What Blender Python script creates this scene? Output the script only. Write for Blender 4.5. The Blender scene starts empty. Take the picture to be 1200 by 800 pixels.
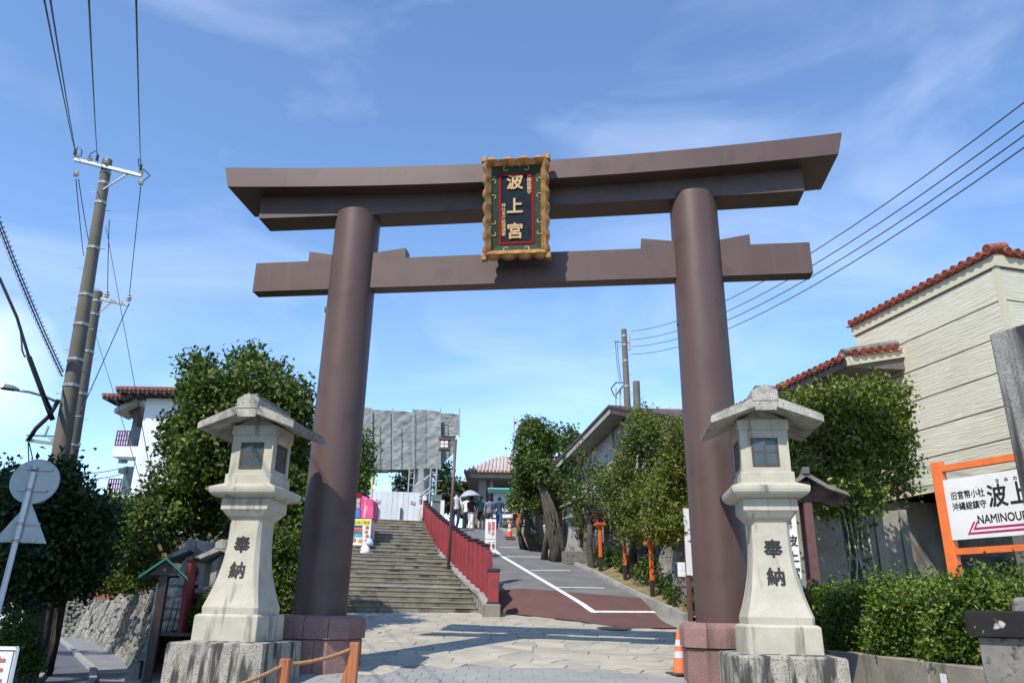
import bpy, math, random
import numpy as np
from math import sin, cos, tan, pi, radians, sqrt, atan2
from mathutils import Vector, Matrix
from mathutils.noise import noise as mnoise
SC = bpy.context.scene
COL = SC.collection
# ------------------------------------------------------------------ camera
F, PITCH, ROLL, CZ = 901.0, radians(19.4), radians(1.05), 1.6
cd = bpy.data.cameras.new('camera'); cam = bpy.data.objects.new('camera', cd); COL.objects.link(cam)
cd.sensor_width = 36.0; cd.lens = F / 1200 * 36.0; cd.clip_end = 6000
fw = Vector((0, cos(PITCH), sin(PITCH))); rt0 = Vector((1, 0, 0)); up0 = rt0.cross(fw)
rt = rt0 * cos(ROLL) + up0 * sin(ROLL); up = up0 * cos(ROLL) - rt0 * sin(ROLL)
cam.matrix_world = Matrix(((rt.x, up.x, -fw.x, 0), (rt.y, up.y, -fw.y, 0), (rt.z, up.z, -fw.z, CZ), (0, 0, 0, 1)))
SC.camera = cam
# ------------------------------------------------------------------ sky and sun
SUN_EL = radians(48); SUN_AZ = radians(33)      # light travels towards +Y turned 33 deg to +X
sd = bpy.data.lights.new('sun', 'SUN'); sun = bpy.data.objects.new('sun', sd); COL.objects.link(sun)
sd.energy = 2.9; sd.angle = radians(0.53); sd.color = (1.0, 0.92, 0.80)
trav = Vector((sin(SUN_AZ) * cos(SUN_EL), cos(SUN_AZ) * cos(SUN_EL), -sin(SUN_EL)))
sun.rotation_euler = trav.to_track_quat('-Z', 'Y').to_euler(); sun.location = (-10, -15, 30)
w = bpy.data.worlds.new('World'); SC.world = w; w.use_nodes = True
nt = w.node_tree; nt.nodes.clear()
wo = nt.nodes.new('ShaderNodeOutputWorld'); bg = nt.nodes.new('ShaderNodeBackground')
sky = nt.nodes.new('ShaderNodeTexSky'); sky.sky_type = 'NISHITA'; sky.sun_disc = False
sky.sun_elevation = SUN_EL; sky.sun_rotation = radians(180) + SUN_AZ
sky.air_density = 1.0; sky.altitude = 1200; sky.dust_density = 0.05; sky.ozone_density = 3.0
bg.inputs[1].default_value = 0.15
tc = nt.nodes.new('ShaderNodeTexCoord')
mp = nt.nodes.new('ShaderNodeMapping'); mp.inputs['Scale'].default_value = (1.2, 1.2, 3.2)
nz = nt.nodes.new('ShaderNodeTexNoise'); nz.inputs['Scale'].default_value = 2.2; nz.inputs['Detail'].default_value = 7
nz.inputs['Distortion'].default_value = 0.8
rp = nt.nodes.new('ShaderNodeValToRGB'); rp.color_ramp.elements[0].position = 0.46; rp.color_ramp.elements[1].position = 0.95
rp.color_ramp.elements[1].color = (0.30, 0.30, 0.30, 1)
# one small cumulus low on the left: a fluffy patch of cloud cover round one direction of the sky
dt = nt.nodes.new('ShaderNodeVectorMath'); dt.operation = 'DOT_PRODUCT'
_c = Vector((-0.62, 0.86, 0.26)).normalized(); dt.inputs[1].default_value = _c
mr = nt.nodes.new('ShaderNodeMapRange'); mr.inputs['From Min'].default_value = 0.994; mr.inputs['From Max'].default_value = 1.0
nz2 = nt.nodes.new('ShaderNodeTexNoise'); nz2.inputs['Scale'].default_value = 11; nz2.inputs['Detail'].default_value = 8
ml = nt.nodes.new('ShaderNodeMath'); ml.operation = 'MULTIPLY'
rp2 = nt.nodes.new('ShaderNodeValToRGB'); rp2.color_ramp.elements[0].position = 0.16; rp2.color_ramp.elements[1].position = 0.5
rp2.color_ramp.elements[1].color = (0.38, 0.38, 0.38, 1)
mx0 = nt.nodes.new('ShaderNodeMath'); mx0.operation = 'MAXIMUM'
mx = nt.nodes.new('ShaderNodeMix'); mx.data_type = 'RGBA'; mx.inputs[7].default_value = (6.2, 6.6, 7.2, 1)
hs = nt.nodes.new('ShaderNodeHueSaturation'); hs.inputs['Saturation'].default_value = 1.05; hs.inputs['Value'].default_value = 1.0
L = nt.links.new
L(tc.outputs['Generated'], mp.inputs[0]); L(mp.outputs[0], nz.inputs[0]); L(nz.outputs[0], rp.inputs[0])
L(tc.outputs['Generated'], dt.inputs[0]); L(dt.outputs['Value'], mr.inputs[0]); L(tc.outputs['Generated'], nz2.inputs[0])
L(mr.outputs[0], ml.inputs[0]); L(nz2.outputs[0], ml.inputs[1]); L(ml.outputs[0], rp2.inputs[0])
L(rp.outputs[0], mx0.inputs[0]); L(rp2.outputs[0], mx0.inputs[1]); L(mx0.outputs[0], mx.inputs[0])
L(sky.outputs[0], hs.inputs['Color']); L(hs.outputs[0], mx.inputs[6]); L(mx.outputs[2], bg.inputs[0]); L(bg.outputs[0], wo.inputs[0])
SC.view_settings.view_transform = 'Standard'; SC.view_settings.look = 'None'
SC.view_settings.exposure = 0.92; SC.view_settings.gamma = 1.0
RNG = random.Random(7)
# ------------------------------------------------------------------ measuring helpers
def ray(px, py):
    a = (px - 600) / F; b = -(py - 400) / F
    return fw + rt * a + up * b
def P(px, py, Y):
    d = ray(px, py); k = Y / d.y; return Vector((d.x * k, Y, CZ + d.z * k))
def PZ(px, py, Z):
    d = ray(px, py); k = (Z - CZ) / d.z; return Vector((d.x * k, d.y * k, Z))
def PL(px, py, P0, az):       # meets the vertical plane through P0 that runs along azimuth az (degrees)
    d = ray(px, py); n = Vector((cos(radians(az)), -sin(radians(az)), 0))
    k = (P0[0] * n.x + P0[1] * n.y) / (d.x * n.x + d.y * n.y)
    return Vector((d.x * k, d.y * k, CZ + d.z * k))
def gz(Y): return .75 + (Y - 12) * (.079 if Y > 12 else .0625)
# ramp frame
RA = -13.5; RD = Vector((sin(radians(RA)), cos(radians(RA)), 0)); RT = Vector((RD.y, -RD.x, 0)); RO = Vector((-.33, 21.7, 0))
def R(s, t, z=0.0): v = RO + RD * s + RT * t; return Vector((v.x, v.y, z))
def st(x, y): v = Vector((x, y, 0)) - RO; return v.dot(RD), v.dot(RT)
def rz(x, y):
    s, t = st(x, y)
    z = 1.34 + .22 * (s + 2.6) if s < 15.5 else 1.34 + .22 * 18.1 + .06 * (s - 15.5)
    se = .3 - 1.6 * max(0, min(t, 2.4)); k = max(0, min(1, (s - se) / 3.2)); k = k * k * (3 - 2 * k)
    g = gz(y); z = g + (z - g) * k if z > g else z
    return min(z, 5.9)
def RG(px, py):
    Y = 14.0
    while Y < 60:
        p = P(px, py, Y)
        if p.z < rz(p.x, p.y): return p
        Y += .02
    return P(px, py, 60)
# ------------------------------------------------------------------ object helpers
def tag(o, label=None, cat=None, group=None, kind=None):
    if label: o['label'] = label
    if cat: o['category'] = cat
    if group: o['group'] = group
    if kind: o['kind'] = kind
    return o
def thing(name, label, cat, loc=(0, 0, 0), rz_=0.0, group=None):
    o = bpy.data.objects.new(name, None); COL.objects.link(o); o.empty_display_size = .2
    o.location = loc; o.rotation_euler = (0, 0, rz_)
    return tag(o, label, cat, group)
def wmat(o):
    m = Matrix.LocRotScale(o.location, o.rotation_euler, o.scale)
    return (wmat(o.parent) @ m) if o.parent else m
def copy_tree(o, parent=None):
    c = o.copy(); COL.objects.link(c); c.parent = parent
    for ch in list(o.children): copy_tree(ch, c)
    return c
class MB:
    def __init__(s): s.v = []; s.f = []; s.mi = []; s.cur = 0
    def add(s, vs, fs):
        n = len(s.v); s.v += [tuple(v) for v in vs]; s.f += [tuple(i + n for i in f) for f in fs]; s.mi += [s.cur] * len(fs); return s
    def box(s, a, b):
        x0, y0, z0 = a; x1, y1, z1 = b
        return s.hexa([(x0, y0, z0), (x1, y0, z0), (x1, y1, z0), (x0, y1, z0), (x0, y0, z1), (x1, y0, z1), (x1, y1, z1), (x0, y1, z1)])
    def hexa(s, v): return s.add(v, [(0, 3, 2, 1), (4, 5, 6, 7), (0, 1, 5, 4), (1, 2, 6, 5), (2, 3, 7, 6), (3, 0, 4, 7)])
    def bbox(s, a, b, r=.01):     # box with bevelled vertical and top edges
        x0, y0, z0 = a; x1, y1, z1 = b
        def ring(i, z): return [(x0 + i + r, y0 + i, z), (x1 - i - r, y0 + i, z), (x1 - i, y0 + i + r, z), (x1 - i, y1 - i - r, z), (x1 - i - r, y1 - i, z), (x0 + i + r, y1 - i, z), (x0 + i, y1 - i - r, z), (x0 + i, y0 + i + r, z)]
        return s.loft([ring(0, z0), ring(0, z1 - r), ring(r * .7, z1 - r * .25), ring(r * 1.3, z1)])
    def loft(s, rings, cap=True):
        n = len(rings[0]); vs = [p for r in rings for p in r]; fs = []
        for k in range(len(rings) - 1):
            for i in range(n):
                j = (i + 1) % n; fs.append((k * n + i, k * n + j, (k + 1) * n + j, (k + 1) * n + i))
        if cap: fs.append(tuple(reversed(range(n)))); fs.append(tuple(range((len(rings) - 1) * n, len(rings) * n)))
        return s.add(vs, fs)
    def tube(s, pts, rad, n=8, cap=True):
        pts = [Vector(p) for p in pts]
        if not hasattr(rad, '__len__'): rad = [rad] * len(pts)
        rings = []; ref = None
        for i, p in enumerate(pts):
            d = (pts[min(i + 1, len(pts) - 1)] - pts[max(i - 1, 0)]).normalized()
            if ref is None: ref = Vector((0, 0, 1)) if abs(d.z) < .9 else Vector((1, 0, 0))
            a = d.cross(ref).normalized(); b = d.cross(a).normalized(); ref = a.cross(d).normalized()
            rings.append([p + (a * cos(2 * pi * k / n) + b * sin(2 * pi * k / n)) * rad[i] for k in range(n)])
        return s.loft(rings, cap)
    def beam(s, a, b, wd, ht):     # rectangular bar from a to b, width across, height up
        a = Vector(a); b = Vector(b); d = (b - a).normalized(); u = Vector((0, 0, 1))
        if abs(d.z) > .95: u = Vector((0, 1, 0))
        sx = d.cross(u).normalized() * wd / 2; uy = sx.cross(d).normalized() * ht / 2
        return s.hexa([a - sx - uy, a + sx - uy, a + sx + uy, a - sx + uy, b - sx - uy, b + sx - uy, b + sx + uy, b - sx + uy])
    def prism(s, poly, ax, lo, hi):     # poly in the plane across axis ax
        def mk(p, t):
            q = list(p); q.insert(ax, t); return tuple(q)
        return s.loft([[mk(p, lo) for p in poly], [mk(p, hi) for p in poly]])
    def quad(s, a, b, c, d): return s.add([a, b, c, d], [(0, 1, 2, 3)])
    def sphere(s, c, r, n=10, m=7, sc=(1, 1, 1)):
        rings = [[(c[0] + sin(pi * (k + .5) / m) * cos(2 * pi * i / n) * r * sc[0], c[1] + sin(pi * (k + .5) / m) * sin(2 * pi * i / n) * r * sc[1], c[2] - cos(pi * (k + .5) / m) * r * sc[2]) for i in range(n)] for k in range(m)]
        return s.loft(rings)
    def rock(s, c, r, sc=(1, 1, 1), seed=None):
        q = random.Random(seed if seed is not None else int(c[0] * 977 + c[1] * 131 + c[2] * 7919)); n, m = 7, 4; rings = []
        for k in range(m):
            a = pi * (k + .5) / m; rings.append([(c[0] + sin(a) * cos(2 * pi * i / n + q.uniform(-.25, .25)) * r * sc[0] * q.uniform(.75, 1.2), c[1] + sin(a) * sin(2 * pi * i / n) * r * sc[1] * q.uniform(.8, 1.15), c[2] - cos(a) * r * sc[2] * q.uniform(.8, 1.2)) for i in range(n)])
        return s.loft(rings)
    def lathe(s, prof, c=(0, 0), n=16):
        return s.loft([[(c[0] + r * cos(2 * pi * i / n), c[1] + r * sin(2 * pi * i / n), z) for i in range(n)] for r, z in prof])
    def build(s, name, mat, parent=None, fr='local', smooth=False, fix=True):
        vs = s.v
        if parent is not None and fr != 'local':
            if fr == 'abs': dz = wmat(parent).translation.z; vs = [(x, y, z - dz) for x, y, z in vs]
            else: im = wmat(parent).inverted(); vs = [tuple(im @ Vector(v)) for v in vs]
        me = bpy.data.meshes.new(name); me.from_pydata(vs, [], s.f)
        mats = mat if isinstance(mat, (list, tuple)) else [mat]
        for m in mats: me.materials.append(m)
        if len(mats) > 1: me.polygons.foreach_set('material_index', s.mi)
        if fix:
            import bmesh
            bm = bmesh.new(); bm.from_mesh(me); bmesh.ops.recalc_face_normals(bm, faces=bm.faces); bm.to_mesh(me); bm.free()
        if smooth: me.polygons.foreach_set('use_smooth', [True] * len(me.polygons)); 
        if smooth and smooth != 'all':
            try: me.set_sharp_from_angle(angle=radians(38))
            except Exception: pass
        o = bpy.data.objects.new(name, me); COL.objects.link(o)
        if parent is not None: o.parent = parent
        return o
def place(name, mesh, parent=None, loc=(0, 0, 0), rot=(0, 0, 0), sc=(1, 1, 1)):
    o = bpy.data.objects.new(name, mesh); COL.objects.link(o); o.parent = parent
    o.location = loc; o.rotation_euler = rot; o.scale = sc; return o
def text(name, s, size, mat, parent, loc, rot=(pi / 2, 0, 0), ext=.003, bold=0.0, sx=1.0, lead=1.0, align='CENTER'):
    c = bpy.data.curves.new('t', 'FONT'); c.body = s; c.size = size; c.extrude = ext
    c.align_x = align; c.align_y = 'CENTER'; c.space_line = lead; c.resolution_u = 3
    t = bpy.data.objects.new('t', c); COL.objects.link(t)
    dg = bpy.context.evaluated_depsgraph_get(); m0 = bpy.data.meshes.new_from_object(t.evaluated_get(dg))
    bpy.data.objects.remove(t); bpy.data.curves.remove(c)
    v = np.zeros(len(m0.vertices) * 3); m0.vertices.foreach_get('co', v); v = v.reshape(-1, 3)
    fs = [tuple(p.vertices) for p in m0.polygons]; bpy.data.meshes.remove(m0)
    sh = [(0, 0)] if not bold else [(bold * cos(a), bold * sin(a)) for a in (.4, 1.4, 2.5, 3.5, 4.6, 5.6)]   # strokes thickened like a brush
    V = []; FS = []
    for i, (dx, dy) in enumerate(sh):
        n = len(V) ; V += [(x + dx, y + dy, z + i * .0003 * (1 if z > 0 else -1)) for x, y, z in v]; FS += [tuple(k + n for k in f) for f in fs]
    me = bpy.data.meshes.new(name); me.from_pydata(V, [], FS); me.materials.append(mat)
    return place(name, me, parent, loc, rot, (sx, 1, 1))
# ------------------------------------------------------------------ materials
def M(name, c1, c2=None, sc=3.0, rough=.8, bump=0.0, bsc=30.0, bd=.01, rnd=0.0, island=None, streak=None, stsc=(7, 7, .7), stpos=(.5, .7), metal=0.0, spec=None, c3=None, c3sc=20, c3pos=(.55, .62), trans=0.0, wave=None, alpha=None):
    m = bpy.data.materials.new(name); m.use_nodes = True; t = m.node_tree; N = t.nodes; K = t.links.new
    b = N['Principled BSDF']; b.inputs['Roughness'].default_value = rough; b.inputs['Metallic'].default_value = metal
    if spec is not None: b.inputs['Specular IOR Level'].default_value = spec
    geo = N.new('ShaderNodeNewGeometry'); pos = geo.outputs['Position']
    def noise(scale, det=6, vec=None):
        n = N.new('ShaderNodeTexNoise'); n.inputs['Scale'].default_value = scale; n.inputs['Detail'].default_value = det
        K(vec or pos, n.inputs['Vector']); return n.outputs[0]
    def ramp(fac, lo, hi):
        r = N.new('ShaderNodeMapRange'); r.inputs['From Min'].default_value = lo; r.inputs['From Max'].default_value = hi; K(fac, r.inputs[0]); return r.outputs[0]
    def mix(fac, a, c, blend='MIX'):
        x = N.new('ShaderNodeMix'); x.data_type = 'RGBA'; x.blend_type = blend
        if isinstance(fac, float): x.inputs[0].default_value = fac
        else: K(fac, x.inputs[0])
        for i, q in ((6, a), (7, c)):
            if isinstance(q, tuple): x.inputs[i].default_value = (*q, 1)
            else: K(q, x.inputs[i])
        return x.outputs[2]
    col = c1
    if island:
        r = N.new('ShaderNodeValToRGB'); r.color_ramp.interpolation = 'LINEAR'
        while len(r.color_ramp.elements) < len(island): r.color_ramp.elements.new(.5)
        for i, q in enumerate(island): r.color_ramp.elements[i].position = i / (len(island) - 1); r.color_ramp.elements[i].color = (*q, 1)
        K(geo.outputs['Random Per Island'], r.inputs[0]); col = r.outputs[0]
        big = ramp(noise(1.1, 2), .35, .65); col = mix(big, col, mix(.5, col, (.5, .52, .45), 'MULTIPLY'))
    elif c2: col = mix(ramp(noise(sc), .35, .65), c1, c2)
    if c3: col = mix(ramp(noise(c3sc, 3), *c3pos), col, c3)
    if streak:
        mpn = N.new('ShaderNodeMapping'); mpn.inputs['Scale'].default_value = stsc; K(pos, mpn.inputs[0])
        col = mix(ramp(noise(1.0, 5, mpn.outputs[0]), *stpos), col, streak)
    if rnd:
        oi = N.new('ShaderNodeObjectInfo'); r = N.new('ShaderNodeMapRange'); r.inputs['To Min'].default_value = 1 - rnd; r.inputs['To Max'].default_value = 1 + rnd
        K(oi.outputs['Random'], r.inputs[0]); h = N.new('ShaderNodeHueSaturation'); K(r.outputs[0], h.inputs['Value'])
        if isinstance(col, tuple): h.inputs['Color'].default_value = (*col, 1)
        else: K(col, h.inputs['Color'])
        col = h.outputs[0]
    if isinstance(col, tuple): b.inputs['Base Color'].default_value = (*col, 1)
    else: K(col, b.inputs['Base Color'])
    if bump:
        bn = N.new('ShaderNodeBump'); bn.inputs['Strength'].default_value = bump; bn.inputs['Distance'].default_value = bd
        src = noise(bsc, 5)
        if wave:
            wm = N.new('ShaderNodeMapping'); wm.inputs['Scale'].default_value = wave; K(pos, wm.inputs[0]); src = noise(1.0, 3, wm.outputs[0])
        K(src, bn.inputs['Height']); K(bn.outputs[0], b.inputs['Normal'])
    if trans:
        tr = N.new('ShaderNodeBsdfTranslucent'); ms = N.new('ShaderNodeMixShader'); ms.inputs[0].default_value = trans
        if isinstance(col, tuple): tr.inputs[0].default_value = (*col, 1)
        else:
            g = mix(.6, col, (1.3, 1.6, .5), 'MULTIPLY'); K(g, tr.inputs[0])
        K(b.outputs[0], ms.inputs[1]); K(tr.outputs[0], ms.inputs[2]); K(ms.outputs[0], N['Material Output'].inputs[0])
    return m
brown = M('torii_brown_paint', (.092, .057, .051), (.103, .066, .059), 1.2, .48, .05, 60, .002, streak=(.108, .073, .068), stsc=(7, 7, .3), spec=.35, stpos=(.52, .8), c3=(.07, .045, .042), c3sc=2.5, c3pos=(.55, .75))
granite_pink = M('pink_granite', (.24, .135, .12), (.19, .105, .095), 5, .75, .5, 60, .006, rnd=.08, c3=(.33, .22, .2), c3sc=90, streak=(.1, .07, .06), stsc=(4, 4, .5), stpos=(.58, .75))
granite_joint = M('granite_joint', (.07, .05, .045))
lant = M('cream_granite', (.50, .475, .385), (.41, .39, .32), 4.5, .8, .35, 110, .004, c3=(.38, .36, .29), c3sc=95, c3pos=(.54, .68), streak=(.17, .16, .135), stsc=(8, 8, 1.1), stpos=(.58, .74))
lant_base = M('stained_granite', (.40, .385, .33), (.27, .26, .225), 6, .85, .5, 60, .006, streak=(.05, .048, .045), stsc=(9, 9, 1.5), stpos=(.47, .58), c3=(.16, .155, .14), c3sc=55, c3pos=(.52, .62))
lant_roof = M('lichen_granite', (.46, .44, .38), (.34, .33, .29), 5, .9, .4, 60, .005, c3=(.10, .098, .09), c3sc=70, c3pos=(.56, .64), streak=(.22, .215, .2), stsc=(5, 5, 5), stpos=(.5, .7))
lant_ridge = M('blackened_granite', (.16, .155, .145), (.28, .27, .24), 6, .9, .6, 60, .006, c3=(.06, .06, .058), c3sc=45, c3pos=(.5, .6))
old_stone = M('old_grey_stone', (.21, .2, .18), (.14, .135, .125), 5, .9, .5, 40, .008, c3=(.07, .07, .065), c3sc=14, c3pos=(.55, .68))
wood_win = M('lantern_window_wood', (.085, .06, .045), (.06, .043, .033), 14, .6, .2, 80, .002)
pane_blue = M('frosted_pane', (.075, .10, .11), (.05, .075, .085), 3, .25)
ink = M('black_ink', (.012, .012, .013), rough=.6)
gold = M('gold_leaf', (.52, .29, .115), (.36, .175, .06), 20, .42, .2, 60, .004, metal=.35)
gold2 = M('gold_letters', (.55, .36, .17), rough=.45, metal=.2)
plq_green = M('plaque_green', (.040, .062, .036), (.028, .046, .03), 20, .75, spec=.2)
plq_navy = M('plaque_navy', (.006, .014, .022), (.012, .022, .032), 8, .7, spec=.15)
plq_red = M('plaque_red', (.27, .006, .012), rough=.75, spec=.2)
plq_cream = M('plaque_scroll', (.55, .52, .27), rough=.5)
stone_pave = M('paving_stone_beige', (.42, .385, .305), (.32, .30, .25), 2.2, .85, .4, 40, .006, rnd=.13, c3=(.30, .28, .24), c3sc=35, c3pos=(.55, .75))
mortar = M('paving_mortar', (.29, .27, .225), (.21, .195, .165), 4, .95, .4, 50, .006)
slab_grey = M('grey_granite_slab', (.29, .29, .28), (.235, .235, .232), 1.2, .8, .25, 80, .003, rnd=.04, c3=(.38, .38, .37), c3sc=90, c3pos=(.55, .7))
slab_joint = M('pale_slab_joint', (.3, .3, .29))
asphalt = M('ramp_asphalt', (.155, .155, .155), (.115, .115, .117), 1.6, .9, .4, 150, .005, c3=(.21, .21, .2), c3sc=120, c3pos=(.58, .68))
asph_red = M('red_asphalt', (.12, .056, .048), (.095, .047, .042), 1.8, .9, .4, 150, .005, c3=(.19, .1, .09), c3sc=120, c3pos=(.6, .7))
road_mat = M('street_asphalt', (.105, .115, .13), (.08, .088, .1), 1.6, .85, .3, 120, .004, c3=(.14, .15, .17), c3sc=60, c3pos=(.55, .7))
walk_mat = M('sidewalk_paving', (.22, .225, .23), (.17, .175, .18), 1.6, .9, .3, 80, .004)
paint = M('road_paint', (.72, .72, .70), (.58, .58, .56), 6, .7, c3=(.35, .35, .34), c3sc=30, c3pos=(.6, .7))
curb_m = M('concrete_curb', (.33, .32, .29), (.24, .235, .22), 3, .9, .4, 60, .006, rnd=.08)
grass_dry = M('dry_verge', (.26, .20, .10), (.15, .14, .06), 2.5, .95, .8, 40, .03)
soil = M('hill_soil', (.06, .055, .035), (.035, .04, .02), 1.2, .95, .8, 8, .08)
step_m = M('weathered_step', (.235, .225, .18), (.14, .134, .108), 1.6, .9, .5, 40, .01, rnd=.08, streak=(.05, .048, .038), stsc=(2.5, 2.5, 3), stpos=(.5, .66), c3=(.27, .255, .2), c3sc=13, c3pos=(.62, .7))
nose_m = M('pale_step_edge', (.30, .28, .22), (.18, .17, .135), 2.5, .9, .3, 40, .006)  # paler band along the front edge of the steps
side_m = M('streaked_side_wall', (.27, .255, .2), (.2, .19, .15), 2, .9, .4, 30, .01, streak=(.06, .075, .06), stsc=(5, 5, .7), stpos=(.45, .62))
red_f = M('red_fence_paint', (.29, .036, .04), (.22, .03, .034), 3, .6, .15, 60, .003, rnd=.08)
blk = M('black_ceramic_cap', (.02, .022, .025), rough=.35)
tarp = M('grey_scaffold_sheet', (.20, .215, .205), (.175, .188, .18), .8, .75, .45, 1.0, .03, wave=(1.5, 1.5, 4.0), c3=(.27, .285, .275), c3sc=1.4, c3pos=(.5, .7))
steel = M('galvanised_steel', (.42, .43, .42), (.33, .34, .33), 12, .45, metal=.5)
dark_metal = M('dark_metal', (.06, .055, .055), rough=.5)
pole_brown = M('brown_pole_paint', (.12, .06, .055), rough=.5)
hoard = M('white_hoarding', (.66, .70, .72), (.6, .64, .66), 2, .5, rnd=.05)
rednote = M('red_print', (.55, .12, .1), rough=.6)
white_m = M('white_paint', (.75, .76, .75), (.68, .69, .69), 3, .5, c3=(.5, .5, .48), c3sc=8, c3pos=(.68, .8))
white_wall = M('white_plaster', (.70, .71, .72), (.62, .63, .65), 1.2, .9, .2, 30, .01, streak=(.5, .51, .52), stsc=(2, 2, .3), stpos=(.6, .8))
conc = M('bare_concrete', (.29, .27, .225), (.21, .198, .165), 2.5, .9, .4, 30, .01, streak=(.10, .094, .08), stsc=(2.2, 2.2, .9), stpos=(.52, .74), c3=(.14, .135, .12), c3sc=24, c3pos=(.6, .7))
conc_dark = M('grey_concrete', (.15, .145, .13), (.11, .108, .1), 1.5, .9, .3, 25, .01)
siding = M('cream_siding', (.58, .545, .43), (.53, .50, .39), 1.0, .8, .75, 1.0, .03, wave=(1.6, 1.6, 34), rnd=.03, c3=(.61, .575, .46), c3sc=2, c3pos=(.5, .7))
siding_trim = M('cream_trim', (.58, .52, .36), (.54, .49, .35), 2, .7)
joint_b = M('siding_joint', (.10, .08, .06))
tile_red = M('red_clay_tile', (.36, .10, .055), (.25, .065, .04), 9, .75, .4, 50, .006, rnd=.25, c3=(.09, .05, .045), c3sc=16, c3pos=(.56, .66))
tile_old = M('weathered_clay_tile', (.13, .12, .115), (.22, .205, .2), 5, .85, .3, 30, .01, rnd=.1)
tile_pale = M('whitewashed_tile_roof', (.50, .44, .41), (.38, .32, .30), 3, .85, .3, 20, .01, rnd=.08)
roof_br = M('brown_metal_roof', (.10, .055, .042), (.07, .04, .033), 4, .6)
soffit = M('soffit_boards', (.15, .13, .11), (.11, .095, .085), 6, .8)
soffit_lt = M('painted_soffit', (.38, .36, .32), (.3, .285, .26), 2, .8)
wood_dk = M('dark_timber', (.036, .022, .02), (.025, .017, .016), 8, .6, .2, 40, .004)
wood_br = M('maroon_timber', (.13, .055, .05), (.1, .042, .04), 8, .6, .2, 40, .004)
wood_or = M('orange_stained_timber', (.42, .15, .055), (.30, .10, .035), 1.0, .6, .5, 1.0, .01, wave=(60, 60, 3), streak=(.2, .065, .025), stsc=(60, 60, 3), stpos=(.5, .7))
rope_m = M('tan_rope', (.40, .22, .10), (.28, .14, .06), 60, .9, .8, 90, .008)
orange = M('vermilion_paint', (.72, .15, .035), (.6, .12, .03), 5, .5, .05, 60, .002)
orange_s = M('sign_orange_paint', (.80, .19, .045), (.7, .16, .04), 5, .45, c3=(.5, .1, .03), c3sc=9, c3pos=(.7, .8))
rubber = M('cone_red', (.75, .08, .04), rough=.5)
cone_or = M('cone_orange', (.75, .2, .06), (.6, .16, .05), 8, .6)
cone_w = M('cone_reflective', (.55, .57, .58), rough=.35)
teal = M('copper_green_roof', (.22, .60, .56), (.15, .45, .42), 4, .6, .1, 30, .003)
teal_d = M('green_roof_edge', (.02, .16, .13), (.015, .11, .09), 6, .5)
glass = M('notice_glass', (.10, .13, .16), (.22, .25, .28), 2.0, .08)
paper = M('notice_paper', (.6, .63, .63), (.45, .48, .5), 9, .6, c3=(.18, .2, .22), c3sc=22, c3pos=(.6, .64))
rust = M('rusty_panel', (.26, .10, .04), (.17, .06, .03), 5, .8, .3, 20, .01)
rubble = M('limestone_rubble', (.20, .19, .165), (.12, .115, .10), 3, .95, .8, 14, .04, rnd=.3, c3=(.30, .29, .26), c3sc=5, c3pos=(.58, .68))
rubble_gap = M('rubble_shadow_gap', (.055, .052, .045), rough=.95)
stone_pale = M('pale_rock', (.45, .42, .35), (.3, .285, .24), 5, .95, .8, 14, .04, rnd=.2)
pole_c = M('utility_pole_concrete', (.15, .135, .11), (.115, .105, .088), 2, .85, .2, 40, .004, streak=(.13, .12, .1), stsc=(9, 9, .4), stpos=(.5, .7))
wire_m = M('black_cable', (.012, .013, .02), rough=.6)
porc = M('porcelain', (.62, .62, .58), rough=.3)
sign_back = M('sign_back_alloy', (.42, .45, .47), (.36, .39, .41), 5, .45, metal=.3)
bark = M('grey_bark', (.085, .072, .058), (.045, .038, .03), 4, .95, .9, 9, .05, wave=(12, 12, 2.2))
bark_d = M('dark_bark', (.07, .06, .05), (.04, .035, .03), 4, .95, .9, 9, .05, wave=(12, 12, 2.2))
def leafmat(n, cols, tr=.28, rough=.5):
    cols = [tuple(v * (1.22 if tr > .2 else 1.0) for v in c) for c in cols]
    return M(n, (0, 0, 0), island=cols, rough=rough, trans=tr, spec=.35)
lf_fig = leafmat('fig_leaves', [(.026, .046, .008), (.048, .082, .013), (.075, .12, .02), (.13, .18, .034), (.05, .088, .014)])
lf_dark = leafmat('dark_leaves', [(.018, .036, .013), (.032, .060, .019), (.05, .088, .025)], .2)
lf_mid = leafmat('bright_leaves', [(.035, .07, .012), (.06, .115, .018), (.10, .165, .025)], .3)
lf_olive = leafmat('olive_leaves', [(.06, .085, .014), (.10, .135, .022), (.145, .18, .032), (.08, .11, .018), (.20, .22, .05)], .32)
lf_yel = leafmat('yellow_green_leaves', [(.065, .09, .014), (.11, .14, .022), (.17, .19, .035), (.09, .12, .02), (.11, .15, .025), (.13, .16, .028), (.09, .125, .02), (.42, .24, .05)], .3)
lf_ivy = leafmat('glossy_leaves', [(.045, .07, .009), (.10, .135, .018), (.19, .22, .03), (.075, .105, .013)], .25, .4)
lf_hedge = leafmat('hedge_leaves', [(.022, .05, .008), (.045, .092, .013), (.085, .15, .02), (.20, .26, .04), (.04, .08, .012)], .3, .4)
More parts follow.
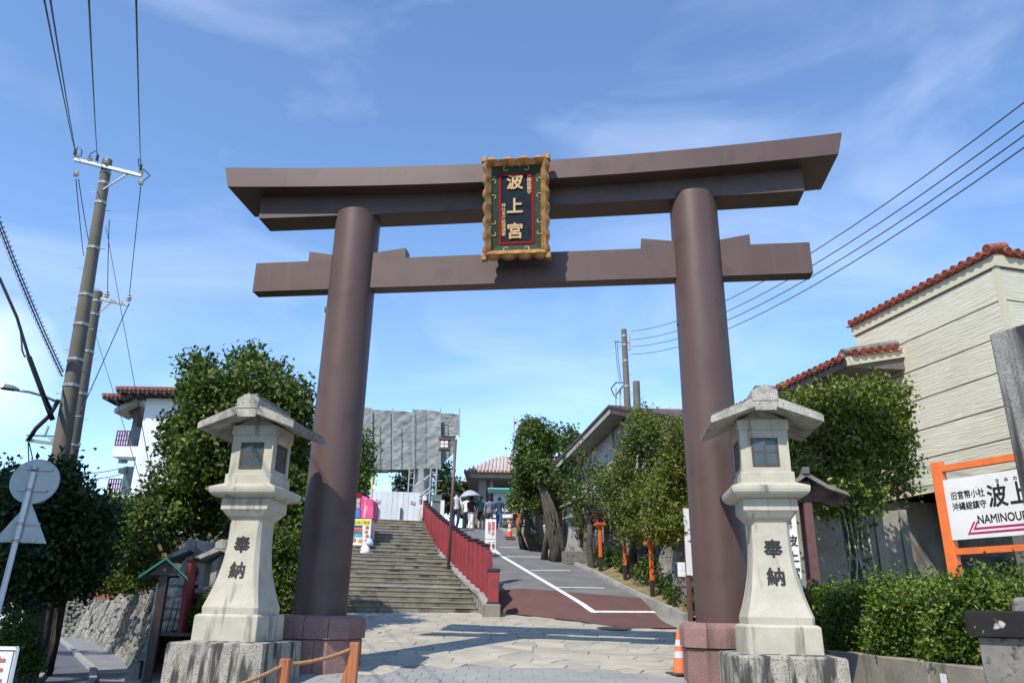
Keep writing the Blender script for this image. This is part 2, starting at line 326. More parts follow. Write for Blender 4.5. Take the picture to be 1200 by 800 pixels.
# ------------------------------------------------------------------ foliage
def leaves(name, pts, size, mat, seed, parent, spread=.9, upb=.35, asp=.55):
    r = np.random.RandomState(seed); p = np.asarray(pts, float); n = len(p)
    nrm = r.normal(0, 1, (n, 3)) * spread; nrm += np.array([-.42, -.62, 1.0]) * upb * 1.5; nrm /= np.linalg.norm(nrm, axis=1)[:, None] + 1e-9
    t = r.normal(0, 1, (n, 3)); t -= (t * nrm).sum(1)[:, None] * nrm; t /= np.linalg.norm(t, axis=1)[:, None] + 1e-9
    b = np.cross(nrm, t); s = (size * r.uniform(.6, 1.25, n))[:, None]
    fold = nrm * s * .18
    v = np.stack([p - t * s * .5, p + b * s * asp * .5 + fold, p + t * s * .5, p - b * s * asp * .5 + fold], 1).reshape(-1, 3)
    o = np.array(wmat(parent).translation) if parent else np.zeros(3)
    v = v - o
    me = bpy.data.meshes.new(name); me.vertices.add(n * 4); me.vertices.foreach_set('co', v.ravel())
    f = np.arange(n)[:, None] * 4 + np.array([[0, 1, 2, 0, 2, 3]]); me.loops.add(n * 6); me.loops.foreach_set('vertex_index', f.ravel())
    me.polygons.add(n * 2); me.polygons.foreach_set('loop_start', np.arange(n * 2) * 3); me.update(calc_edges=True)
    me.materials.append(mat); ob = bpy.data.objects.new(name, me); COL.objects.link(ob); ob.parent = parent
    return ob
def lobe_pts(lobes, n, seed, k=10, cs=.13, shell=.55):
    r = np.random.RandomState(seed); out = []
    vol = np.array([a[1][0] * a[1][1] + a[1][1] * a[1][2] + a[1][0] * a[1][2] for a in lobes]); vol = vol / vol.sum()
    for (c, rad), f in zip(lobes, vol):
        m = max(1, int(n * f / k)); d = r.normal(0, 1, (m, 3)); d /= np.linalg.norm(d, axis=1)[:, None]
        rr = (shell + (1 - shell) * r.uniform(0, 1, m) ** .5) * (1 + .13 * np.sin(d[:, 0] * 5 + c[0] * 3) * np.cos(d[:, 2] * 6 + d[:, 1] * 4))
        q = np.array(c) + d * np.array(rad) * rr[:, None]
        stray = r.rand(m) < .05; q[stray] += d[stray] * np.array(rad) * r.uniform(.1, .32, (int(stray.sum()), 1))
        keep = np.array([mnoise(Vector(tuple(p * 1.35 / max(.5, min(rad))))) > -.24 for p in q]) | (r.rand(m) < .12); q = q[keep]; sp = np.where(stray[keep], .5, 1.0)
        q = np.repeat(q, k, 0) + r.normal(0, cs, (len(q) * k, 3)) * np.repeat(sp, k)[:, None]; out.append(q)
    return np.concatenate(out)
def auto_lobes(c, rad, n, seed, lr=.42):
    r = np.random.RandomState(seed); out = [(tuple(c), (rad[0] * .72, rad[1] * .72, rad[2] * .72))]
    for i in range(n):
        d = r.normal(0, 1, 3); d /= np.linalg.norm(d); q = np.array(c) + d * np.array(rad) * .66
        k = lr * r.uniform(.7, 1.2); out.append((tuple(q), (rad[0] * k, rad[1] * k, rad[2] * k)))
    return out
def tree(name, label, base, lobes, n, size, lm, bm_, seed, tr=.15, group=None, cat='tree', trunks=None, k=10, cs=.13, shell=.5, upb=.35):
    t = thing(name, label, cat, base, 0, group)
    r = random.Random(seed); b = MB(); base = Vector(base)
    if trunks:
        for pl, rad in trunks: b.tube(pl, rad, 9)
        fork = Vector(trunks[0][0][-1])
    else:
        zc = min(l[0][2] - l[1][2] * .5 for l in lobes); fork = Vector((base.x + r.uniform(-.1, .1), base.y, max(base.z + .3, zc)))
        m1 = base.lerp(fork, .5) + Vector((r.uniform(-.08, .08), r.uniform(-.08, .08), 0))
        b.tube([base - Vector((0, 0, .2)), base + Vector((0, 0, .12)), m1, fork], [tr * 1.6, tr * 1.15, tr * .95, tr * .85], 9)
    for c, rad in lobes[:9]:
        c = Vector(c); m1 = fork.lerp(c, .5) + Vector((r.uniform(-.15, .15), r.uniform(-.15, .15), r.uniform(-.1, .15))) * 1
        b.tube([fork, m1, c], [tr * .6, tr * .35, tr * .1], 6)
        for q in range(3):
            e = c + Vector((r.uniform(-1, 1) * rad[0], r.uniform(-1, 1) * rad[1], r.uniform(-.4, 1) * rad[2])) * .7
            b.tube([m1.lerp(c, .6), e], [tr * .2, tr * .05], 5)
    b.build('trunk', bm_, t, 'world', smooth='all')
    leaves('crown', lobe_pts(lobes, n, seed, k, cs, shell), size, lm, seed, t, upb=upb)
    return t
def pxlobe(px, py, Y, rx, ry, rd=None):     # an ellipsoid that measures rx by ry photo pixels at distance Y
    c = P(px, py, Y); k = (c - Vector((0, 0, CZ))).dot(fw) / F
    return (tuple(c), (rx * k, (rd or rx) * k, ry * k))
# ------------------------------------------------------------------ voronoi pieces
def vor(seeds, bounds, gap, nn=18):
    s = np.asarray(seeds); x0, x1, y0, y1 = bounds; out = []
    for i, c in enumerate(s):
        poly = [(x0, y0), (x1, y0), (x1, y1), (x0, y1)]
        d = ((s - c) ** 2).sum(1); idx = np.argsort(d)[1:nn + 1]
        for j in idx:
            nx, ny = s[j] - c; l = sqrt(nx * nx + ny * ny); nx /= l; ny /= l; lim = l / 2 - gap / 2
            new = []
            for a in range(len(poly)):
                p, q = poly[a], poly[(a + 1) % len(poly)]
                dp = (p[0] - c[0]) * nx + (p[1] - c[1]) * ny - lim; dq = (q[0] - c[0]) * nx + (q[1] - c[1]) * ny - lim
                if dp <= 0: new.append(p)
                if dp * dq < 0: u = dp / (dp - dq); new.append((p[0] + (q[0] - p[0]) * u, p[1] + (q[1] - p[1]) * u))
            poly = new
            if len(poly) < 3: break
        if len(poly) >= 3: out.append((tuple(c), poly))
    return out
def jitter(x0, x1, y0, y1, sx, sy, seed, j=.42):
    r = random.Random(seed); out = []; row = 0; y = y0 + sy / 2
    while y < y1:
        x = x0 + (sx / 2 if row % 2 else 0)
        while x < x1: out.append((x + r.uniform(-j, j) * sx, y + r.uniform(-j, j) * sy)); x += sx
        y += sy; row += 1
    return out
def inside(p, poly):
    c = False; n = len(poly)
    for i in range(n):
        a, b = poly[i], poly[(i + 1) % n]
        if (a[1] > p[1]) != (b[1] > p[1]) and p[0] < (b[0] - a[0]) * (p[1] - a[1]) / (b[1] - a[1]) + a[0]: c = not c
    return c
# ================================================================== SETTING: ground
def struct(name, mb, mat, parent=None, **k):
    o = mb.build(name, mat, parent, **k)
    if parent is None: o['kind'] = 'structure'
    return o
def grid(mb, xs, ys, fz):
    n = len(xs); mb.add([(x, y, fz(x, y)) for y in ys for x in xs], [(j * n + i, j * n + i + 1, (j + 1) * n + i + 1, (j + 1) * n + i) for j in range(len(ys) - 1) for i in range(n - 1)])
b = MB(); grid(b, [-1800, -300, -60, 60, 300, 1800], [-900, -60, 60, 300, 2400], lambda x, y: -.35); struct('ground', b, soil, fix=False)
WB = [(-5.0, 11.0), (-5.9, 13.6), (-8.09, 18.4), (-9.76, 21.95), (-12.07, 26.3), (-16.6, 34.0), (-20.7, 40.2), (-25.7, 47.8)]   # foot of the rubble wall
def wallx(y):
    for (x0, y0), (x1, y1) in zip(WB, WB[1:]):
        if y <= y1: return x0 + (x1 - x0) * (y - y0) / (y1 - y0)
    return WB[-1][0]
def hz(x, y):
    s, t = st(x, y)
    if t > -.1:
        return rz(x, y) - .03 - max(0, .0) if t < 0 else rz(x, y) + (.02 if t > 4 else -.06)
    base = 1.75 + .21 * max(0, y - 14.5) - .25 * max(0, 14.5 - y)
    base = min(base, 5.3)
    k = min(1, max(0, (x - wallx(y) - .3) / 4.0))
    e0 = 1.85 - .2 * max(0, 14.5 - y); z = e0 + (base - e0) * k
    if t > -5.7:
        if s < .75: z = min(z, gz(y) - .05)
        else: z = min(z, 1.0 + .0 if s < 3 else (1.6 if s < 7 else 2.6) if s < 13 else 5.2)
    return z
b = MB()
ys = [12.4] + [12.4 + i * .75 for i in range(60)]; NX = 60
vs = []; 
for y in ys:
    x0 = wallx(y) + .45
    for i in range(NX): x = x0 + (22 - x0) * i / (NX - 1); vs.append((x, y, min(hz(x, y), 5.9) if st(x, y)[0] > .3 or st(x, y)[1] < -5.7 or x > 6 else gz(y) - .12))
for i in range(NX): vs[i] = (vs[i][0], vs[i][1], -.3)      # earth bank drops to the lane in front
for j in range(len(ys)): vs[j * NX] = (vs[j * NX][0], vs[j * NX][1], -.3)
b.add(vs, [(j * NX + i, j * NX + i + 1, (j + 1) * NX + i + 1, (j + 1) * NX + i) for j in range(len(ys) - 1) for i in range(NX - 1)])
struct('hillside', b, soil, fix=False, smooth='all')
# street on the left, level, below the plaza
def zsheet(name, pts, mat, z, parent=None):
    b = MB(); n = len(pts); b.add([(x, y, z) for x, y in pts], [tuple(range(n))]); return struct(name, b, mat, parent, fix=False)
curbl = [(-3.2, 4), (-6.2, 12.0), (-8.9, 18.2), (-10.7, 21.7), (-13.2, 25.9), (-17.7, 33.5), (-23.3, 42.7), (-27, 48.9)]
gut = [(-2.0, 4), (-4.9, 12), (-7.7, 18.2), (-9.5, 21.9), (-11.9, 26.3), (-16.3, 34.0), (-20.5, 40.2), (-25.5, 48)]
offx = lambda pl, d: [(x + d, y) for x, y in pl]
left_e = [(-6.2, 4), (-8.2, 12), (-10.0, 18), (-11.7, 21.5), (-14.5, 26.5), (-18.6, 33.5), (-24.6, 43.5), (-28.5, 49)]
zsheet('street', left_e + offx(curbl, 0)[::-1], road_mat, 0.0)
zsheet('sidewalk', offx(curbl, .02) + offx(gut, -.28)[::-1], walk_mat, .03)
zsheet('street_end', [(-40, 49), (-20, 49), (-24, 62), (-48, 62)], walk_mat, .04)
zsheet('verge', [(-16, 4)] + left_e + [(-40, 49)], soil, .01)
b = MB()
def ribbon(b, pl, w0, z0, z1):
    for (x0, y0), (x1, y1) in zip(pl, pl[1:]):
        b.hexa([(x0, y0, z0), (x0 + w0, y0, z0), (x1 + w0, y1, z0), (x1, y1, z0), (x0, y0, z1), (x0 + w0, y0, z1), (x1 + w0, y1, z1), (x1, y1, z1)])
ribbon(b, offx(curbl, -.12), .16, 0, .11); struct('street_curb', b, curb_m)
b = MB(); ribbon(b, offx(gut, -.28), .42, 0, .06); struct('gutter_strip', b, curb_m)
b = MB(); ribbon(b, offx(left_e, -.12), .14, 0, .1); struct('left_curb', b, curb_m)
# plaza: mortar bed with irregular stones set into it
b = MB(); xs = [-4.55, -3, -1, 1, 3, 5, 7, 9.5]
vs = []
ysp = [2.0, 6.0, 10.0, 12.0, 14.0, 16.0, 18.0, 20.0, 22.6]
for y in ysp:
    xl = -4.6 if y < 10 else -4.6 - (y - 10) * .38
    for i in range(8): vs.append((xl + (11.0 - xl) * i / 7, y, gz(y)))
b.add(vs, [(j * 8 + i, j * 8 + i + 1, (j + 1) * 8 + i + 1, (j + 1) * 8 + i) for j in range(8) for i in range(7)])
# skirt down to the street on the left
for j in range(8):
    a0 = vs[j * 8]; a1 = vs[j * 8 + 8]; b.add([a0, a1, (a1[0], a1[1], -.3), (a0[0], a0[1], -.3)], [(0, 1, 2, 3)])
plaza = struct('plaza', b, mortar, fix=False)
redge = [P(*q, 20).to_2d() if False else q for q in ((0, 0),)]
def G(px, py):
    Y = 2.0
    while Y < 60:
        p = P(px, py, Y)
        if p.z < gz(Y): return p
        Y += .02
ramp_edge = [G(*q) for q in ((583, 718), (620, 722), (665, 727), (700, 732), (735, 736.3), (795, 737))]
re2 = [(p.x, p.y) for p in ramp_edge]
pave_poly = [(-5.9, 14.2), (-5.0, 13.0), (-3.9, 12.6), (-2.0, 12.0), (-1.2, 12.75), (1.4, 12.7), (2.42, 12.3), (4.3, 12.2), (6.0, 12.2), (6.0, 18.6)] + re2[::-1] + [(-.4, 22.3), (-3.6, 23.0), (-6.6, 21.5)]
sd_ = jitter(-6.6, 6.2, 11.8, 22.8, .52, .42, 5, .46)
cells = [(c, p) for c, p in vor(sd_, (-6.6, 6.2, 11.8, 22.8), .022) if inside(c, pave_poly)]
# clip at the boundary by dropping cells whose corners leave the ramp side
cells = [(c, p) for c, p in cells]
def setback(x, y): return math.hypot(x, y)
cells.sort(key=lambda q: setback(*q[0]) + (3 if abs(q[0][0]) > 4.2 else 0))
def stone(b, c, poly, hgt, up_=.0, tilt=None):
    n = len(poly); r = tilt or (0, 0)
    def zz(x, y): return gz(y) + hgt + (x - c[0]) * r[0] + (y - c[1]) * r[1]
    top = [(c[0] + (x - c[0]) * .965, c[1] + (y - c[1]) * .965, zz(x, y)) for x, y in poly]
    bot = [(x, y, gz(y) - .01) for x, y in poly]; mid = [(x, y, zz(x, y) - .006) for x, y in poly]
    b.loft([bot, mid, top])
rr = random.Random(3); rest = MB()
for i, (c, poly) in enumerate(cells):
    h_ = .012 + rr.uniform(0, .008); tl = (rr.uniform(-.012, .012), rr.uniform(-.012, .012))
    if i < 300:
        b = MB(); stone(b, c, poly, h_, tilt=tl); b.build('paving_stone', stone_pave, plaza, 'world')
    else: stone(rest, c, poly, h_, tilt=tl)
o = rest.build('paving_stones', stone_pave, plaza, 'world'); o['kind'] = 'stuff'
# granite slabs in front
slabpoly = [(-6, 4), (-4.9, 11.2), (-3.9, 12.5), (-2.0, 11.95), (-1.2, 12.7), (1.4, 12.65), (2.42, 12.25), (4.3, 12.15), (8, 12.1), (8, 4)]
b = MB(); slab_rest = MB(); k = 0
for j in range(26):
    y0 = 12.72 - j * .32
    for i in range(34):
        x0 = -4.4 + i * .32 + (j % 2) * .16
        if not inside((x0 + .155, y0 - .155), slabpoly): continue
        q = MB() if (abs(x0) < 4.2 and y0 > 10.3 and k < 290) else slab_rest
        h_ = .008 + rr.uniform(0, .003)
        ring = lambda z, e: [(x0 + e, y0 - .312 + e, gz(y0 - .31) + z), (x0 + .312 - e, y0 - .312 + e, gz(y0 - .31) + z), (x0 + .312 - e, y0 - e, gz(y0) + z), (x0 + e, y0 - e, gz(y0) + z)]
        q.loft([ring(-.01, 0), ring(h_ - .003, 0), ring(h_, .004)])
        if q is not slab_rest: q.build('paving_slab', slab_grey, plaza, 'world'); k += 1
o = slab_rest.build('paving_slabs', slab_grey, plaza, 'world'); o['kind'] = 'stuff'
b = MB(); p = G(719, 736.8); b.lathe([(.40, -.01), (.40, .012), (.36, .018), (.02, .02)], (0, 0), 20)
mh = b.build('manhole_cover', dark_metal); mh.location = (p.x, p.y - .1, gz(p.y - .1) + .02); mh.rotation_euler = (radians(4.5), 0, 0)
tag(mh, 'round iron manhole cover at the lower edge of the red ramp', 'manhole cover')
# ------------------------------------------------------------------ ramp
SG = st(*RG(700, 697).to_2d())[0]       # where red turns to grey
def rampz(x, y, dz=0): return rz(x, y) + dz
def Rz(s, t, dz=0): v = R(s, t); return (v.x, v.y, rz(v.x, v.y) + dz)
cl = [st(*RG(*q).to_2d()) for q in ((795, 722), (760, 706), (727, 690), (694, 672), (660, 657), (632, 646), (607, 634))]
0 and print('lamps', [tuple(round(v,1) for v in RG(*q)) for q in ((765,703),(733,683),(704,672),(680,659),(655,650),(634,641),(607,632))]); 0 and print('curb st', cl, 'SG', SG)
def curbt(s):
    pts = sorted(cl)
    if s <= pts[0][0]: return pts[0][1] + (pts[0][0] - s) * .1
    for (s0, t0), (s1, t1) in zip(pts, pts[1:]):
        if s <= s1: return t0 + (t1 - t0) * (s - s0) / (s1 - s0 + 1e-6)
    return pts[-1][1]
b = MB(); K_ = 24
# red apron: between paving edge and grey
BL, BR = st(*RG(582, 694.5).to_2d()), st(*RG(757, 702).to_2d())
def SGf(t): return BL[0] + (BR[0] - BL[0]) * (t - BL[1]) / (BR[1] - BL[1])
top = []
for i in range(K_ + 1):
    t = -.05 + (curbt(BR[0]) + .05) * i / K_; top.append(Rz(SGf(t), t, .02))
def edge_at(u):
    L_ = [(-.05 + 0, 0)] ; n = len(re2) - 1; a = u * n; i = min(int(a), n - 1); f_ = a - i
    return (re2[i][0] + (re2[i + 1][0] - re2[i][0]) * f_, re2[i][1] + (re2[i + 1][1] - re2[i][1]) * f_)
rows = 7; vs = []
for j in range(rows + 1):
    for i in range(K_ + 1):
        e = edge_at(i / K_); tpt = top[i]; f_ = j / rows
        x = e[0] + (tpt[0] - e[0]) * f_; y = e[1] + (tpt[1] - e[1]) * f_
        vs.append((x, y, max(gz(y), min(rz(x, y), 99)) + .026 if f_ > 0 else gz(y) + .026))
b.add(vs, [(j * (K_ + 1) + i, j * (K_ + 1) + i + 1, (j + 1) * (K_ + 1) + i + 1, (j + 1) * (K_ + 1) + i) for j in range(rows) for i in range(K_)])
# red patch right of the apron up to the curb
struct('red_apron', b, asph_red, fix=False, smooth='all')
b = MB(); vs = []
for j in range(31):
    for i in range(9):
        s = SGf(4.3 * i / 8); s = s + (22 - s) * j / 30; t = -.05 + (curbt(s) + .07) * i / 8; vs.append(Rz(s, t, .022))
b.add(vs, [(j * 9 + i, j * 9 + i + 1, (j + 1) * 9 + i + 1, (j + 1) * 9 + i) for j in range(30) for i in range(8)])
struct('ramp', b, asphalt, fix=False, smooth='all')
b = MB(); vs = [Rz(s, t, .028) for s in (15.3, 16.4) for t in (0, 1.4, 2.8, 4.0)]; b.add(vs, [(i, i + 1, i + 5, i + 4) for i in range(3)]); struct('red_band', b, asph_red, fix=False)
b = MB(); vs = [Rz(s, t, .024) for s in (15.6, 18.2, 22, 30) for t in (-6, -3, 0, 4, 8, 12)]; b.add(vs, [(j * 6 + i, j * 6 + i + 1, j * 6 + i + 7, j * 6 + i + 6) for j in range(3) for i in range(5)])
struct('upper_forecourt', b, M('forecourt_paving', (.30, .30, .29), (.25, .25, .245), 2, .85, .2, 60, .004), fix=False)
# painted lines
b = MB()
def strip(px1, px2, wd):
    a = RG(*px1); c = RG(*px2); d = (c - a); d.z = 0; d.normalize(); n = Vector((-d.y, d.x, 0)) * wd / 2
    n_ = 12; vs = []
    for i in range(n_ + 1):
        q = a.lerp(c, i / n_); e = q - n; f_ = q + n; vs += [(e.x, e.y, max(gz(e.y), rz(e.x, e.y)) + .036), (f_.x, f_.y, max(gz(f_.y), rz(f_.x, f_.y)) + .036)]
    b.add(vs, [(2 * i, 2 * i + 1, 2 * i + 3, 2 * i + 2) for i in range(n_)])
strip((584, 650), (696, 718.5), .17); strip((575, 641), (586, 651), .14); strip((694, 718.3), (768, 718.3), .17)
for a, c in (((652, 689), (708, 690)), ((622, 669.5), (668, 669.5)), ((592, 653), (637, 653.5)), ((585, 642), (622, 642.5))): strip(a, c, .10)
struct('ramp_markings', b, paint, fix=False)
# curb stones along the right side, then the dry verge
curb = thing('ramp_curb', None, None, Rz(SG - 2, curbt(SG))); curb['kind'] = 'structure'
s = cl[0][0] - .2
while s < 16:
    s1 = s + .6; b = MB(); t0 = curbt(s); t1 = curbt(s1 - .012)
    q = [Rz(s, t0, -.5), Rz(s, t0 + .15, -.5), Rz(s1 - .012, t1 + .15, -.5), Rz(s1 - .012, t1, -.5), Rz(s, t0 + .02, .12), Rz(s, t0 + .15, .12), Rz(s1 - .012, t1 + .15, .12), Rz(s1 - .012, t1 + .02, .12)]
    b.hexa(q); b.build('curb_stone', curb_m, curb, 'world'); s = s1
b = MB(); vs = []; SV = [cl[0][0] - 1.2 + i * .6 for i in range(34)]
for s in SV:
    for i in range(6):
        t = curbt(s) + .14 + i * .5; vs.append(Rz(s, t, .08 + .03 * sin(s * 3 + i * 2) + .04 * i))
b.add(vs, [(j * 6 + i, j * 6 + i + 1, (j + 1) * 6 + i + 1, (j + 1) * 6 + i) for j in range(33) for i in range(5)])
struct('verge_strip', b, grass_dry, fix=False, smooth='all')
# ------------------------------------------------------------------ stairs
stairs = thing('stairs', None, None, R(.75, -3, gz(22.4))); stairs['kind'] = 'structure'
z = gz(22.4); TL, TR = -5.7, -.32
flights = [(.75, 5, .144, .33), (3.6, 7, .150, .42), (7.6, 12, .164, .5)]
steps = []
for fi, (s0, n, rh, td) in enumerate(flights):
    for i in range(n):
        s = s0 + i * td; z += rh; last = i == n - 1
        s1 = (flights[fi + 1][0] if fi < 2 else 14.6) + .05 if last else s + td + .05
        r_ = R; b = MB()
        f0, f1, g0, g1 = R(s, TL), R(s, TR), R(s1, TL), R(s1, TR)
        hx = lambda za, zb, e=0: b.hexa([(R(s - e, TL).x, R(s - e, TL).y, za), (R(s - e, TR).x, R(s - e, TR).y, za), (g1.x, g1.y, za), (g0.x, g0.y, za), (R(s - e, TL).x, R(s - e, TL).y, zb), (R(s - e, TR).x, R(s - e, TR).y, zb), (g1.x, g1.y, zb), (g0.x, g0.y, zb)])
        hx(z - rh - .12, z - .035); b.cur = 1; hx(z - .035 if not (last and fi == 0) else z - .06, z, .02); b.cur = 0
        b.build('step', [step_m, curb_m if (last and fi == 0) else nose_m], stairs, 'world')
STOP = z
# side wall + coping that carries the red fence
FB = [(-.35, 1.75), (.0, 1.90), (.7, 2.12), (2.4, 2.42), (5.3, 3.02), (9.2, 3.85), (13.0, 4.75), (15.0, 5.36)]
def fbz(s):
    for (a, za), (c, zc) in zip(FB, FB[1:]):
        if s <= c: return za + (zc - za) * (s - a) / (c - a)
    return FB[-1][1]
sw = thing('stair_side_wall', 'streaked grey stone side wall between the steps and the ramp, under the red fence', 'wall', R(0, -.15, 1.3))
b = MB(); sl = [-.35 + i * .5 for i in range(31)]
rings = []
for s in sl: rings.append([R(s, -.34, .9 if s < 3 else fbz(s) - 2.2), R(s, .06, .9 if s < 3 else fbz(s) - 2.2), R(s, .06, fbz(s) - .09), R(s, -.30, fbz(s) - .09)])
b.loft(rings); b.build('wall_body', side_m, sw, 'world')
for a, c in zip(sl, sl[1:]):
    b = MB(); b.loft([[R(q, -.36, fbz(q) - .09), R(q, .09, fbz(q) - .09), R(q, .09, fbz(q)), R(q, -.36, fbz(q))] for q in (a, c - .01)]); b.build('coping_stone', curb_m, sw, 'world')
b = MB(); v = R(-.35, -.14); b.bbox((v.x - .26, v.y - .24, 1.25), (v.x + .22, v.y + .2, 1.80), .03); b.build('end_stone', side_m, sw, 'world')
rf = thing('red_fence', 'red boarded fence with black caps climbing between the steps and the ramp', 'fence', R(0, -.12, 1.9))
s = .18; i = 0
while s < 14.9:
    s1 = s + .62; hgt = 1.12 if s > 2 else 1.2
    b = MB(); e = .02
    b.loft([[R(q, -.20, fbz(q) + .05), R(q, -.06, fbz(q) + .05), R(q, -.06, fbz(q) + hgt), R(q, -.20, fbz(q) + hgt)] for q in (s + .03, s1 - .03)])
    b.build('fence_board', red_f, rf, 'world')
    b = MB(); b.loft([[R(q, -.25, fbz(q) - .01), R(q, -.01, fbz(q) - .01), R(q, -.01, fbz(q) + hgt + .02), R(q, -.25, fbz(q) + hgt + .02)] for q in (s1 - .035, s1 + .055)])
    b.build('fence_post', red_f, rf, 'world')
    b = MB(); c_ = R(s1 + .01, -.13, fbz(s1) + hgt + .02)
    b.loft([[(c_.x + x * k, c_.y + y * k, c_.z + dz) for x, y in ((-.13, -.10), (.13, -.10), (.13, .10), (-.13, .10))] for k, dz in ((.7, 0), (1, .02), (1, .04), (.45, .08))])
    b.build('post_cap', blk, rf, 'world')
    b = MB(); b.loft([[R(q, -.20, fbz(q) + hgt + .0), R(q, -.06, fbz(q) + hgt), R(q, -.10, fbz(q) + hgt + .03), R(q, -.16, fbz(q) + hgt + .03)] for q in (s + .2, s + .38)]); b.build('board_cap', blk, rf, 'world')
    s = s1 + .09
b = MB(); v = R(-.32, -.12); b.bbox((v.x - .15, v.y - .15, 1.84), (v.x + .15, v.y + .15, 2.62), .015); b.build('end_post', red_f, rf, 'world')
b = MB(); b.bbox((v.x - .17, v.y - .17, 2.62), (v.x + .17, v.y + .17, 2.70), .02); b.build('post_cap', blk, rf, 'world')
b = MB(); b.bbox((v.x - .17, v.y - .17, 1.80), (v.x + .17, v.y + .17, 1.86), .02); b.build('post_foot', blk, rf, 'world')
# ------------------------------------------------------------------ rubble retaining wall on the left
rw = thing('rubble_retaining_wall', 'tall rough limestone wall curving along the left lane under the trees', 'wall', (-8.1, 18.4, 0))
cum = [0]
for a, c in zip(WB, WB[1:]): cum.append(cum[-1] + math.hypot(c[0] - a[0], c[1] - a[1]))
def wp(u, v, out=0.0):
    for i in range(len(WB) - 1):
        if u <= cum[i + 1] or i == len(WB) - 2:
            f_ = (u - cum[i]) / (cum[i + 1] - cum[i]); a, c = WB[i], WB[i + 1]
            x = a[0] + (c[0] - a[0]) * f_; y = a[1] + (c[1] - a[1]) * f_
            n = Vector((-(c[1] - a[1]), c[0] - a[0])).normalized(); break
    bat = -.16 * v + out
    return (x + n.x * bat, y + n.y * bat, v)
def wtop(u): return 1.25 if u < 2.7 else (1.98 + .12 * sin(u * 1.3) + .06 * sin(u * 4.1) if u < 33 else 2.9)
b = MB(); n_ = 60
for i in range(n_):
    u0, u1 = cum[-1] * i / n_, cum[-1] * (i + 1) / n_
    a, c = wp(u0, -.3, -.02), wp(u1, -.3, -.02); d_, e = wp(u1, wtop(u1) - .03, -.02), wp(u0, wtop(u0) - .03, -.02)
    f0, f1 = wp(u0, wtop(u0) - .03, -.75), wp(u1, wtop(u1) - .03, -.75)
    b.add([a, c, d_, e, f0, f1], [(0, 1, 2, 3), (3, 2, 5, 4)])
b.build('wall_core', rubble_gap, rw, 'world', fix=False)
rr = random.Random(11); sds = []; u = 0.0
while u < cum[-1]:
    sz = .36 if u < 24 else .55
    v = sz * .4
    while v < 3.0: sds.append((u + rr.uniform(-.45, .45) * sz, v + rr.uniform(-.4, .4) * sz * .8)); v += sz * .8
    u += sz
wc = [(c, p) for c, p in vor(sds, (0, cum[-1], -.1, 3.0), .035) if c[1] < wtop(c[0]) - .06]
wc.sort(key=lambda q: (q[0][0] < 5.8, q[0][0]))
rest = MB()
for i, (c, p) in enumerate(wc):
    q = MB() if i < 290 else rest; o_ = rr.uniform(.02, .12); tx, ty = rr.uniform(-.25, .25), rr.uniform(-.25, .25)
    mk = lambda k, out: [wp(c[0] + (x - c[0]) * k, c[1] + (y - c[1]) * k, out + ((x - c[0]) * tx + (y - c[1]) * ty) * k) for x, y in p]
    q.loft([mk(1, -.05), mk(.96, o_ * .6), mk(.6, o_ + .02)])
    if q is not rest: q.build('stone', rubble, rw, 'world')
o = rest.build('stones', rubble, rw, 'world'); o['kind'] = 'stuff'
# ================================================================== THE BIG GATE
TA = radians(-7.3); TC = (0.13, 11.93)
gate = thing('torii_gate', 'huge dark brown metal gate with two round columns spanning the path', 'gate', (TC[0], TC[1], .73), TA)
for sx, x0, x1, zt in ((-1, -2.975, -2.945, 8.235), (1, 2.975, 2.93, 8.29)):
    b = MB(); n = 48
    b.loft([[(x0 + (x1 - x0) * f_ + .40 * (1 - .02 * f_) * cos(2 * pi * k / n), .40 * (1 - .02 * f_) * sin(2 * pi * k / n), 1.50 + (zt - 1.5) * f_) for k in range(n)] for f_ in (0, .25, .5, .75, 1)])
    b.build('column', brown, gate, 'abs', smooth=True)
def top_curve(x): return 8.86 + .20 * (abs(x) / 5.3) ** 2 + (.03 if x > 0 else 0) * x / 5
def bot_curve(x): return 8.50 + .17 * (abs(x) / 5.3) ** 2 + (.03 if x > 0 else 0) * x / 5
b = MB(); N_ = 28; rings = []
for i in range(N_ + 1):
    u = -1 + 2 * i / N_; xt, xb = u * 5.32, u * 5.22
    rings.append([(xb, -.56, bot_curve(xb)), (xt, -.56, top_curve(xt)), (xt * 1.0, 0, top_curve(xt) + .07), (xt, .56, top_curve(xt)), (xb, .56, bot_curve(xb))])
b.loft(rings); b.build('top_lintel', brown, gate, 'abs')
b = MB(); rings = []
for i in range(N_ + 1):
    u = -1 + 2 * i / N_; x = u * 4.71; zb = 8.165 + .035 * u * u + .03 * u
    rings.append([(x, -.25, zb), (x, -.25, bot_curve(x) + .002), (x, .25, bot_curve(x) + .002), (x, .25, zb)])
b.loft(rings); b.build('lower_lintel', brown, gate, 'abs')
b = MB(); b.bbox((-4.70, -.135, 6.80), (4.72, .135, 7.345), .004); tb = b.build('tie_beam', brown, gate, 'abs')
b = MB(); b.box((.06, -.139, 6.802), (.075, -.136, 7.343)); b.build('beam_seam', dark_metal, tb)
for o in (tb.children): o.location = (0, 0, -.73)
for xi, xo in ((-3.33, -3.74), (-2.60, -2.0), (2.60, 2.03), (3.33, 3.79)):
    s_ = -1 if xo < xi else 1; b = MB(); xx = xi - s_ * .15
    b.prism([(xx, 7.34), (xo, 7.34), (xo, 7.53), (xi, 7.455), (xx, 7.43)], 1, -.1318, .1318); b.build('wedge', brown, gate, 'abs')
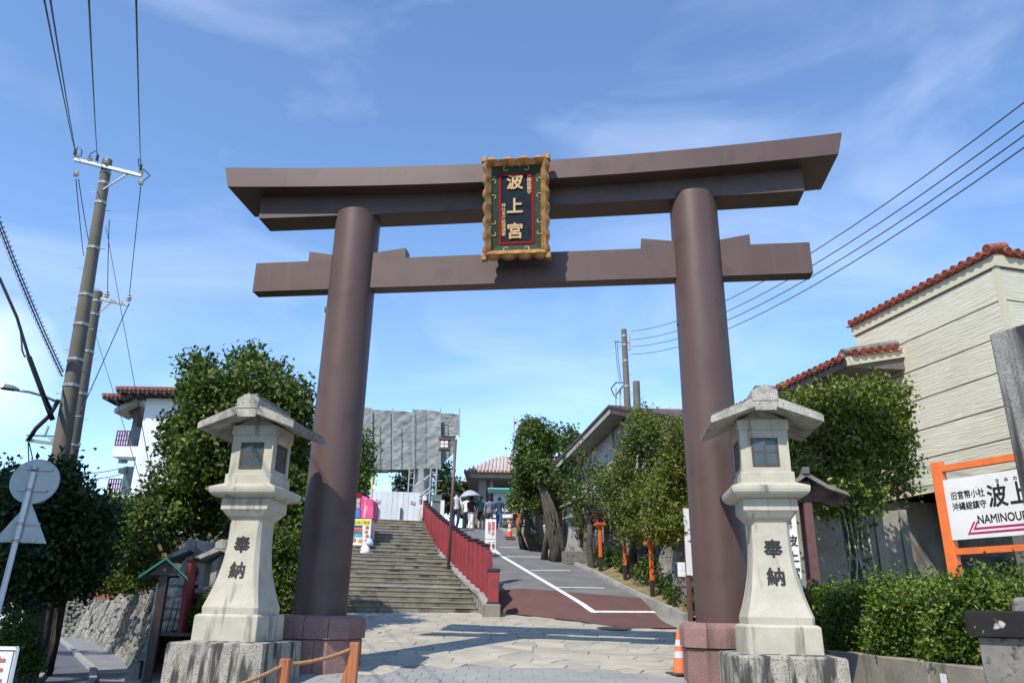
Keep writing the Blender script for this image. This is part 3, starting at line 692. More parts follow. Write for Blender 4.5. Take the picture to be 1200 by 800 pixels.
for cx in (-2.975, 2.975):
    def rb(b, x0, x1, z0, z1, rtop=0, H=.60):
        y0, y1, c_ = -H, H, .22
        if rtop: rings = [(0, z0), (0, z1 - rtop)] + [(rtop * (1 - cos(a)), z1 - rtop + rtop * sin(a)) for a in (.4, .8, 1.2, pi / 2)]
        else: rings = [(0.012, z0), (0, z0 + .012), (0, z1 - .012), (.012, z1)]
        def ring(i, z):
            lx = x0 < cx - H + .05; rx = x1 > cx + H - .05; k = c_ - i * .41
            p = []
            p += [(x0 + i + k, y0 + i, z)] if lx else [(x0, y0 + i, z)]
            p += [(x1 - i - k, y0 + i, z), (x1 - i, y0 + i + k, z), (x1 - i, y1 - i - k, z), (x1 - i - k, y1 - i, z)] if rx else [(x1, y0 + i, z), (x1, y1 - i, z)]
            p += [(x0 + i + k, y1 - i, z), (x0 + i, y1 - i - k, z), (x0 + i, y0 + i + k, z)] if lx else [(x0, y1 - i, z)]
            return p
        b.loft([ring(i, z) for i, z in rings])
    lo_, up_ = (((-.58, .17, .58), (-.61, 0, .37, .61)) if cx < 0 else ((-.58, -.05, .30, .58), (-.61, -.32, .11, .61)))
    for z0, z1, cuts, rt_, H in ((.60, 1.19, lo_, 0, .58), (1.198, 1.515, up_, .09, .61)):
        for xa, xb_ in zip(cuts, cuts[1:]):
            b = MB(); rb(b, cx + xa + .004, cx + xb_ - .004, z0, z1, rt_, H); b.build('base_block', granite_pink, gate, 'abs', smooth=True)
    b = MB(); b.loft([[(cx + h_ * x, h_ * y, z) for x, y in ((-.6, -1), (.6, -1), (1, -.6), (1, .6), (.6, 1), (-.6, 1), (-1, .6), (-1, -.6))] for h_, z in ((.565, .6), (.565, 1.45), (.5, 1.49))]); b.build('base_joint', granite_joint, gate, 'abs')
b = MB(); v = (-2.56, 0, 7.9); b.box((-3.39, -.05, 6.42), (-3.33, .02, 6.5)); b.build('bracket', dark_metal, gate, 'abs'); b = MB(); b.box((2.54, -.1, 6.0), (2.60, -.03, 6.07)); b.build('bracket', dark_metal, gate, 'abs')
# ------------------------------------------------------------------ the name plaque, tilted forward in front of the lintels
plq = thing('shrine_plaque', 'gold framed plaque with large gold characters hanging at the middle of the gate', 'plaque', (0, 0, 0))
v = Vector((TC[0], TC[1], 0)) + Vector((cos(TA), sin(TA), 0)) * -.02 + Vector((sin(TA), -cos(TA), 0)) * .45
plq.location = (v.x, v.y, 7.10); tilt = math.atan2(.27, 1.67)
plq.rotation_euler = (tilt, 0, TA)
HW, HH = .53, 1.70                   # half width, height
def wav(t, n, a): return a * (abs(sin(t * pi * n)) ** .7)
b = MB()
def frame_side(b, p0, p1, inw, nw, amp):     # wavy carved rail from p0 to p1 (x,z), inw = inward direction
    n = 40; rings = []
    d = Vector((p1[0] - p0[0], p1[1] - p0[1])); 
    for i in range(n + 1):
        t = i / n; q = Vector(p0) + d * t; a = wav(t, nw, amp); f_ = .03 * abs(sin(t * pi * nw))
        o_ = q - Vector(inw) * (a - amp * .5); e = q + Vector(inw) * .115; m1 = q + Vector(inw) * .035
        rings.append([(o_.x, -.10 - f_, o_.y), (m1.x, -.16 - f_, m1.y), (e.x, -.085, e.y), (e.x, .03, e.y), (o_.x, .03, o_.y)])
    b.loft(rings)
for p0, p1, inw, nw in (((-HW, -.0), (-HW, HH), (1, 0), 7), ((HW, 0), (HW, HH), (-1, 0), 7), ((-HW, 0), (HW, 0), (0, 1), 4), ((-HW, HH), (HW, HH), (0, -1), 4)):
    b = MB(); frame_side(b, p0, p1, inw, nw, .055); b.build('frame_rail', gold, plq, smooth=True)
for cx_, cz_ in ((-HW, 0), (HW, 0), (-HW, HH), (HW, HH)):
    b = MB(); b.bbox((cx_ - .045, -.155, cz_ - .045), (cx_ + .045, .03, cz_ + .045), .012); b.build('frame_corner', gold, plq)
b = MB(); b.box((-HW + .03, .0, .03), (HW - .03, .05, HH - .03)); b.build('back_board', plq_navy, plq)
# sloping green border
i0, i1, j0, j1 = -HW + .06, HW - .06, .06, HH - .06; a0, a1, c0, c1 = -.29, .29, .235, HH - .235
b = MB()
O = [(i0, -.075, j0), (i1, -.075, j0), (i1, -.075, j1), (i0, -.075, j1)]; I = [(a0, -.015, c0), (a1, -.015, c0), (a1, -.015, c1), (a0, -.015, c1)]
b.add(O + I, [(0, 1, 5, 4), (1, 2, 6, 5), (2, 3, 7, 6), (3, 0, 4, 7)]); b.build('green_border', plq_green, plq, fix=False)
b = MB()
for x0, x1, z0, z1 in ((a0 - .0, a0 + .035, c0, c1), (a1 - .035, a1, c0, c1), (a0 + .035, a1 - .035, c0, c0 + .035), (a0 + .035, a1 - .035, c1 - .035, c1)): b.box((x0, -.032, z0), (x1, .0, z1))
b.build('red_rim', plq_red, plq)
b = MB(); b.box((a0 + .03, -.012, c0 + .03), (a1 - .03, -.002, c1 - .03)); b.build('panel', plq_navy, plq)
b = MB()
def scroll(b, cx_, cz_, sx, sz, vert):
    pts = []
    for i in range(22):
        a = i / 21 * 4.6; r_ = .050 * (1 - .62 * i / 21); x, z_ = r_ * cos(a), r_ * sin(a)
        pts.append((x, z_))
    tail = [(pts[0][0] + .01, pts[0][1] - .05), (pts[0][0] - .015, pts[0][1] - .12)]
    pts = tail[::-1] + pts
    q = []
    for x, z_ in pts:
        if vert: q.append((cx_ + x * sx, 0, cz_ + z_ * sz))
        else: q.append((cx_ + z_ * sx, 0, cz_ + x * sz))
    def yy(x, z_):
        k = max((abs(x) - .29) / .18, 0) if vert else max((abs(z_ - HH / 2) - (HH / 2 - .235)) / .175, 0)
        return -.022 - .06 * min(1, k)
    b = MB(); b.tube([(x, yy(x, z_), z_) for x, _, z_ in q], .006, 5); b.build('scrollwork', plq_cream, plq)
for sx in (-1, 1):
    for z_ in (.42, .62, 1.05, 1.32): scroll(b, sx * .375, z_, sx, 1 if z_ > .9 else -1, True)
    scroll(b, sx * .17, .15, sx, -1, False); scroll(b, sx * .17, HH - .16, sx, 1, False)
for ch, z_ in (('波', 1.30), ('上', .875), ('宮', .44)): text('gold_character', ch, .285, gold2, plq, (-.025, -.020, z_), ext=.010, bold=.008)
text('small_inscription', '沖\n縄\n総\n鎮\n守', .075, gold2, plq, (.215, -.018, 1.27), ext=.004, bold=.002, lead=.98)
text('small_inscription', '神\n社\n本\n庁\n統\n理\n謹\n書', .075, gold2, plq, (-.215, -.018, .66), ext=.003, bold=.001, lead=.95)
for sx in (-.3, .3): b = MB(); b.beam((sx, .04, 1.2), (sx, .3, 1.26), .04, .04); b.build('hanger', dark_metal, plq)
# ------------------------------------------------------------------ the two stone lanterns
def window(parent, c, hw, hh, axis, sgn, mats=(wood_win, pane_blue), bars=(1, 1), fw_=.028):
    b = MB(); cx_, cy_, cz_ = c
    def bx(u0, u1, z0, z1, d0, d1):
        if axis == 'y': b.box((cx_ + u0, min(cy_ + sgn * d0, cy_ + sgn * d1), cz_ + z0), (cx_ + u1, max(cy_ + sgn * d0, cy_ + sgn * d1), cz_ + z1))
        else: b.box((min(cx_ + sgn * d0, cx_ + sgn * d1), cy_ + u0, cz_ + z0), (max(cx_ + sgn * d0, cx_ + sgn * d1), cy_ + u1, cz_ + z1))
    bx(-hw, hw, hh - fw_, hh, -.02, .012); bx(-hw, hw, -hh, -hh + fw_, -.02, .012); bx(-hw, -hw + fw_, -hh + fw_, hh - fw_, -.02, .012); bx(hw - fw_, hw, -hh + fw_, hh - fw_, -.02, .012)
    nx, nz_ = bars
    for i in range(nx): u = -hw + 2 * hw * (i + 1) / (nx + 1); bx(u - fw_ * .45, u + fw_ * .45, -hh + fw_, hh - fw_, -.02, .008)
    for i in range(nz_): z_ = -hh + 2 * hh * (i + 1) / (nz_ + 1); bx(-hw + fw_, hw - fw_, z_ - fw_ * .45, z_ + fw_ * .45, -.02, .006)
    f_ = b.build('window', mats[0], parent, 'abs'); b = MB(); bx(-hw + fw_ * .5, hw - fw_ * .5, -hh + fw_ * .5, hh - fw_ * .5, -.019, .0035)
    dz = wmat(f_).translation.z; p_ = b.build('pane', mats[1], f_, 'abs'); return f_
def sq(h, z, c=.0): return [(-h + c, -h, z), (h - c, -h, z), (h, -h + c, z), (h, h - c, z), (h - c, h, z), (-h + c, h, z), (-h, h - c, z), (-h, -h + c, z)]
def make_lantern(label, loc, rz0, mats, group, plinth_gap=True):
    t = thing('stone_lantern', label, 'stone lantern', loc, rz0, group)
    body, base, roof_ = mats
    b = MB()
    for x0, x1 in ((-.635, -.03), (-.022, .635)): b.hexa([(x0, -.635, .35), (x1, -.635, .35), (x1, .635, .35), (x0, .635, .35), (x0 + (.012 if x0 < -.5 else 0), -.62, 1.165), (x1 - (.012 if x1 > .5 else 0), -.62, 1.165), (x1 - (.012 if x1 > .5 else 0), .62, 1.165), (x0 + (.012 if x0 < -.5 else 0), .62, 1.165)])
    b.loft([sq(.622, 1.16, .01), sq(.612, 1.185, .01), sq(.43, 1.203, .01)]); b.build('plinth', base, t, 'abs')
    b = MB(); b.loft([sq(.428, 1.20, .008), sq(.425, 1.49, .008), sq(.415, 1.505, .008), sq(.39, 1.52, .01)]); b.build('base_block', body, t, 'abs')
    b = MB(); rings = [sq(.375, 1.52, .035), sq(.38, 1.60, .035)]
    for i in range(1, 17):
        f_ = i / 16; h_ = .225 + .155 * (1 - f_) ** 2.3; rings.append(sq(h_, 1.60 + (2.70 - 1.60) * f_, .035 + .02 * (1 - abs(2 * f_ - 1))))
    rings += [sq(.232, 2.72, .03), sq(.27, 2.76, .03), sq(.31, 2.82, .02), sq(.325, 2.84, .0)]
    b.loft(rings); b.build('shaft', body, t, 'abs')
    b = MB(); b.loft([sq(.325, 2.842), sq(.325, 2.985), sq(.315, 2.99)]); b.build('capital', body, t, 'abs')
    b = MB(); b.loft([sq(.32, 2.99)] + [sq(.34 + .125 * sin(a) , 2.99 + .10 * (1 - cos(a))) for a in (.3, .6, .9, 1.2, pi / 2)] + [sq(.465, 3.125), sq(.33, 3.185)]); b.build('cornice', body, t, 'abs')
    b = MB(); b.loft([sq(.325, 3.18), sq(.325, 3.31), sq(.31, 3.32)]); b.build('box_foot', body, t, 'abs')
    b = MB(); b.loft([sq(.297, 3.32), sq(.297, 3.855)]); b.build('light_box', body, t, 'abs')
    for ax, sg, c in (('y', -1, (0, -.297, 3.57)), ('x', -1, (-.297, 0, 3.57)), ('x', 1, (.297, 0, 3.57)), ('y', 1, (0, .297, 3.57))): window(t, c, .165, .18, ax, sg)
    b = MB(); b.box((-.315, -.315, 3.856), (.315, .315, 3.985)); b.prism([(-.30, 3.985), (.30, 3.985), (0, 4.15)], 1, -.26, .26)
    b.box((-.045, -.30, 4.03), (.045, -.262, 4.10)); b.build('beam_block', body, t, 'abs')
    # gabled roof slab: ridge runs front to back
    for s_ in (-1, 1):
        b = MB(); q = lambda x: s_ * x
        pr = [(0, 4.135), (q(.36), 4.0), (q(.68), 3.885), (q(.68), 3.965), (q(.66), 3.98), (q(.36), 4.11), (0, 4.255)]
        b.prism(pr if s_ > 0 else pr[::-1], 1, -.60, .60); rs_ = b.build('roof_slope', roof_, t, 'abs')
        b = MB(); b.loft([[(q(.665), y_, 3.985), (q(.36), y_, 4.113), (q(.01), y_, 4.257), (q(.01), y_, 4.268), (q(.36), y_, 4.124), (q(.668), y_, 3.992)] for y_ in (-.585, .595)]); b.box((min(q(.681), q(.684)), -.59, 3.89), (max(q(.681), q(.684)), .59, 3.96)); o = b.build('lichen_skin', lant_ridge, rs_, 'abs'); o['kind'] = 'stuff'
    b = MB(); b.prism([(-.155, 4.16), (.155, 4.16), (.155, 4.295), (0, 4.365), (-.155, 4.295)], 1, -.615, .615)
    b.prism([(-.125, 4.04), (.125, 4.04), (.15, 4.17), (-.15, 4.17)], 1, -.607, -.57); b.build('ridge_cap', roof_, t, 'abs')
    b = MB(); b.box((-.10, -.55, 4.30), (.10, .60, 4.372)); b.build('ridge_top', lant_ridge, t, 'abs')
    for ch, z_ in (('奉', 2.375), ('納', 2.045)):
        f_ = (z_ - 1.6) / 1.1; h_ = .225 + .155 * (1 - f_) ** 2.3; sl = -.155 * 2.3 * (1 - f_) ** 1.3 / 1.1
        o = text('inscription', ch, .225, ink, t, (0, -h_ - .002, z_ - loc[2]), rot=(pi / 2 + math.atan(sl) , 0, 0), ext=.004, bold=.0065)
    return t
LZ = .45
def lpos(lx, ly): return (TC[0] + lx * cos(TA) - ly * sin(TA), TC[1] + lx * sin(TA) + ly * cos(TA), LZ)
lan1 = make_lantern('big cream stone lantern in front of the left column of the gate', lpos(-3.46, -1.6), TA, (lant, lant_base, lant_roof), 'big stone lanterns before the gate')
lan2 = copy_tree(lan1); lan2.location = lpos(3.365, -1.6); lan2.rotation_euler = (0, 0, TA)
lan2['label'] = 'big cream stone lantern in front of the right column of the gate, beside the hedge'
# ================================================================== RIGHT SIDE
# ---- cream building
BA = -14; BD = Vector((sin(radians(BA)), cos(radians(BA)), 0)); BN = Vector((-BD.y, BD.x, 0))      # BN points to the path
BC = Vector((10.371, 15, 0)); BE = BC + BD * 4.62
bld = thing('cream_building', 'cream ribbed building with red tile eave at the right, over the orange sign', 'building', (BC.x, BC.y, 1.0))
def W(u, out, z): v = BC + BD * u + BN * out; return (v.x, v.y, z)          # u away from the corner along the side wall
def FW(u, out, z): v = BC - BN * u - BD * out; return (v.x, v.y, z)         # u along the front wall to the right
def slabw(b, fn, u0, u1, z0, z1, o0, o1):
    b.hexa([fn(u0, o0, z0), fn(u1, o0, z0), fn(u1, o1, z0), fn(u0, o1, z0), fn(u0, o0, z1), fn(u1, o0, z1), fn(u1, o1, z1), fn(u0, o1, z1)])
b = MB(); slabw(b, W, .05, 4.62, 4.36, 9.0, -7.5, -.03); b.build('wall_core', joint_b, bld, 'world')
zb = [4.52, 5.15, 5.82, 6.54, 7.27, 8.03, 8.78]
for z0, z1 in zip(zb, zb[1:]):
    b = MB(); slabw(b, W, .10, 4.6, z0 + .016, z1 - .016, -.06, .0); b.build('siding_panel', siding, bld, 'world')
    b = MB(); slabw(b, FW, .10, 7.5, z0 + .016, z1 - .016, -.06, .0); b.build('siding_panel', siding, bld, 'world')
b = MB(); slabw(b, W, -.014, .09, 4.52, 8.79, -.09, .014); b.build('corner_trim', siding_trim, bld, 'world')
b = MB(); slabw(b, W, -.02, 4.62, 4.36, 4.515, -7.5, .012); b.build('bottom_trim', siding_trim, bld, 'world')
b = MB(); slabw(b, W, -.05, 4.66, 8.795, 9.06, -7.5, .05); b.build('fascia', siding_trim, bld, 'world')
# eave tiles: round end discs with a rosette, each on a short barrel tile; flat pans between
def disc_mesh(r, L_):
    b = MB(); n = 14
    def ring(q, y): return [(q * cos(2 * pi * k / n), y, q * sin(2 * pi * k / n)) for k in range(n)]
    b.loft([ring(r * .96, L_), ring(r, 0), ring(r * .98, -.012), ring(r * .78, -.012), ring(r * .74, .0), ring(r * .40, .0), ring(r * .36, -.01), ring(r * .05, -.012)])
    for k in range(8):
        a = 2 * pi * k / 8; c = (r * .57 * cos(a), -.004, r * .57 * sin(a)); b.sphere(c, r * .13, 6, 3)
    o = b.build('t', tile_red); me = o.data; bpy.data.objects.remove(o); return me
dm = disc_mesh(.082, .5); dmb = disc_mesh(.115, .5)
b = MB(); n = 8
b.loft([[(.09 * cos(pi + pi * k / n) * q, y, .05 * sin(pi + pi * k / n) * q + .0) for k in range(n + 1)] + [(.09 * cos(2 * pi - pi * k / n) * q, y, .05 * sin(2 * pi - pi * k / n) * q + .02) for k in range(n + 1)] for q, y in ((1, 0), (1, .5))])
o = b.build('t', tile_red); pan = o.data; bpy.data.objects.remove(o)
def tile_row(parent, o0, d, nrm, z0, n_, step, slope=.25, first=None, skip=0, dz=0.0):
    ang = atan2(-nrm.x, nrm.y) + pi      # local -y looks along nrm
    pm = wmat(parent).translation
    for i in range(n_):
        v = o0 + d * (step * (i + .0)) + nrm * .10; place('eave_tile', dmb if (first and i == 0) else dm, parent, (v.x - pm.x, v.y - pm.y, z0 + dz * i + (.04 if first and i == 0 else 0) - pm.z), (slope, 0, ang))
        v = o0 + d * (step * (i + .5)) + nrm * .07; place('pan_tile', pan, parent, (v.x - pm.x, v.y - pm.y, z0 + dz * (i + .5) - .045 - pm.z), (slope, 0, ang))
tile_row(bld, BC + BN * .06 - BD * .02, BD, BN, 9.13, 20, .24, first=True)
tile_row(bld, BC - BD * .06 - BN * .26, -BN, -BD, 9.13, 18, .24)
b = MB(); slabw(b, W, -.05, 4.7, 9.06, 9.17, -7.5, -.02)
b.loft([[W(-.03, .0, 9.17), W(-.03, -7.5, 9.17), W(4.68, -7.5, 9.17), W(4.68, .0, 9.17)], [W(1.5, -2.0, 9.75), W(1.5, -5, 9.75), W(3.0, -5, 9.75), W(3.0, -2.0, 9.75)]]); b.build('roof', tile_red, bld, 'world')
# ground floor, set back under the overhang
b = MB(); slabw(b, W, 4.2, 4.6, 1.0, 4.36, -5.0, -.25); b.build('cross_wall', conc, bld, 'world')
b = MB(); slabw(b, W, .2, 4.2, 1.0, 4.355, -5.0, -1.7); b.build('recessed_wall', conc, bld, 'world')
b = MB(); slabw(b, W, 2.6, 4.18, 2.35, 2.40, -1.69, -.9); b.hexa([W(2.9, -1.69, 2.4), W(4.0, -1.69, 2.4), W(4.0, -1.1, 2.4), W(2.9, -1.1, 2.4), W(2.9, -1.69, 3.0), W(4.0, -1.69, 3.0), W(4.0, -1.6, 3.0), W(2.9, -1.6, 3.0)]); b.build('vent_hood', conc_dark, bld, 'world')
for u in (.6, 1.5, 2.4):
    b = MB(); slabw(b, W, u, u + .55, 1.3, 2.9, -1.70, -1.66); b.build('window_opening', dark_metal, bld, 'world')
for u in (.3, 1.15): b = MB(); slabw(b, W, u, u + .22, 1.0, 4.354, -1.2, -.5); b.build('pier', conc_dark, bld, 'world')
# ---- lower wing with its own tiled eave, beyond the building
wing = thing('tiled_wing', 'low wing behind the ivy tree with dark soffit and red tile eave', 'building', (BE.x, BE.y, 1.0))
b = MB(); slabw(b, W, 4.66, 11, 1.0, 7.3, -5, -.4); b.build('wall', conc, wing, 'world')
EZ = 7.50
def EV(u, out, z): v = BC + BD * u + BN * out; return (v.x, v.y, z)
b = MB(); b.loft([[EV(u, 1.62, EZ - .22), EV(u, 1.62, EZ - .06), EV(u, -.4, EZ + .42), EV(u, -.4, EZ - .10)] for u in (3.02, 9.6)]); b.build('soffit', soffit, wing, 'world')
b = MB(); b.loft([[EV(u, 1.70, EZ - .24), EV(u, 1.70, EZ - .05), EV(u, 1.62, EZ - .05), EV(u, 1.62, EZ - .24)] for u in (3.0, 9.6)]); b.build('gutter', wood_dk, wing, 'world')
b = MB(); b.loft([[EV(2.96, o_, EZ + (1.66 - o_) * .23 - .20), EV(2.96, o_, EZ + (1.66 - o_) * .23 + .02), EV(3.03, o_, EZ + (1.66 - o_) * .23 + .02), EV(3.03, o_, EZ + (1.66 - o_) * .23 - .20)] for o_ in (1.66, -.0)]); b.build('verge_board', siding_trim, wing, 'world')
tile_row(wing, BC + BD * 3.1 + BN * 1.66, BD, BN, EZ + .03, 27, .24)
tile_row(wing, BC + BD * 2.98 + BN * 1.5, -BN, -BD, EZ + .12, 6, .24, dz=.05)
b = MB(); b.loft([[EV(u, 1.64, EZ - .04), EV(u, 1.64, EZ + .05), EV(u, -.4, EZ + .52), EV(u, -.4, EZ + .43)] for u in (3.0, 9.6)]); b.build('roof', tile_red, wing, 'world')
b = MB(); b.tube([EV(3.05, 1.7, EZ + .16), EV(3.05, .1, EZ + .55)], .09, 10); b.build('ridge_tile', tile_old, wing, 'world')
b = MB(); b.tube([EV(3.8, 1.6, EZ - .25), EV(3.8, 1.5, EZ - .35), EV(3.8, .1, EZ - .55), EV(3.8, -.35, EZ - .6)], .035, 8); b.build('downpipe', roof_br, wing, 'world')
# ---- ivy covered tree in front of it
t0 = P(1007, 682, 15.2)
lobes = [pxlobe(px, py, 15.0 + (i % 3) * .4, rx, ry, 46) for i, (px, py, rx, ry) in enumerate(((1000, 500, 56, 44), (960, 545, 42, 50), (1030, 540, 40, 52), (985, 575, 44, 34), (1015, 470, 38, 26), (1038, 502, 20, 42), (945, 495, 30, 28), (1040, 470, 16, 15), (930, 478, 22, 14), (975, 478, 38, 26)))]
tree('leafy_tree', 'dense box shaped glossy tree against the cream building wall', (t0.x, t0.y, 1.1), lobes, 22000, .115, lf_ivy, bark_d, 21, trunks=[([(t0.x, t0.y, .9), (t0.x - .05, t0.y, 2.4), (t0.x - .1, t0.y, 4.2)], [.16, .13, .10])], k=12, cs=.11)
vn = thing('climbing_vine', 'pale vine stems climbing the trunk under the box shaped tree', 'vine', (t0.x, t0.y - .3, 1.1))
rr = random.Random(5); pts = []
for q in range(5):
    x0 = t0.x - .25 + q * .11; y0 = t0.y - .25; pl = [(x0 + rr.uniform(-.05, .05), y0 + rr.uniform(-.04, .04), 1.1 + k * .4) for k in range(8)]
    b = MB(); b.tube(pl, .018, 5); b.build('stem', stone_pale, vn, 'world')
    for k in range(26): a = rr.random() * 6.9; i = int(a); p = Vector(pl[i]).lerp(Vector(pl[i + 1]), a - i); pts += [(p.x + rr.gauss(0, .06), p.y + rr.gauss(0, .04), p.z + rr.gauss(0, .05)) for _ in range(3)]
leaves('leaves', pts, .11, lf_olive, 8, vn)
# ---- concrete garden walls behind
for a, c, z1, nm, lb in (((5.5, 17.6), (7.9, 17.0), 4.2, 'garden_wall', 'stained concrete wall with a dark shadow behind the roofed notice board'), ((7.0, 18.6), (9.1, 18.3), 4.0, 'garden_wall', 'tall grey concrete wall behind the trunk of the box shaped tree')):
    g = thing(nm, lb, 'wall', (a[0], a[1], 1.0)); b = MB(); b.beam((a[0], a[1], 2.4), (c[0], c[1], 2.4), .18, 2 * (z1 - 2.4)); b.build('panel', conc, g, 'world')
    b = MB(); b.beam((c[0], c[1] - .02, 2.4), (c[0] + .16, c[1] - .03, 2.4), .26, 2 * (z1 - 2.38)); b.build('pilaster', conc, g, 'world')
    rr = random.Random(int(a[0] * 7))
    d = Vector((c[0] - a[0], c[1] - a[1], 0)); n = int(d.length / .24)
    for i in range(n):
        for j in range(4):
            v = Vector((a[0], a[1] - .25 - rr.random() * .1, 1.15 + j * .22)) + d * ((i + rr.random() * .5) / n); b = MB(); b.rock(tuple(v), rr.uniform(.10, .17), (1, .8, .8)); b.build('stone', rubble, g, 'world')
# ---- roofed notice board with the tall white name board beside it
def roofed_post(label, p, h, az, roof_m, post_m, wdt=.9, rw_=.55, board=True):
    t = thing('roofed_notice_board', label, 'notice board', p, az)
    for y in (0, wdt):
        b = MB(); b.bbox((-.07, y - .07, 0), (.07, y + .07, h), .006); b.build('post', post_m, t)
        b = MB(); b.prism([(-.14, 0), (.14, 0), (.14, .34), (.07, .42), (-.07, .42), (-.14, .34)], 1, y - .075, y + .075); b.build('post_foot', post_m, t)
    b = MB(); b.box((-.06, -.25, h - .16), (.06, wdt + .25, h - .03)); b.build('ridge_beam', post_m, t)
    b = MB(); b.box((-rw_ * .8, -.05, h - .34), (rw_ * .8, .05, h - .24)); b.build('cross_beam', post_m, t)
    for s_ in (-1, 1):
        b = MB(); pr = [(0, h + .12), (s_ * rw_ * .5, h - .10), (s_ * rw_, h - .24), (s_ * rw_, h - .29), (s_ * rw_ * .5, h - .17), (0, h + .04)]
        b.prism(pr, 1, -.35, wdt + .35); b.build('roof_slope', roof_m, t)
    b = MB(); b.bbox((-.06, -.38, h + .08), (.06, wdt + .38, h + .19), .015); b.build('ridge_cap', roof_m, t)
    if board:
        b = MB(); b.box((-.05, .08, .75), (.05, wdt - .08, h - .4)); b.build('board', paper, t)
        b = MB(); b.box((-.062, .10, .80), (-.056, wdt - .1, h - .45)); b.build('glass', glass, t)
        for z_ in (.70, h - .42): b = MB(); b.box((-.065, .06, z_), (.065, wdt - .06, z_ + .07)); b.build('rail', post_m, t)
    return t
q = P(957, 690, 13.2); roofed_post('maroon post notice board with curved tile roof behind the right stone lantern', (q.x, q.y, 1.05), 2.75, radians(-16), tile_old, wood_br, .9, .62, False)
nb = thing('name_board', 'tall white board with vertical black characters behind the right stone lantern', 'sign board', (0, 0, 0))
q = P(930, 684, 12.2); nb.location = (q.x, q.y, 1.9); nb.rotation_euler = (0, 0, radians(-12))
b = MB(); b.box((-.30, .0, -.35), (.13, .03, 1.52)); b.build('board', white_m, nb)
text('lettering', '波\n上\n宮', .175, ink, nb, (.035, -.004, .57), ext=.002, bold=.004, lead=1.35)
text('lettering', '沖\n縄\n総\n鎮\n守', .07, ink, nb, (.03, -.004, 1.15), ext=.002, lead=.95)
text('lettering', 'な\nみ\nの\nう\nえ\nぐ\nう', .08, ink, nb, (-.19, -.004, .85), ext=.002, lead=1.6)
b = MB(); b.box((-.33, -.005, -.4), (-.30, .04, 1.55)); b.build('edge_frame', wood_br, nb)
# ---- low wall and hedge
lw = thing('low_concrete_wall', 'low stained concrete wall under the clipped hedge', 'low wall', (4.65, 10, .6))
for y0, y1 in ((7.6, 9.1), (9.11, 10.6), (10.61, 12.1), (12.11, 13.6)):
    b = MB(); b.bbox((4.62, y0, .35), (4.84, y1, 1.172), .012); b.build('wall_section', conc, lw, 'world')
b = MB(); b.box((4.612, 8.75, .98), (4.621, 8.86, 1.07)); b.build('plate', white_m, lw, 'world')
hd = thing('clipped_hedge', 'clipped glossy green hedge behind the low wall at the right', 'hedge', (5.5, 10, 1.0))
r = np.random.RandomState(4)
m = 5600; y = r.uniform(6.6, 13.8, m); u = r.uniform(0, 1, m); side = r.rand(m) < .62
x = np.where(side, 4.72 + np.abs(r.normal(0, .10, m)), r.uniform(4.72, 6.5, m)); z = np.where(side, 1.12 + u * .83, 1.92 + r.normal(0, .05, m))
bumpy = .09 * np.sin(y * 3.1) + .06 * np.sin(y * 7.7 + 1); x = x + np.where(side, .10 * np.sin(y * 4.3 + z * 3) + np.clip(1.5 - z, 0, 1) * .18, 0); z = z + np.where(side, bumpy * u, bumpy)
tips = r.rand(m) < .05; z = z + np.where(tips & ~side, r.uniform(.03, .22, m), 0)
pts = np.repeat(np.stack([x, y, z], 1), 8, 0) + r.normal(0, .05, (m * 8, 3))
leaves('leaves', pts, .062, lf_hedge, 3, hd, upb=.25, asp=.5)
rr = random.Random(2)
for i in range(26):
    b = MB(); yy = 6.8 + i * .27; b.tube([(5.2 + rr.uniform(-.2, .2), yy, .9), (5.1 + rr.uniform(-.3, .3), yy + rr.uniform(-.1, .1), 1.5), (5.1 + rr.uniform(-.3, .3), yy + rr.uniform(-.2, .2), 2.0)], [.02, .015, .008], 5); b.build('stem', bark_d, hd, 'world')
b = MB(); b.box((4.84, 6.5, .9), (9.5, 14.2, 1.12)); struct('planting_bed', b, soil)
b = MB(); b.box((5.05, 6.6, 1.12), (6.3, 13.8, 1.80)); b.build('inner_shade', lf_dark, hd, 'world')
# ---- orange framed sign
SA = -26; SDv = Vector((-sin(radians(SA)), -cos(radians(SA)), 0))           # from far left post towards the viewer
sg = thing('shrine_direction_sign', 'white direction sign in an orange frame above the hedge', 'sign', (5.93, 10.5, 1.0), atan2(SDv.y, SDv.x))
# local x along the board (to the right in the photo), local -y faces the path
for x0 in (-.06, 2.35):
    b = MB(); b.bbox((x0 - .075, -.045, 0), (x0 + .075, .065, 2.66), .008); b.build('post', orange_s, sg)
b = MB(); b.box((.018, -.03, 2.515), (2.27, .05, 2.60)); b.build('top_rail', orange_s, sg)
b = MB(); b.box((.018, -.03, 1.42), (2.27, .05, 1.50)); b.build('bottom_rail', orange_s, sg)
b = MB(); b.bbox((.02, -.055, 1.605), (2.28, -.032, 2.395), .003); bd_ = b.build('board', white_m, sg)
def tx(s, size, x, z, bold=0, mat=ink, sx=1.0, **k): return text('lettering', s, size, mat, bd_, (x, -.057, z), ext=.0015, bold=bold, sx=sx, **k)
tx('旧官幣小社', .112, .335, 2.165, .0014, sx=.84); tx('沖縄総鎮守', .112, .335, 2.02, .0014, sx=.84)
tx('波', .30, .725, 2.09, .006, sx=.88); tx('上', .30, 1.00, 2.09, .006, sx=.88); tx('宮', .30, 1.28, 2.09, .006, sx=.88)
for i, ch in enumerate('なみのうえ'): tx(ch, .055, .76 + i * .115, 2.29, .0008)
tx('NAMINOUE-SHRINE', .15, .41, 1.83, .0022, align='LEFT', sx=.80)
mag = M('magenta_print', (.42, .02, .12), rough=.5)
b = MB()
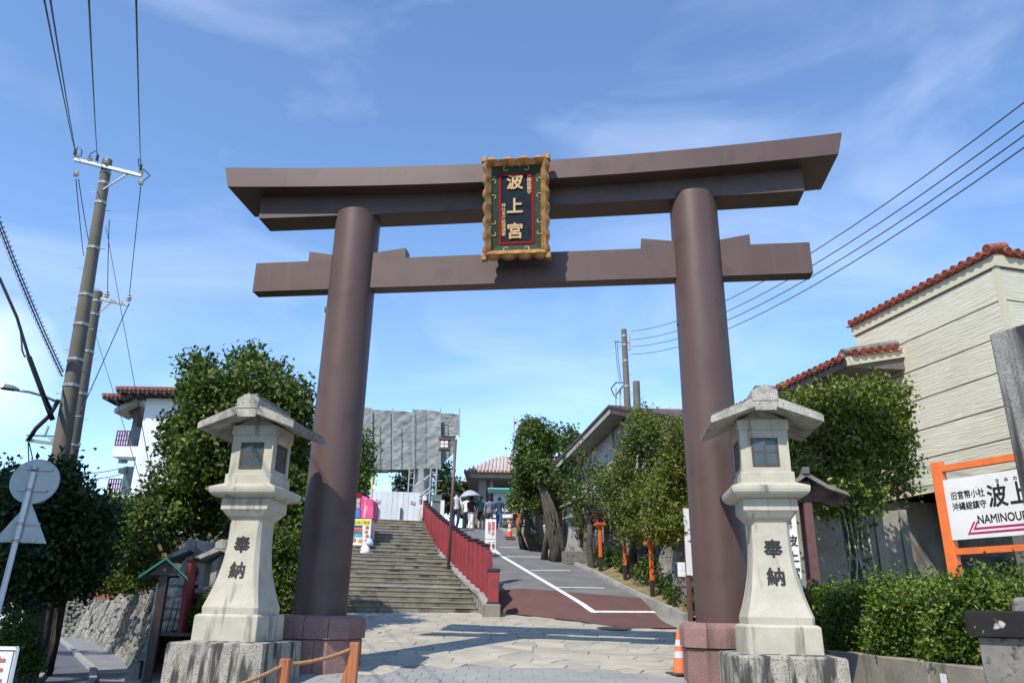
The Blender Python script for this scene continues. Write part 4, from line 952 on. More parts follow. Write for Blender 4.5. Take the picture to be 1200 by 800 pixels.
b.prism([(.25, 1.66), (2.2, 1.66), (2.2, 1.685), (.287, 1.685), (.38, 1.815), (.353, 1.815)], 1, -.060, -.056); b.prism([(.335, 1.715), (2.2, 1.715), (2.2, 1.74), (.372, 1.74), (.425, 1.815), (.40, 1.815)], 1, -.060, -.056)
b.build('arrow', mag, bd_)
# ---- stained stone pillar on its pedestal at the right edge
pl_ = thing('stone_name_pillar', 'tall rough grey stone pillar cut off by the right edge of the photo', 'stone pillar', (4.961, 7.5, 1.7), atan2(-cos(radians(-28)), -sin(radians(-28))))
pil_m = M('weathered_pillar_stone', (.30, .295, .28), (.22, .215, .205), 4, .95, .7, 45, .01, streak=(.035, .033, .035), stsc=(6, 6, .35), stpos=(.42, .54), c3=(.16, .155, .15), c3sc=60, c3pos=(.5, .6))
b = MB(); b.bbox((0, 0, 0.02), (.62, .62, 2.72), .02); b.build('shaft', pil_m, pl_)
ped = thing('stone_pedestal', 'black stained stone pedestal with a capping slab at the lower right corner', 'pedestal', (3.93, 7.0, .3), atan2(-cos(radians(-28)), -sin(radians(-28))) + radians(14))
a_ = MB(); a_.bbox((.06, 0.06, 0), (2.4, 1.9, .78), .01); a_.build('lower_block', old_stone, ped)
a_ = MB(); a_.bbox((.06, .06, .79), (2.4, 1.9, 1.175), .01); a_.build('upper_block', old_stone, ped)
slab_m = M('black_stained_slab', (.030, .028, .028), (.02, .019, .019), 3, .95, .5, 50, .006, c3=(.42, .41, .38), spec=.1, c3sc=7, c3pos=(.62, .68))
a_ = MB(); a_.bbox((0, 0, 1.18), (2.5, 2.0, 1.385), .012); a_.build('capping_slab', slab_m, ped)
a_ = MB(); a_.bbox((.30, .25, 1.388), (2.2, 1.75, 1.50), .03); a_.build('top_block', old_stone, ped)
# ---- traffic cones
def cone(label, p, h, mats, group):
    t = thing('traffic_cone', label, 'traffic cone', p, RNG.uniform(0, 1), group); k = h / .7
    b = MB(); b.bbox((-.19 * k, -.19 * k, 0), (.19 * k, .19 * k, .035 * k), .01); b.build('foot', dark_metal, t)
    zz = [.03, .26, .36, .44, .54, .70]; rad = lambda z: (.135 - .105 * z / .7) * k
    for i in range(5):
        b = MB(); e = .003 if mats[i % 2] is cone_w else 0; b.lathe([(rad(zz[i]) + e, zz[i] * k), (rad(zz[i + 1]) + e, zz[i + 1] * k)], n=16); b.build('band' if i % 2 else 'cone_body', mats[i % 2], t, smooth=True)
    return t
q = G(800, 791); cone('orange and white traffic cone beside the right column base', (q.x - .03, q.y, gz(q.y) + .012), .62, (cone_or, cone_w), 'traffic cones on the shrine approach')
for px, py, h, ms, lb in ((597, 632.5, .72, (rubber, cone_w), 'red and white traffic cone at the top of the ramp'), (625.5, 641, .62, (cone_or, stone_pale), 'faded orange cone half hidden before the farther stone lantern'), (660.5, 655.5, .72, (M('faded_cone', (.42, .33, .24), (.36, .27, .19), 5, .8), stone_pale), 'faded tan cone standing before the nearer stone lantern')):
    q = RG(px, py); cone(lb, (q.x, q.y, rz(q.x, q.y) + .1), h, ms, 'traffic cones on the shrine approach')
# ---- vermilion lamp posts along the ramp
def lamp_post(label, px, py, h, rot=0):
    q = RG(px, py); z0 = rz(q.x, q.y) + .05; t = thing('lamp_post', label, 'lamp post', (q.x, q.y, z0), radians(13.5) + rot, 'vermilion lamp posts along the ramp')
    b = MB(); b.bbox((-.055, -.055, -.1), (.055, .055, .5), .004); b.build('black_foot', wood_dk, t)
    b = MB(); b.bbox((-.05, -.05, .5), (.05, .05, h - .52), .008); b.build('post', orange, t)
    b = MB(); b.loft([sq(.05, h - .60), sq(.07, h - .56), sq(.16, h - .50), sq(.17, h - .44), sq(.14, h - .43)]); b.build('bracket', orange, t)
    for x in (-.12, .12):
        for y in (-.12, .12): b = MB(); b.box((x - .014, y - .014, h - .43), (x + .014, y + .014, h - .16)); b.build('corner_bar', orange, t)
    b = MB(); b.box((-.108, -.108, h - .43), (.108, .108, h - .165)); b.build('lamp_glass', pane_blue, t)
    b = MB(); b.box((-.24, -.20, h - .158), (.24, .20, h - .118)); b.build('roof_beam', orange, t)
    for s_ in (-1, 1):
        b = MB(); b.prism([(0, h + .02), (s_ * .16, h - .05), (s_ * .32, h - .10), (s_ * .32, h - .135), (s_ * .16, h - .095), (0, h - .03)], 0, -.30, .30) if False else b.prism([(0, h + .02), (s_ * .14, h - .05), (s_ * .27, h - .10), (s_ * .27, h - .135), (s_ * .14, h - .09), (0, h - .03)], 0, -.34, .34); b.build('roof_slope', blk, t)
    b = MB(); b.tube([(-.36, 0, h + .02), (.36, 0, h + .02)], .03, 8); b.build('ridge', blk, t)
    return t
for px, py, h, lb in ((765, 703, 2.0, 'nearest lamp post of the row, its top hidden in the yellow leaved tree'), (733, 683, 2.0, 'second nearest vermilion lamp post, with its head inside the foliage'), (704, 672, 2.05, 'vermilion lamp post with its lamp and black roof in full view'), (680, 659, 2.0, 'lamp post just right of the nearer stone lantern'), (655.5, 650, 2.2, 'lamp post between the twisted fig tree and the nearer stone lantern'), (634, 641, 2.0, 'lamp post half hidden behind the farther stone lantern'), (607, 632, 1.9, 'farthest lamp post, at the top of the ramp beside the fig roots')):
    lamp_post(lb, px, py, h)
# ---- two older stone lanterns beside the ramp and two under the big tree
def old_lantern(label, p, rot, sc, mat_, group):
    t = thing('old_stone_lantern', label, 'stone lantern', p, rot, group)
    k = sc
    def lf(nm, rings, m=mat_): b = MB(); b.loft([[(x, y, z * 1.0) for x, y, z in sq(h * k, z * k, c * k)] for h, z, c in rings]); return b.build(nm, m, t)
    lf('plinth', [(.48, -.3, .01), (.48, .22, .01), (.46, .25, .01)], old_stone if mat_ is not lant_base else mat_)
    lf('base_block', [(.33, .25, .01), (.33, .42, .01)]); lf('shaft', [(.26, .42, .03), (.21, .8, .03), (.17, 1.25, .03), (.18, 1.38, .03), (.26, 1.46, .02)])
    lf('cornice', [(.27, 1.46, 0), (.29, 1.54, 0), (.38, 1.60, 0), (.38, 1.66, 0), (.27, 1.70, 0)])
    b = MB(); b.box((-.22 * k, -.22 * k, 1.70 * k), (.22 * k, .22 * k, 2.12 * k)); b.build('light_box', mat_, t)
    for sx in (-1, 1):
        b = MB(); b.box((-.11 * k, sx * .222 * k - .006, 1.78 * k), (.11 * k, sx * .222 * k + .006, 2.02 * k)); w_ = b.build('window', dark_metal, t)
        b = MB()
        for i in range(3):
            for j in range(3): b.box(((-.095 + i * .066) * k, sx * .232 * k - .003, (1.795 + j * .077) * k), ((-.045 + i * .066) * k, sx * .232 * k + .003, (1.85 + j * .077) * k))
        o = b.build('panes', pane_blue, w_); o['kind'] = 'stuff'
    for s_ in (-1, 1):
        b = MB(); b.prism([(0, 2.30 * k), (s_ * .48 * k, 2.10 * k), (s_ * .50 * k, 2.17 * k), (s_ * .25 * k, 2.27 * k), (0, 2.40 * k)], 1, -.42 * k, .42 * k); b.build('roof_slope', mat_, t)
    b = MB(); b.prism([(-.22 * k, 2.12 * k), (.22 * k, 2.12 * k), (0, 2.30 * k)], 1, -.2 * k, .2 * k); b.build('gable_block', mat_, t)
    b = MB(); b.prism([(-.10 * k, 2.33 * k), (.10 * k, 2.33 * k), (.10 * k, 2.44 * k), (0, 2.49 * k), (-.10 * k, 2.44 * k)], 1, -.43 * k, .43 * k); b.build('ridge_cap', mat_, t)
    return t
grey_lan = M('grey_old_granite', (.34, .335, .31), (.26, .255, .235), 4, .85, .4, 60, .006, streak=(.12, .12, .115), stsc=(7, 7, .7), stpos=(.5, .7))
q = RG(669, 660); old_lantern('nearer of the two old grey stone lanterns beside the ramp', (q.x + .1, q.y, rz(q.x, q.y) + .2), radians(12), .86, grey_lan, 'old stone lanterns beside the ramp')
q = RG(627, 643); old_lantern('farther old grey stone lantern, between the two fig trunks', (q.x + .1, q.y, rz(q.x, q.y) + .2), radians(12), .86, grey_lan, 'old stone lanterns beside the ramp')
for px, py, Y, sc, lb in ((233, 668, 14.2, .98, 'small grey lantern with latticed window nearest the red post, left of its twin'), (268, 670, 13.4, .94, 'small grey lantern half hidden behind the big left stone lantern')):
    q = P(px, py, Y); old_lantern(lb, (q.x, q.y, q.z - 2.33 * sc + .35), TA, sc, grey_lan, 'small lanterns under the big fig tree')
# ---- trees along the ramp
def gp(px, py): q = RG(px, py); return Vector((q.x, q.y, rz(q.x, q.y) + .05))
# twisted fig
a = gp(654, 658); c = gp(630, 646); Yf = a.y
la = [pxlobe(px, py, 30.2 + (i % 3) * .4, rx, ry) for i, (px, py, rx, ry) in enumerate(((620, 518, 17, 19), (628, 502, 14, 8), (640, 520, 12, 14), (609, 543, 8, 13), (611, 570, 9, 12), (636, 577, 13, 9), (648, 588, 10, 8), (622, 497, 8, 5), (616, 552, 10, 10), (604, 590, 7, 10), (630, 592, 9, 7), (652, 575, 6, 7), (641, 556, 9, 9), (646, 604, 6, 5), (632, 545, 8, 7)))]
la += [pxlobe(634, 548, 28.9, 9, 8), pxlobe(627, 538, 28.9, 8, 8), pxlobe(642, 560, 28.9, 6, 6)]
f1 = P(634, 565, 30.4); f2 = P(628, 535, 31); f3 = P(618, 575, 31)
tr_ = [([(a.x - .1, a.y, a.z - .1), P(652, 632, a.y), P(641, 600, a.y + .2), f1, f2], [.28, .12, .12, .15, .06]),
       ([(a.x + .25, a.y, a.z - .1), P(656, 625, a.y), P(651, 600, a.y), P(640, 575, a.y)], [.16, .08, .07, .08]),
       ([(a.x - .5, a.y + .2, a.z - .1), P(640, 628, a.y), P(646, 605, a.y), P(636, 580, a.y)], [.15, .08, .07, .08]),
       ([(c.x, c.y, c.z - .1), P(617, 625, c.y), P(620, 600, c.y), f3, P(616, 550, 31)], [.26, .13, .12, .14, .12]),
       ([(c.x - .5, c.y + .3, c.z - .1), P(608, 622, c.y), P(613, 600, c.y), P(618, 580, c.y)], [.17, .09, .08, .08])]
rr = random.Random(14)
for k in range(9):
    x0, x1 = rr.uniform(643, 658), rr.uniform(634, 646); tr_.append(([P(x0, 656, a.y), P(x0 + rr.uniform(-7, 7), 635, a.y - .1), P(x1 + rr.uniform(-6, 8), 610, a.y - .1), P(x1, 580, a.y), P(rr.uniform(627, 636), 542, a.y + .6)], [.07, .04, .045, .045, .012]))
for k in range(6):
    x0 = rr.uniform(624, 636); tr_.append(([P(x0, 645, c.y), P(x0 + rr.uniform(-6, 4), 628, c.y - .1), P(618 + rr.uniform(-4, 4), 604, c.y - .1), P(617 + rr.uniform(-3, 3), 580, c.y)], [.06, .035, .04, .05]))
tree('twisted_fig_tree', 'twisted grey fig tree with plaited trunks at the bend of the ramp', tuple(a), la, 13000, .15, lf_fig, bark, 31, trunks=[(p, r) for p, r in tr_[::1]][::1], k=9, cs=.14)
def ramp_tree(label, base, L_, n, size, lm, seed, tr=.12, bm_=bark_d, k=10, cs=.13, **kw): return tree('ramp_tree', label, tuple(base), L_, n, size, lm, bm_, seed, tr=tr, k=k, cs=cs, group='trees beside the ramp', **kw)
L1 = [pxlobe(px, py, 28.2 + (i % 3) * .3, rx, ry) for i, (px, py, rx, ry) in enumerate(((690, 592, 20, 18), (676, 556, 8, 18), (700, 560, 13, 16), (690, 612, 12, 9), (692, 545, 8, 12), (711, 585, 12, 18), (676, 582, 9, 10), (679, 532, 5, 8), (662, 570, 6, 10)))]
ramp_tree('thin grey green tree with airy crown right of the nearer stone lantern', gp(693, 668), L1, 4300, .13, lf_fig, 41, cs=.2, k=6)
L2 = [pxlobe(px, py, 24.8 + (i % 3) * .3, rx, ry) for i, (px, py, rx, ry) in enumerate(((757, 512, 24, 20), (752, 490, 14, 12), (736, 552, 22, 20), (762, 590, 30, 30), (728, 595, 17, 20), (741, 525, 14, 14), (752, 622, 26, 14), (775, 550, 20, 30), (716, 572, 10, 16), (706, 560, 8, 8), (730, 612, 12, 12)))]
ramp_tree('broad olive green tree hiding the heads of two lamp posts', gp(744, 682), L2, 17000, .115, lf_olive, 42, tr=.16, cs=.15, k=11)
L3 = [pxlobe(px, py, 21.6 + (i % 3) * .3, rx, ry) for i, (px, py, rx, ry) in enumerate(((797, 515, 14, 22), (788, 550, 18, 24), (800, 578, 20, 26), (787, 612, 22, 20), (781, 490, 5, 9), (808, 500, 10, 22), (768, 578, 12, 20), (815, 560, 16, 50), (765, 615, 16, 16)))]
b3 = gp(790, 700); b3.z = 1.7
ramp_tree('yellow flecked tree just left of the right gate column', b3 + Vector((1.3, 2.8, .4)), L3, 12500, .115, lf_yel, 43, tr=.13, cs=.13, k=9)
L5 = [pxlobe(px, py, 35 + (i % 2), rx * .8, ry * .8) for i, (px, py, rx, ry) in enumerate(((665, 600, 18, 24), (660, 560, 12, 20), (680, 620, 16, 14), (652, 605, 12, 18), (668, 530, 8, 18)))]
ramp_tree('dark leafy tree in the shade behind the nearer stone lantern', gp(668, 648) + Vector((2.2, 5.0, .3)), L5, 4200, .17, lf_dark, 45, tr=.14)
# shrubs along the verge
def shrub(px, py, w_, h_, n, lm, seed, label, sz=.1, dx=.5):
    q = gp(px, py) + Vector((dx, .1, 0)); k = q.y / F * 1.02
    t = thing('shrub', label, 'shrub', tuple(q), 0, 'shrubs on the verge of the ramp')
    L_ = [((q.x + RNG.uniform(-.4, .4) * w_ * k, q.y + RNG.uniform(-.2, .2), q.z + h_ * k * f_), (w_ * k * .5, w_ * k * .4, h_ * k * .36)) for f_ in (.35, .55, .75)]
    leaves('leaves', lobe_pts(L_, n, seed, 7, .07, .3), sz, lm, seed, t)
    b = MB()
    for i in range(4): b = MB(); b.tube([tuple(q), (q.x + RNG.uniform(-.2, .2), q.y, q.z + h_ * k * .7)], [.02, .008], 5); b.build('stem', bark_d, t, 'world')
for i, (px, py, w_, h_, n, lm, lb) in enumerate(((718, 676, 20, 32, 900, lf_mid, 'fresh green bush right of the fully visible lamp post'), (740, 690, 26, 36, 1100, lf_fig, 'dark bush behind the second lamp post'), (778, 712, 26, 34, 900, lf_mid, 'leafy bush behind the nearest lamp post'), (800, 720, 24, 22, 800, lf_mid, 'low bush at the foot of the sign left of the right column'), (688, 664, 12, 20, 450, lf_olive, 'small bush beside the nearer stone lantern'), (700, 668, 14, 22, 450, lf_mid, 'small bush left of the fully visible lamp post'), (757, 700, 18, 26, 600, lf_olive, 'ragged bush left of the nearest lamp post'), (644, 652, 12, 18, 350, lf_mid, 'tuft at the roots of the twisted fig tree'))):
    shrub(px, py, w_, h_, n, lm, 60 + i, lb)
# rocks and grey board wall behind the trees
bf = thing('grey_board_fence', 'weathered grey board fence in the shade behind the ramp trees', 'fence', Rz(0, 6.4))
gb = M('weathered_board', (.17, .165, .15), (.11, .105, .095), 4, .9, .4, 20, .006, rnd=.25, streak=(.05, .048, .043), stsc=(9, 9, .5), stpos=(.5, .65))
s = -2.6; i = 0
while s < 11:
    t_ = curbt(max(s, -2)) + 1.75; z0 = rz(*R(s, t_).to_2d()); b = MB(); s1 = s + .29; hh = 1.75 + .12 * sin(i * 2.1)
    b.loft([[R(q, t_ - .02 + .03 * (i % 2), z0 - .2), R(q, t_ + .03 + .03 * (i % 2), z0 - .2), R(q, t_ + .03 + .03 * (i % 2), z0 + hh), R(q, t_ - .02 + .03 * (i % 2), z0 + hh)] for q in (s + .008, s1 - .008)]); b.build('board', gb, bf, 'world'); s = s1; i += 1
rr = random.Random(9)
for i, (px, py, Y, r0, lb) in enumerate(((806, 655, 22.3, .50, 'tall pale weathered stone slab left of the right gate column'), (783, 660, 24.6, .34, 'grey upright rock behind the nearest lamp post'), (717, 640, 29, .36, 'upright pale rock behind the fully visible lamp post'), (752, 655, 26.6, .40, 'squat rock under the olive green tree'), (734, 650, 28, .35, 'mossy rock behind the second nearest lamp post'))):
    q = P(px, py, Y); b = MB(); n = 10; rings = []
    hgt = (q.z - (rz(q.x, q.y) - .3)) * 1.0 + .55
    for k in range(7):
        f_ = k / 6; rad = r0 * (.62 + .38 * sin(min(1, f_ * 1.1) * pi) ** .8 if f_ < .95 else .35) * (1.0 if k < 6 else .7)
        rings.append([(q.x + (rad + rr.uniform(-.07, .07) * r0) * cos(2 * pi * j / n), q.y + .6 * (rad + rr.uniform(-.07, .07) * r0) * sin(2 * pi * j / n), rz(q.x, q.y) - .3 + hgt * f_ + rr.uniform(-.03, .03)) for j in range(n)])
    b.loft(rings); o = b.build('rock', M('upright_rock', (.26, .25, .22), (.15, .145, .13), 4, .95, .8, 12, .04, streak=(.09, .085, .075), stsc=(7, 7, .6)) if i == 0 else bpy.data.materials['upright_rock']); tag(o, lb, 'rock', 'rocks behind the lamp posts')
q = P(799, 676, 21.6); eb = thing('meter_box', 'pale grey meter box on the stone slab left of the right gate column', 'meter box', (q.x, q.y - .35, q.z)); b = MB(); b.bbox((-.17, -.06, 0), (.17, .06, .36), .01); b.build('case', white_m, eb); b = MB(); b.box((-.12, -.066, .16), (.12, -.061, .3)); b.build('hatch', hoard, eb)
q = gp(807, 726); sp = thing('pole_sign', 'narrow white board on a maroon post against the right gate column', 'sign', (q.x + .05, q.y, q.z), radians(10))
b = MB(); b.bbox((-.05, -.05, -.1), (.05, .05, 2.75), .005); b.build('post', wood_br, sp); b = MB(); b.box((-.06, -.07, 1.05), (.17, -.052, 2.78)); b.build('board', white_m, sp)
# ---- gabled building behind the ramp trees
GA = Vector((5.2, 24, 0)); 
def GP(px, py): return PL(px, py, GA, -14)
gb_ = thing('gabled_hall', 'pale hall with dark brown eaves rising behind the ramp trees', 'building', tuple(R(6, 6, 3)))
A1, A2, A3 = GP(650, 541), GP(713, 474), GP(803, 489); d14 = BD; nn = -BN     # nn points away from the path
b = MB(); off = nn * .9
w0, w1, w2 = A1 + off - d14 * .6, A2 + off, A3 + off
for a_, zz in ((w0, 0), (w1, 0), (w2, 0)): pass
b.prism if False else None
F0 = [Vector((w0.x, w0.y, 2.5)), Vector((w2.x, w2.y, 1.5)), Vector((w2.x, w2.y, w2.z - .25)), Vector((w1.x, w1.y, w1.z - .3)), Vector((w0.x, w0.y, w0.z - .25))]
b.loft([F0, [v + nn * 9 for v in F0]]); b.build('wall', M('hall_plaster', (.50, .49, .45), (.42, .41, .38), 1.5, .9, .2, 20, .01, streak=(.3, .29, .26), stsc=(2.5, 2.5, .25), stpos=(.52, .75)), gb_, 'world')
def roofp(b, P0, P1, th, dn=0): 
    U = Vector((0, 0, 1)); q = [P0 - U * (th + dn), P1 - U * (th + dn), P1 - U * dn, P0 - U * dn]; b.loft([q, [v + nn * 10 for v in q]])
for P0, P1 in ((A1, A2), (A2, A3)):
    b = MB(); roofp(b, P0, P1, .10); b.build('roof_slope', roof_br, gb_, 'world')
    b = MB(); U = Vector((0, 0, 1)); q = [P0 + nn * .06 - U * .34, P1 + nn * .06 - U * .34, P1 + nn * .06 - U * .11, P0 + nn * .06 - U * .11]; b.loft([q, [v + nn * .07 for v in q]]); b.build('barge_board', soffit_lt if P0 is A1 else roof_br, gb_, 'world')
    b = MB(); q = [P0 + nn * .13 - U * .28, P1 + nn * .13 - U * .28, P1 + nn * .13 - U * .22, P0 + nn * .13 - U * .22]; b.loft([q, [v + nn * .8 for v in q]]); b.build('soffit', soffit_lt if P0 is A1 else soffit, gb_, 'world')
for f_ in (.78, .93): q = A1.lerp(A2, f_); b = MB(); b.box((q.x + .70, q.y - .05, 3), (q.x + .78, q.y + .03, q.z - .4)); b.build('wall_pipe', soffit, gb_, 'world')
q = P(805, 478, 33); rt_ = thing('far_tiled_roof', 'bright orange tiled roof peeping out left of the right gate column', 'roof', (q.x, q.y, 3)); b = MB(); b.prism([(q.z + .1, 0), (0, 0)] if False else [(-1.9, 6.4), (1.9, 6.4), (0, 7.3)], 0, -1, 6); 
b = MB(); x0, y0, z0 = q.x - 1.4, q.y, q.z - .3
b.add([(x0, y0, z0), (x0 + 7, y0, z0 - .1), (x0 + 7, y0 + 4, z0 + 1.3), (x0 + .6, y0 + 4, z0 + 1.3), (x0, y0 + .1, z0 - .15), (x0 + 7, y0 + .1, z0 - .25)], [(0, 1, 2, 3), (0, 4, 5, 1)]); b.build('tile_slope', tile_red, rt_, 'world')
b = MB(); b.box((x0 + .6, y0 + .5, 3), (x0 + 6.5, y0 + 4, z0 - .1)); b.build('wall', conc, rt_, 'world')
# ---- utility poles
def bands(b, a, c, fr, r0, r1):
    for f_ in fr: p = Vector(a).lerp(Vector(c), f_); d = (Vector(c) - Vector(a)).normalized() * .03; b.tube([p - d, p + d], (r0 + (r1 - r0) * f_) * 1.12, 10)
def upole(label, base, top, r0, r1, fr):
    t = thing('utility_pole', label, 'utility pole', tuple(base), 0, 'concrete utility poles')
    b = MB(); b.tube([base, Vector(base).lerp(Vector(top), .5), top], [r0, (r0 + r1) / 2, r1], 18); b.build('shaft', pole_c, t, 'world', smooth=True)
    for f_ in fr: b = MB(); bands(b, base, top, (f_,), r0, r1); b.build('clamp_band', steel, t, 'world')
    k = 0
    for i in range(14):
        f_ = .38 + i * .042; p = Vector(base).lerp(Vector(top), f_); s_ = -1 if i % 2 else 1; b = MB(); rr_ = r0 + (r1 - r0) * f_
        b.tube([p, p + Vector((s_ * (rr_ + .14), 0, .0))], .009, 5); b.build('step_bolt', steel, t, 'world')
    return t
def insul(b, p, s=1):
    b.lathe([(0.02 * s, p[2]), (.055 * s, p[2] + .02 * s), (.03 * s, p[2] + .05 * s), (.065 * s, p[2] + .07 * s), (.03 * s, p[2] + .11 * s), (.05 * s, p[2] + .13 * s), (.02 * s, p[2] + .16 * s)], (p[0], p[1]), 10)
# near left pole
Y1 = 15.5; top = P(126, 188, Y1); mid = P(68, 550, Y1); base = top + (mid - top) * ((top.z - 0) / (top.z - mid.z))
p1 = upole('tall thick concrete pole with crossarm at the left, the nearer of the pair', base, top, .205, .105, (.52, .57, .64, .70, .80, .90, .945, .97))
def X(t, a, c, w_, h_, nm, m=steel): b = MB(); b.beam(a, c, w_, h_); return b.build(nm, m, t, 'world')
ca, cb = P(88, 187, Y1 - .15), P(166, 206, Y1 - .15); X(p1, ca, cb, .07, .07, 'crossarm')
X(p1, P(152, 202, Y1 - .15), P(121, 222, Y1 - .1), .03, .03, 'crossarm_brace')
ins = [P(90, 184, Y1 - .15), P(105, 188, Y1 - .15), P(165, 203, Y1 - .15), P(89, 205, Y1 - .15), P(165, 215, Y1 - .15), P(124, 190, Y1 - .2)]
for q in ins: b = MB(); insul(b, (q.x, q.y, q.z - .04), 1.0); b.build('insulator', porc, p1, 'world', smooth=True)
for pts in (((88, 183), (91, 172), (96, 176), (95, 184)), ((104, 186), (106, 180), (112, 177), (115, 182), (114, 190)), ((166, 190), (162, 186), (163, 195)), ((168, 198), (176, 206), (168, 212))):
    b = MB(); b.tube([P(*q, Y1 - .2) for q in pts], .012, 5); b.build('jumper_loop', wire_m, p1, 'world')
for (x, y) in ((88, 178), (114, 185), (165, 196)): b = MB(); q = P(x, y, Y1 - .2); b.tube([q - Vector((0, 0, .07)), q + Vector((0, 0, .07))], .03, 8); b.build('wire_clamp', wire_m, p1, 'world')
# lower bracket with the thick cables
b0 = P(30, 515, Y1 - .2); b1 = P(66, 520, Y1); X(p1, b0, b1, .06, .06, 'cable_bracket'); X(p1, P(31, 510, Y1 - .2), P(64, 511, Y1), .03, .03, 'cable_bracket'); X(p1, P(52, 512, Y1), P(57, 499, Y1), .03, .03, 'cable_bracket')
# second pole behind
Y2 = 19.5; top2 = P(114.5, 342, Y2); mid2 = P(79, 555, Y2); base2 = top2 + (mid2 - top2) * (top2.z / (top2.z - mid2.z))
p2 = upole('shorter concrete pole just behind the thick left pole', base2, top2, .22, .13, (.5, .56, .70, .82, .93, .97))
X(p2, P(108, 348, Y2), P(151, 357, Y2), .08, .08, 'crossarm'); X(p2, P(130, 354, Y2), P(114, 368, Y2), .03, .03, 'crossarm_brace'); X(p2, P(60, 516, Y2), P(94, 520, Y2), .06, .06, 'cable_bracket')
for x, y in ((125, 347), (151, 351)): q = P(x, y, Y2); b = MB(); insul(b, (q.x, q.y, q.z - .05), 1.3); b.build('insulator', porc, p2, 'world', smooth=True)
# poles by the hall
tp = P(731, 386, 32); p3 = upole('slim concrete pole rising behind the brown roofed hall', (tp.x + .15, 32, 3.0), tp, .19, .12, (.66, .75, .86, .93, .97))
X(p3, P(720, 399, 32), P(738, 401, 32), .09, .09, 'crossarm'); X(p3, P(738, 392, 32), P(738, 410, 32), .08, .08, 'crossarm')
b = MB(); b.tube([P(x, y, 32) for x, y in ((730, 448), (722, 448), (716, 455), (720, 464), (724, 460), (730, 452))], .03, 5); b.build('cable_bundle', wire_m, p3, 'world')
for x in (722, 727): X(p3, P(x, 475, 32.1), P(x, 455, 32.1), .07, .07, 'transformer_rack')
for x in (721, 723): b = MB(); b.tube([P(x, 400, 32), P(x + 2, 425, 32), P(x + 5, 446, 32)], .012, 4); b.build('down_lead', wire_m, p3, 'world')
tp = P(745.5, 447, 40); upole('distant pole top just above the roof of the hall', (tp.x, 40, 5), tp, .22, .19, ())
# ---- wires
def wire(label, pts, r=.012, sag=0.0, group=None, nm='overhead_wire', cat='wire'):
    b = MB(); P_ = [Vector(p) for p in pts]
    if len(P_) == 2:
        n = 18; P_ = [P_[0].lerp(P_[1], i / n) - Vector((0, 0, sag * 4 * (i / n) * (1 - i / n))) for i in range(n + 1)]
    b.tube(P_, r, 5); o = b.build(nm, wire_m, smooth='all'); return tag(o, label, cat, group)
G1 = 'wires running up over the camera from the left pole'
for (x0, y0), (x1, y1), lb in (((88, 178), (47, -25), 'leftmost wire from the left end of the crossarm'), ((89, 180), (55, -25), 'second wire from the left end of the crossarm'), ((114, 185), (103, -25), 'wire from the middle of the crossarm to the top of the photo'), ((165, 196), (159, -25), 'wire from the right end of the crossarm to the top of the photo')):
    wire(lb, (P(x0, y0, Y1 - .2), P(x1, y1, 4.5)), .0085, .02, G1)
G2 = 'wires from the thick pole down to the shorter pole'
for (x0, y0), (x1, y1), lb in (((89, 210), (98, 300), 'wire dropping from the left insulator behind the thick pole'), ((92, 210), (107, 300), 'thin wire dropping beside the left insulator'), ((165, 218), (151, 352), 'wire from the right insulator to the shorter pole'), ((128, 258), (126, 346), 'wire between the middle of both poles')):
    wire(lb, (P(x0, y0, Y1 - .15), P(x1, y1, Y2)), .010, .03, G2)
wire('guy wire from the top of the thick pole down across the tower', (P(124, 265, Y1), P(192, 640, 13.2)), .007)
wire('guy wire from the shorter pole crossarm to the lane', (P(151, 356, Y2), P(94, 484, Y1 + 1)), .012)
wire('thin stay from the shorter pole down to the wall', (P(113, 395, Y2), P(190, 645, 13.8)), .007)
for i, (y0, y1) in enumerate(((103, 388), (130, 398), (152, 406), (170, 415))):
    wire('line %s of the four wires crossing behind the right column' % ('uppermost|second highest|third highest|lowest'.split('|')[i]), (P(1300, y0 - 60 - i * 3, 8.5), P(740, y1, 32)), .011, .9, 'four wires behind the right column')
for y0, y1, lb in ((553, 546, 'upper of two thin wires left of the white tower'), (560, 553, 'lower of two thin wires left of the white tower')): wire(lb, (P(90, y0 + 3, 40), P(150, y1, 60)), .03, .1, 'thin wires left of the white tower')
# thick sheathed cables at the far left
wire('thick black cable sloping from the left edge to the bracket of the pole', [P(x, y, Y1 - 1.6 + i * .2) for i, (x, y) in enumerate(((-30, 275), (0, 327), (20, 372), (33, 415), (47, 452), (60, 480)))], .03, nm='thick_cable', cat='cable')
wire('sheathed lower part of the thick cable meeting the pole', [P(x, y, Y1 - .8 + i * .1) for i, (x, y) in enumerate(((34, 418), (46, 450), (57, 480), (62, 492)))], .05, nm='thick_cable', cat='cable')
wire('thick black cable crossing down left to the bracket end', [P(x, y, Y1 - .2) for x, y in ((69, 468), (58, 487), (42, 502), (33, 516))], .045, nm='thick_cable', cat='cable')
wire('loose cable loop hanging on the thick cable', [P(x, y, Y1 - .8) for x, y in ((24, 385), (26, 410), (29, 418), (34, 414))], .018, nm='thick_cable', cat='cable')
for (a_, c_), lb in ((((33, 518), (34, 548)), 'thin drop wire left under the cable bracket'), (((34, 518), (40, 545)), 'braided drop wire under the cable bracket')): wire(lb, (P(*a_, Y1 - .2), P(*c_, Y1)), .012, 0)
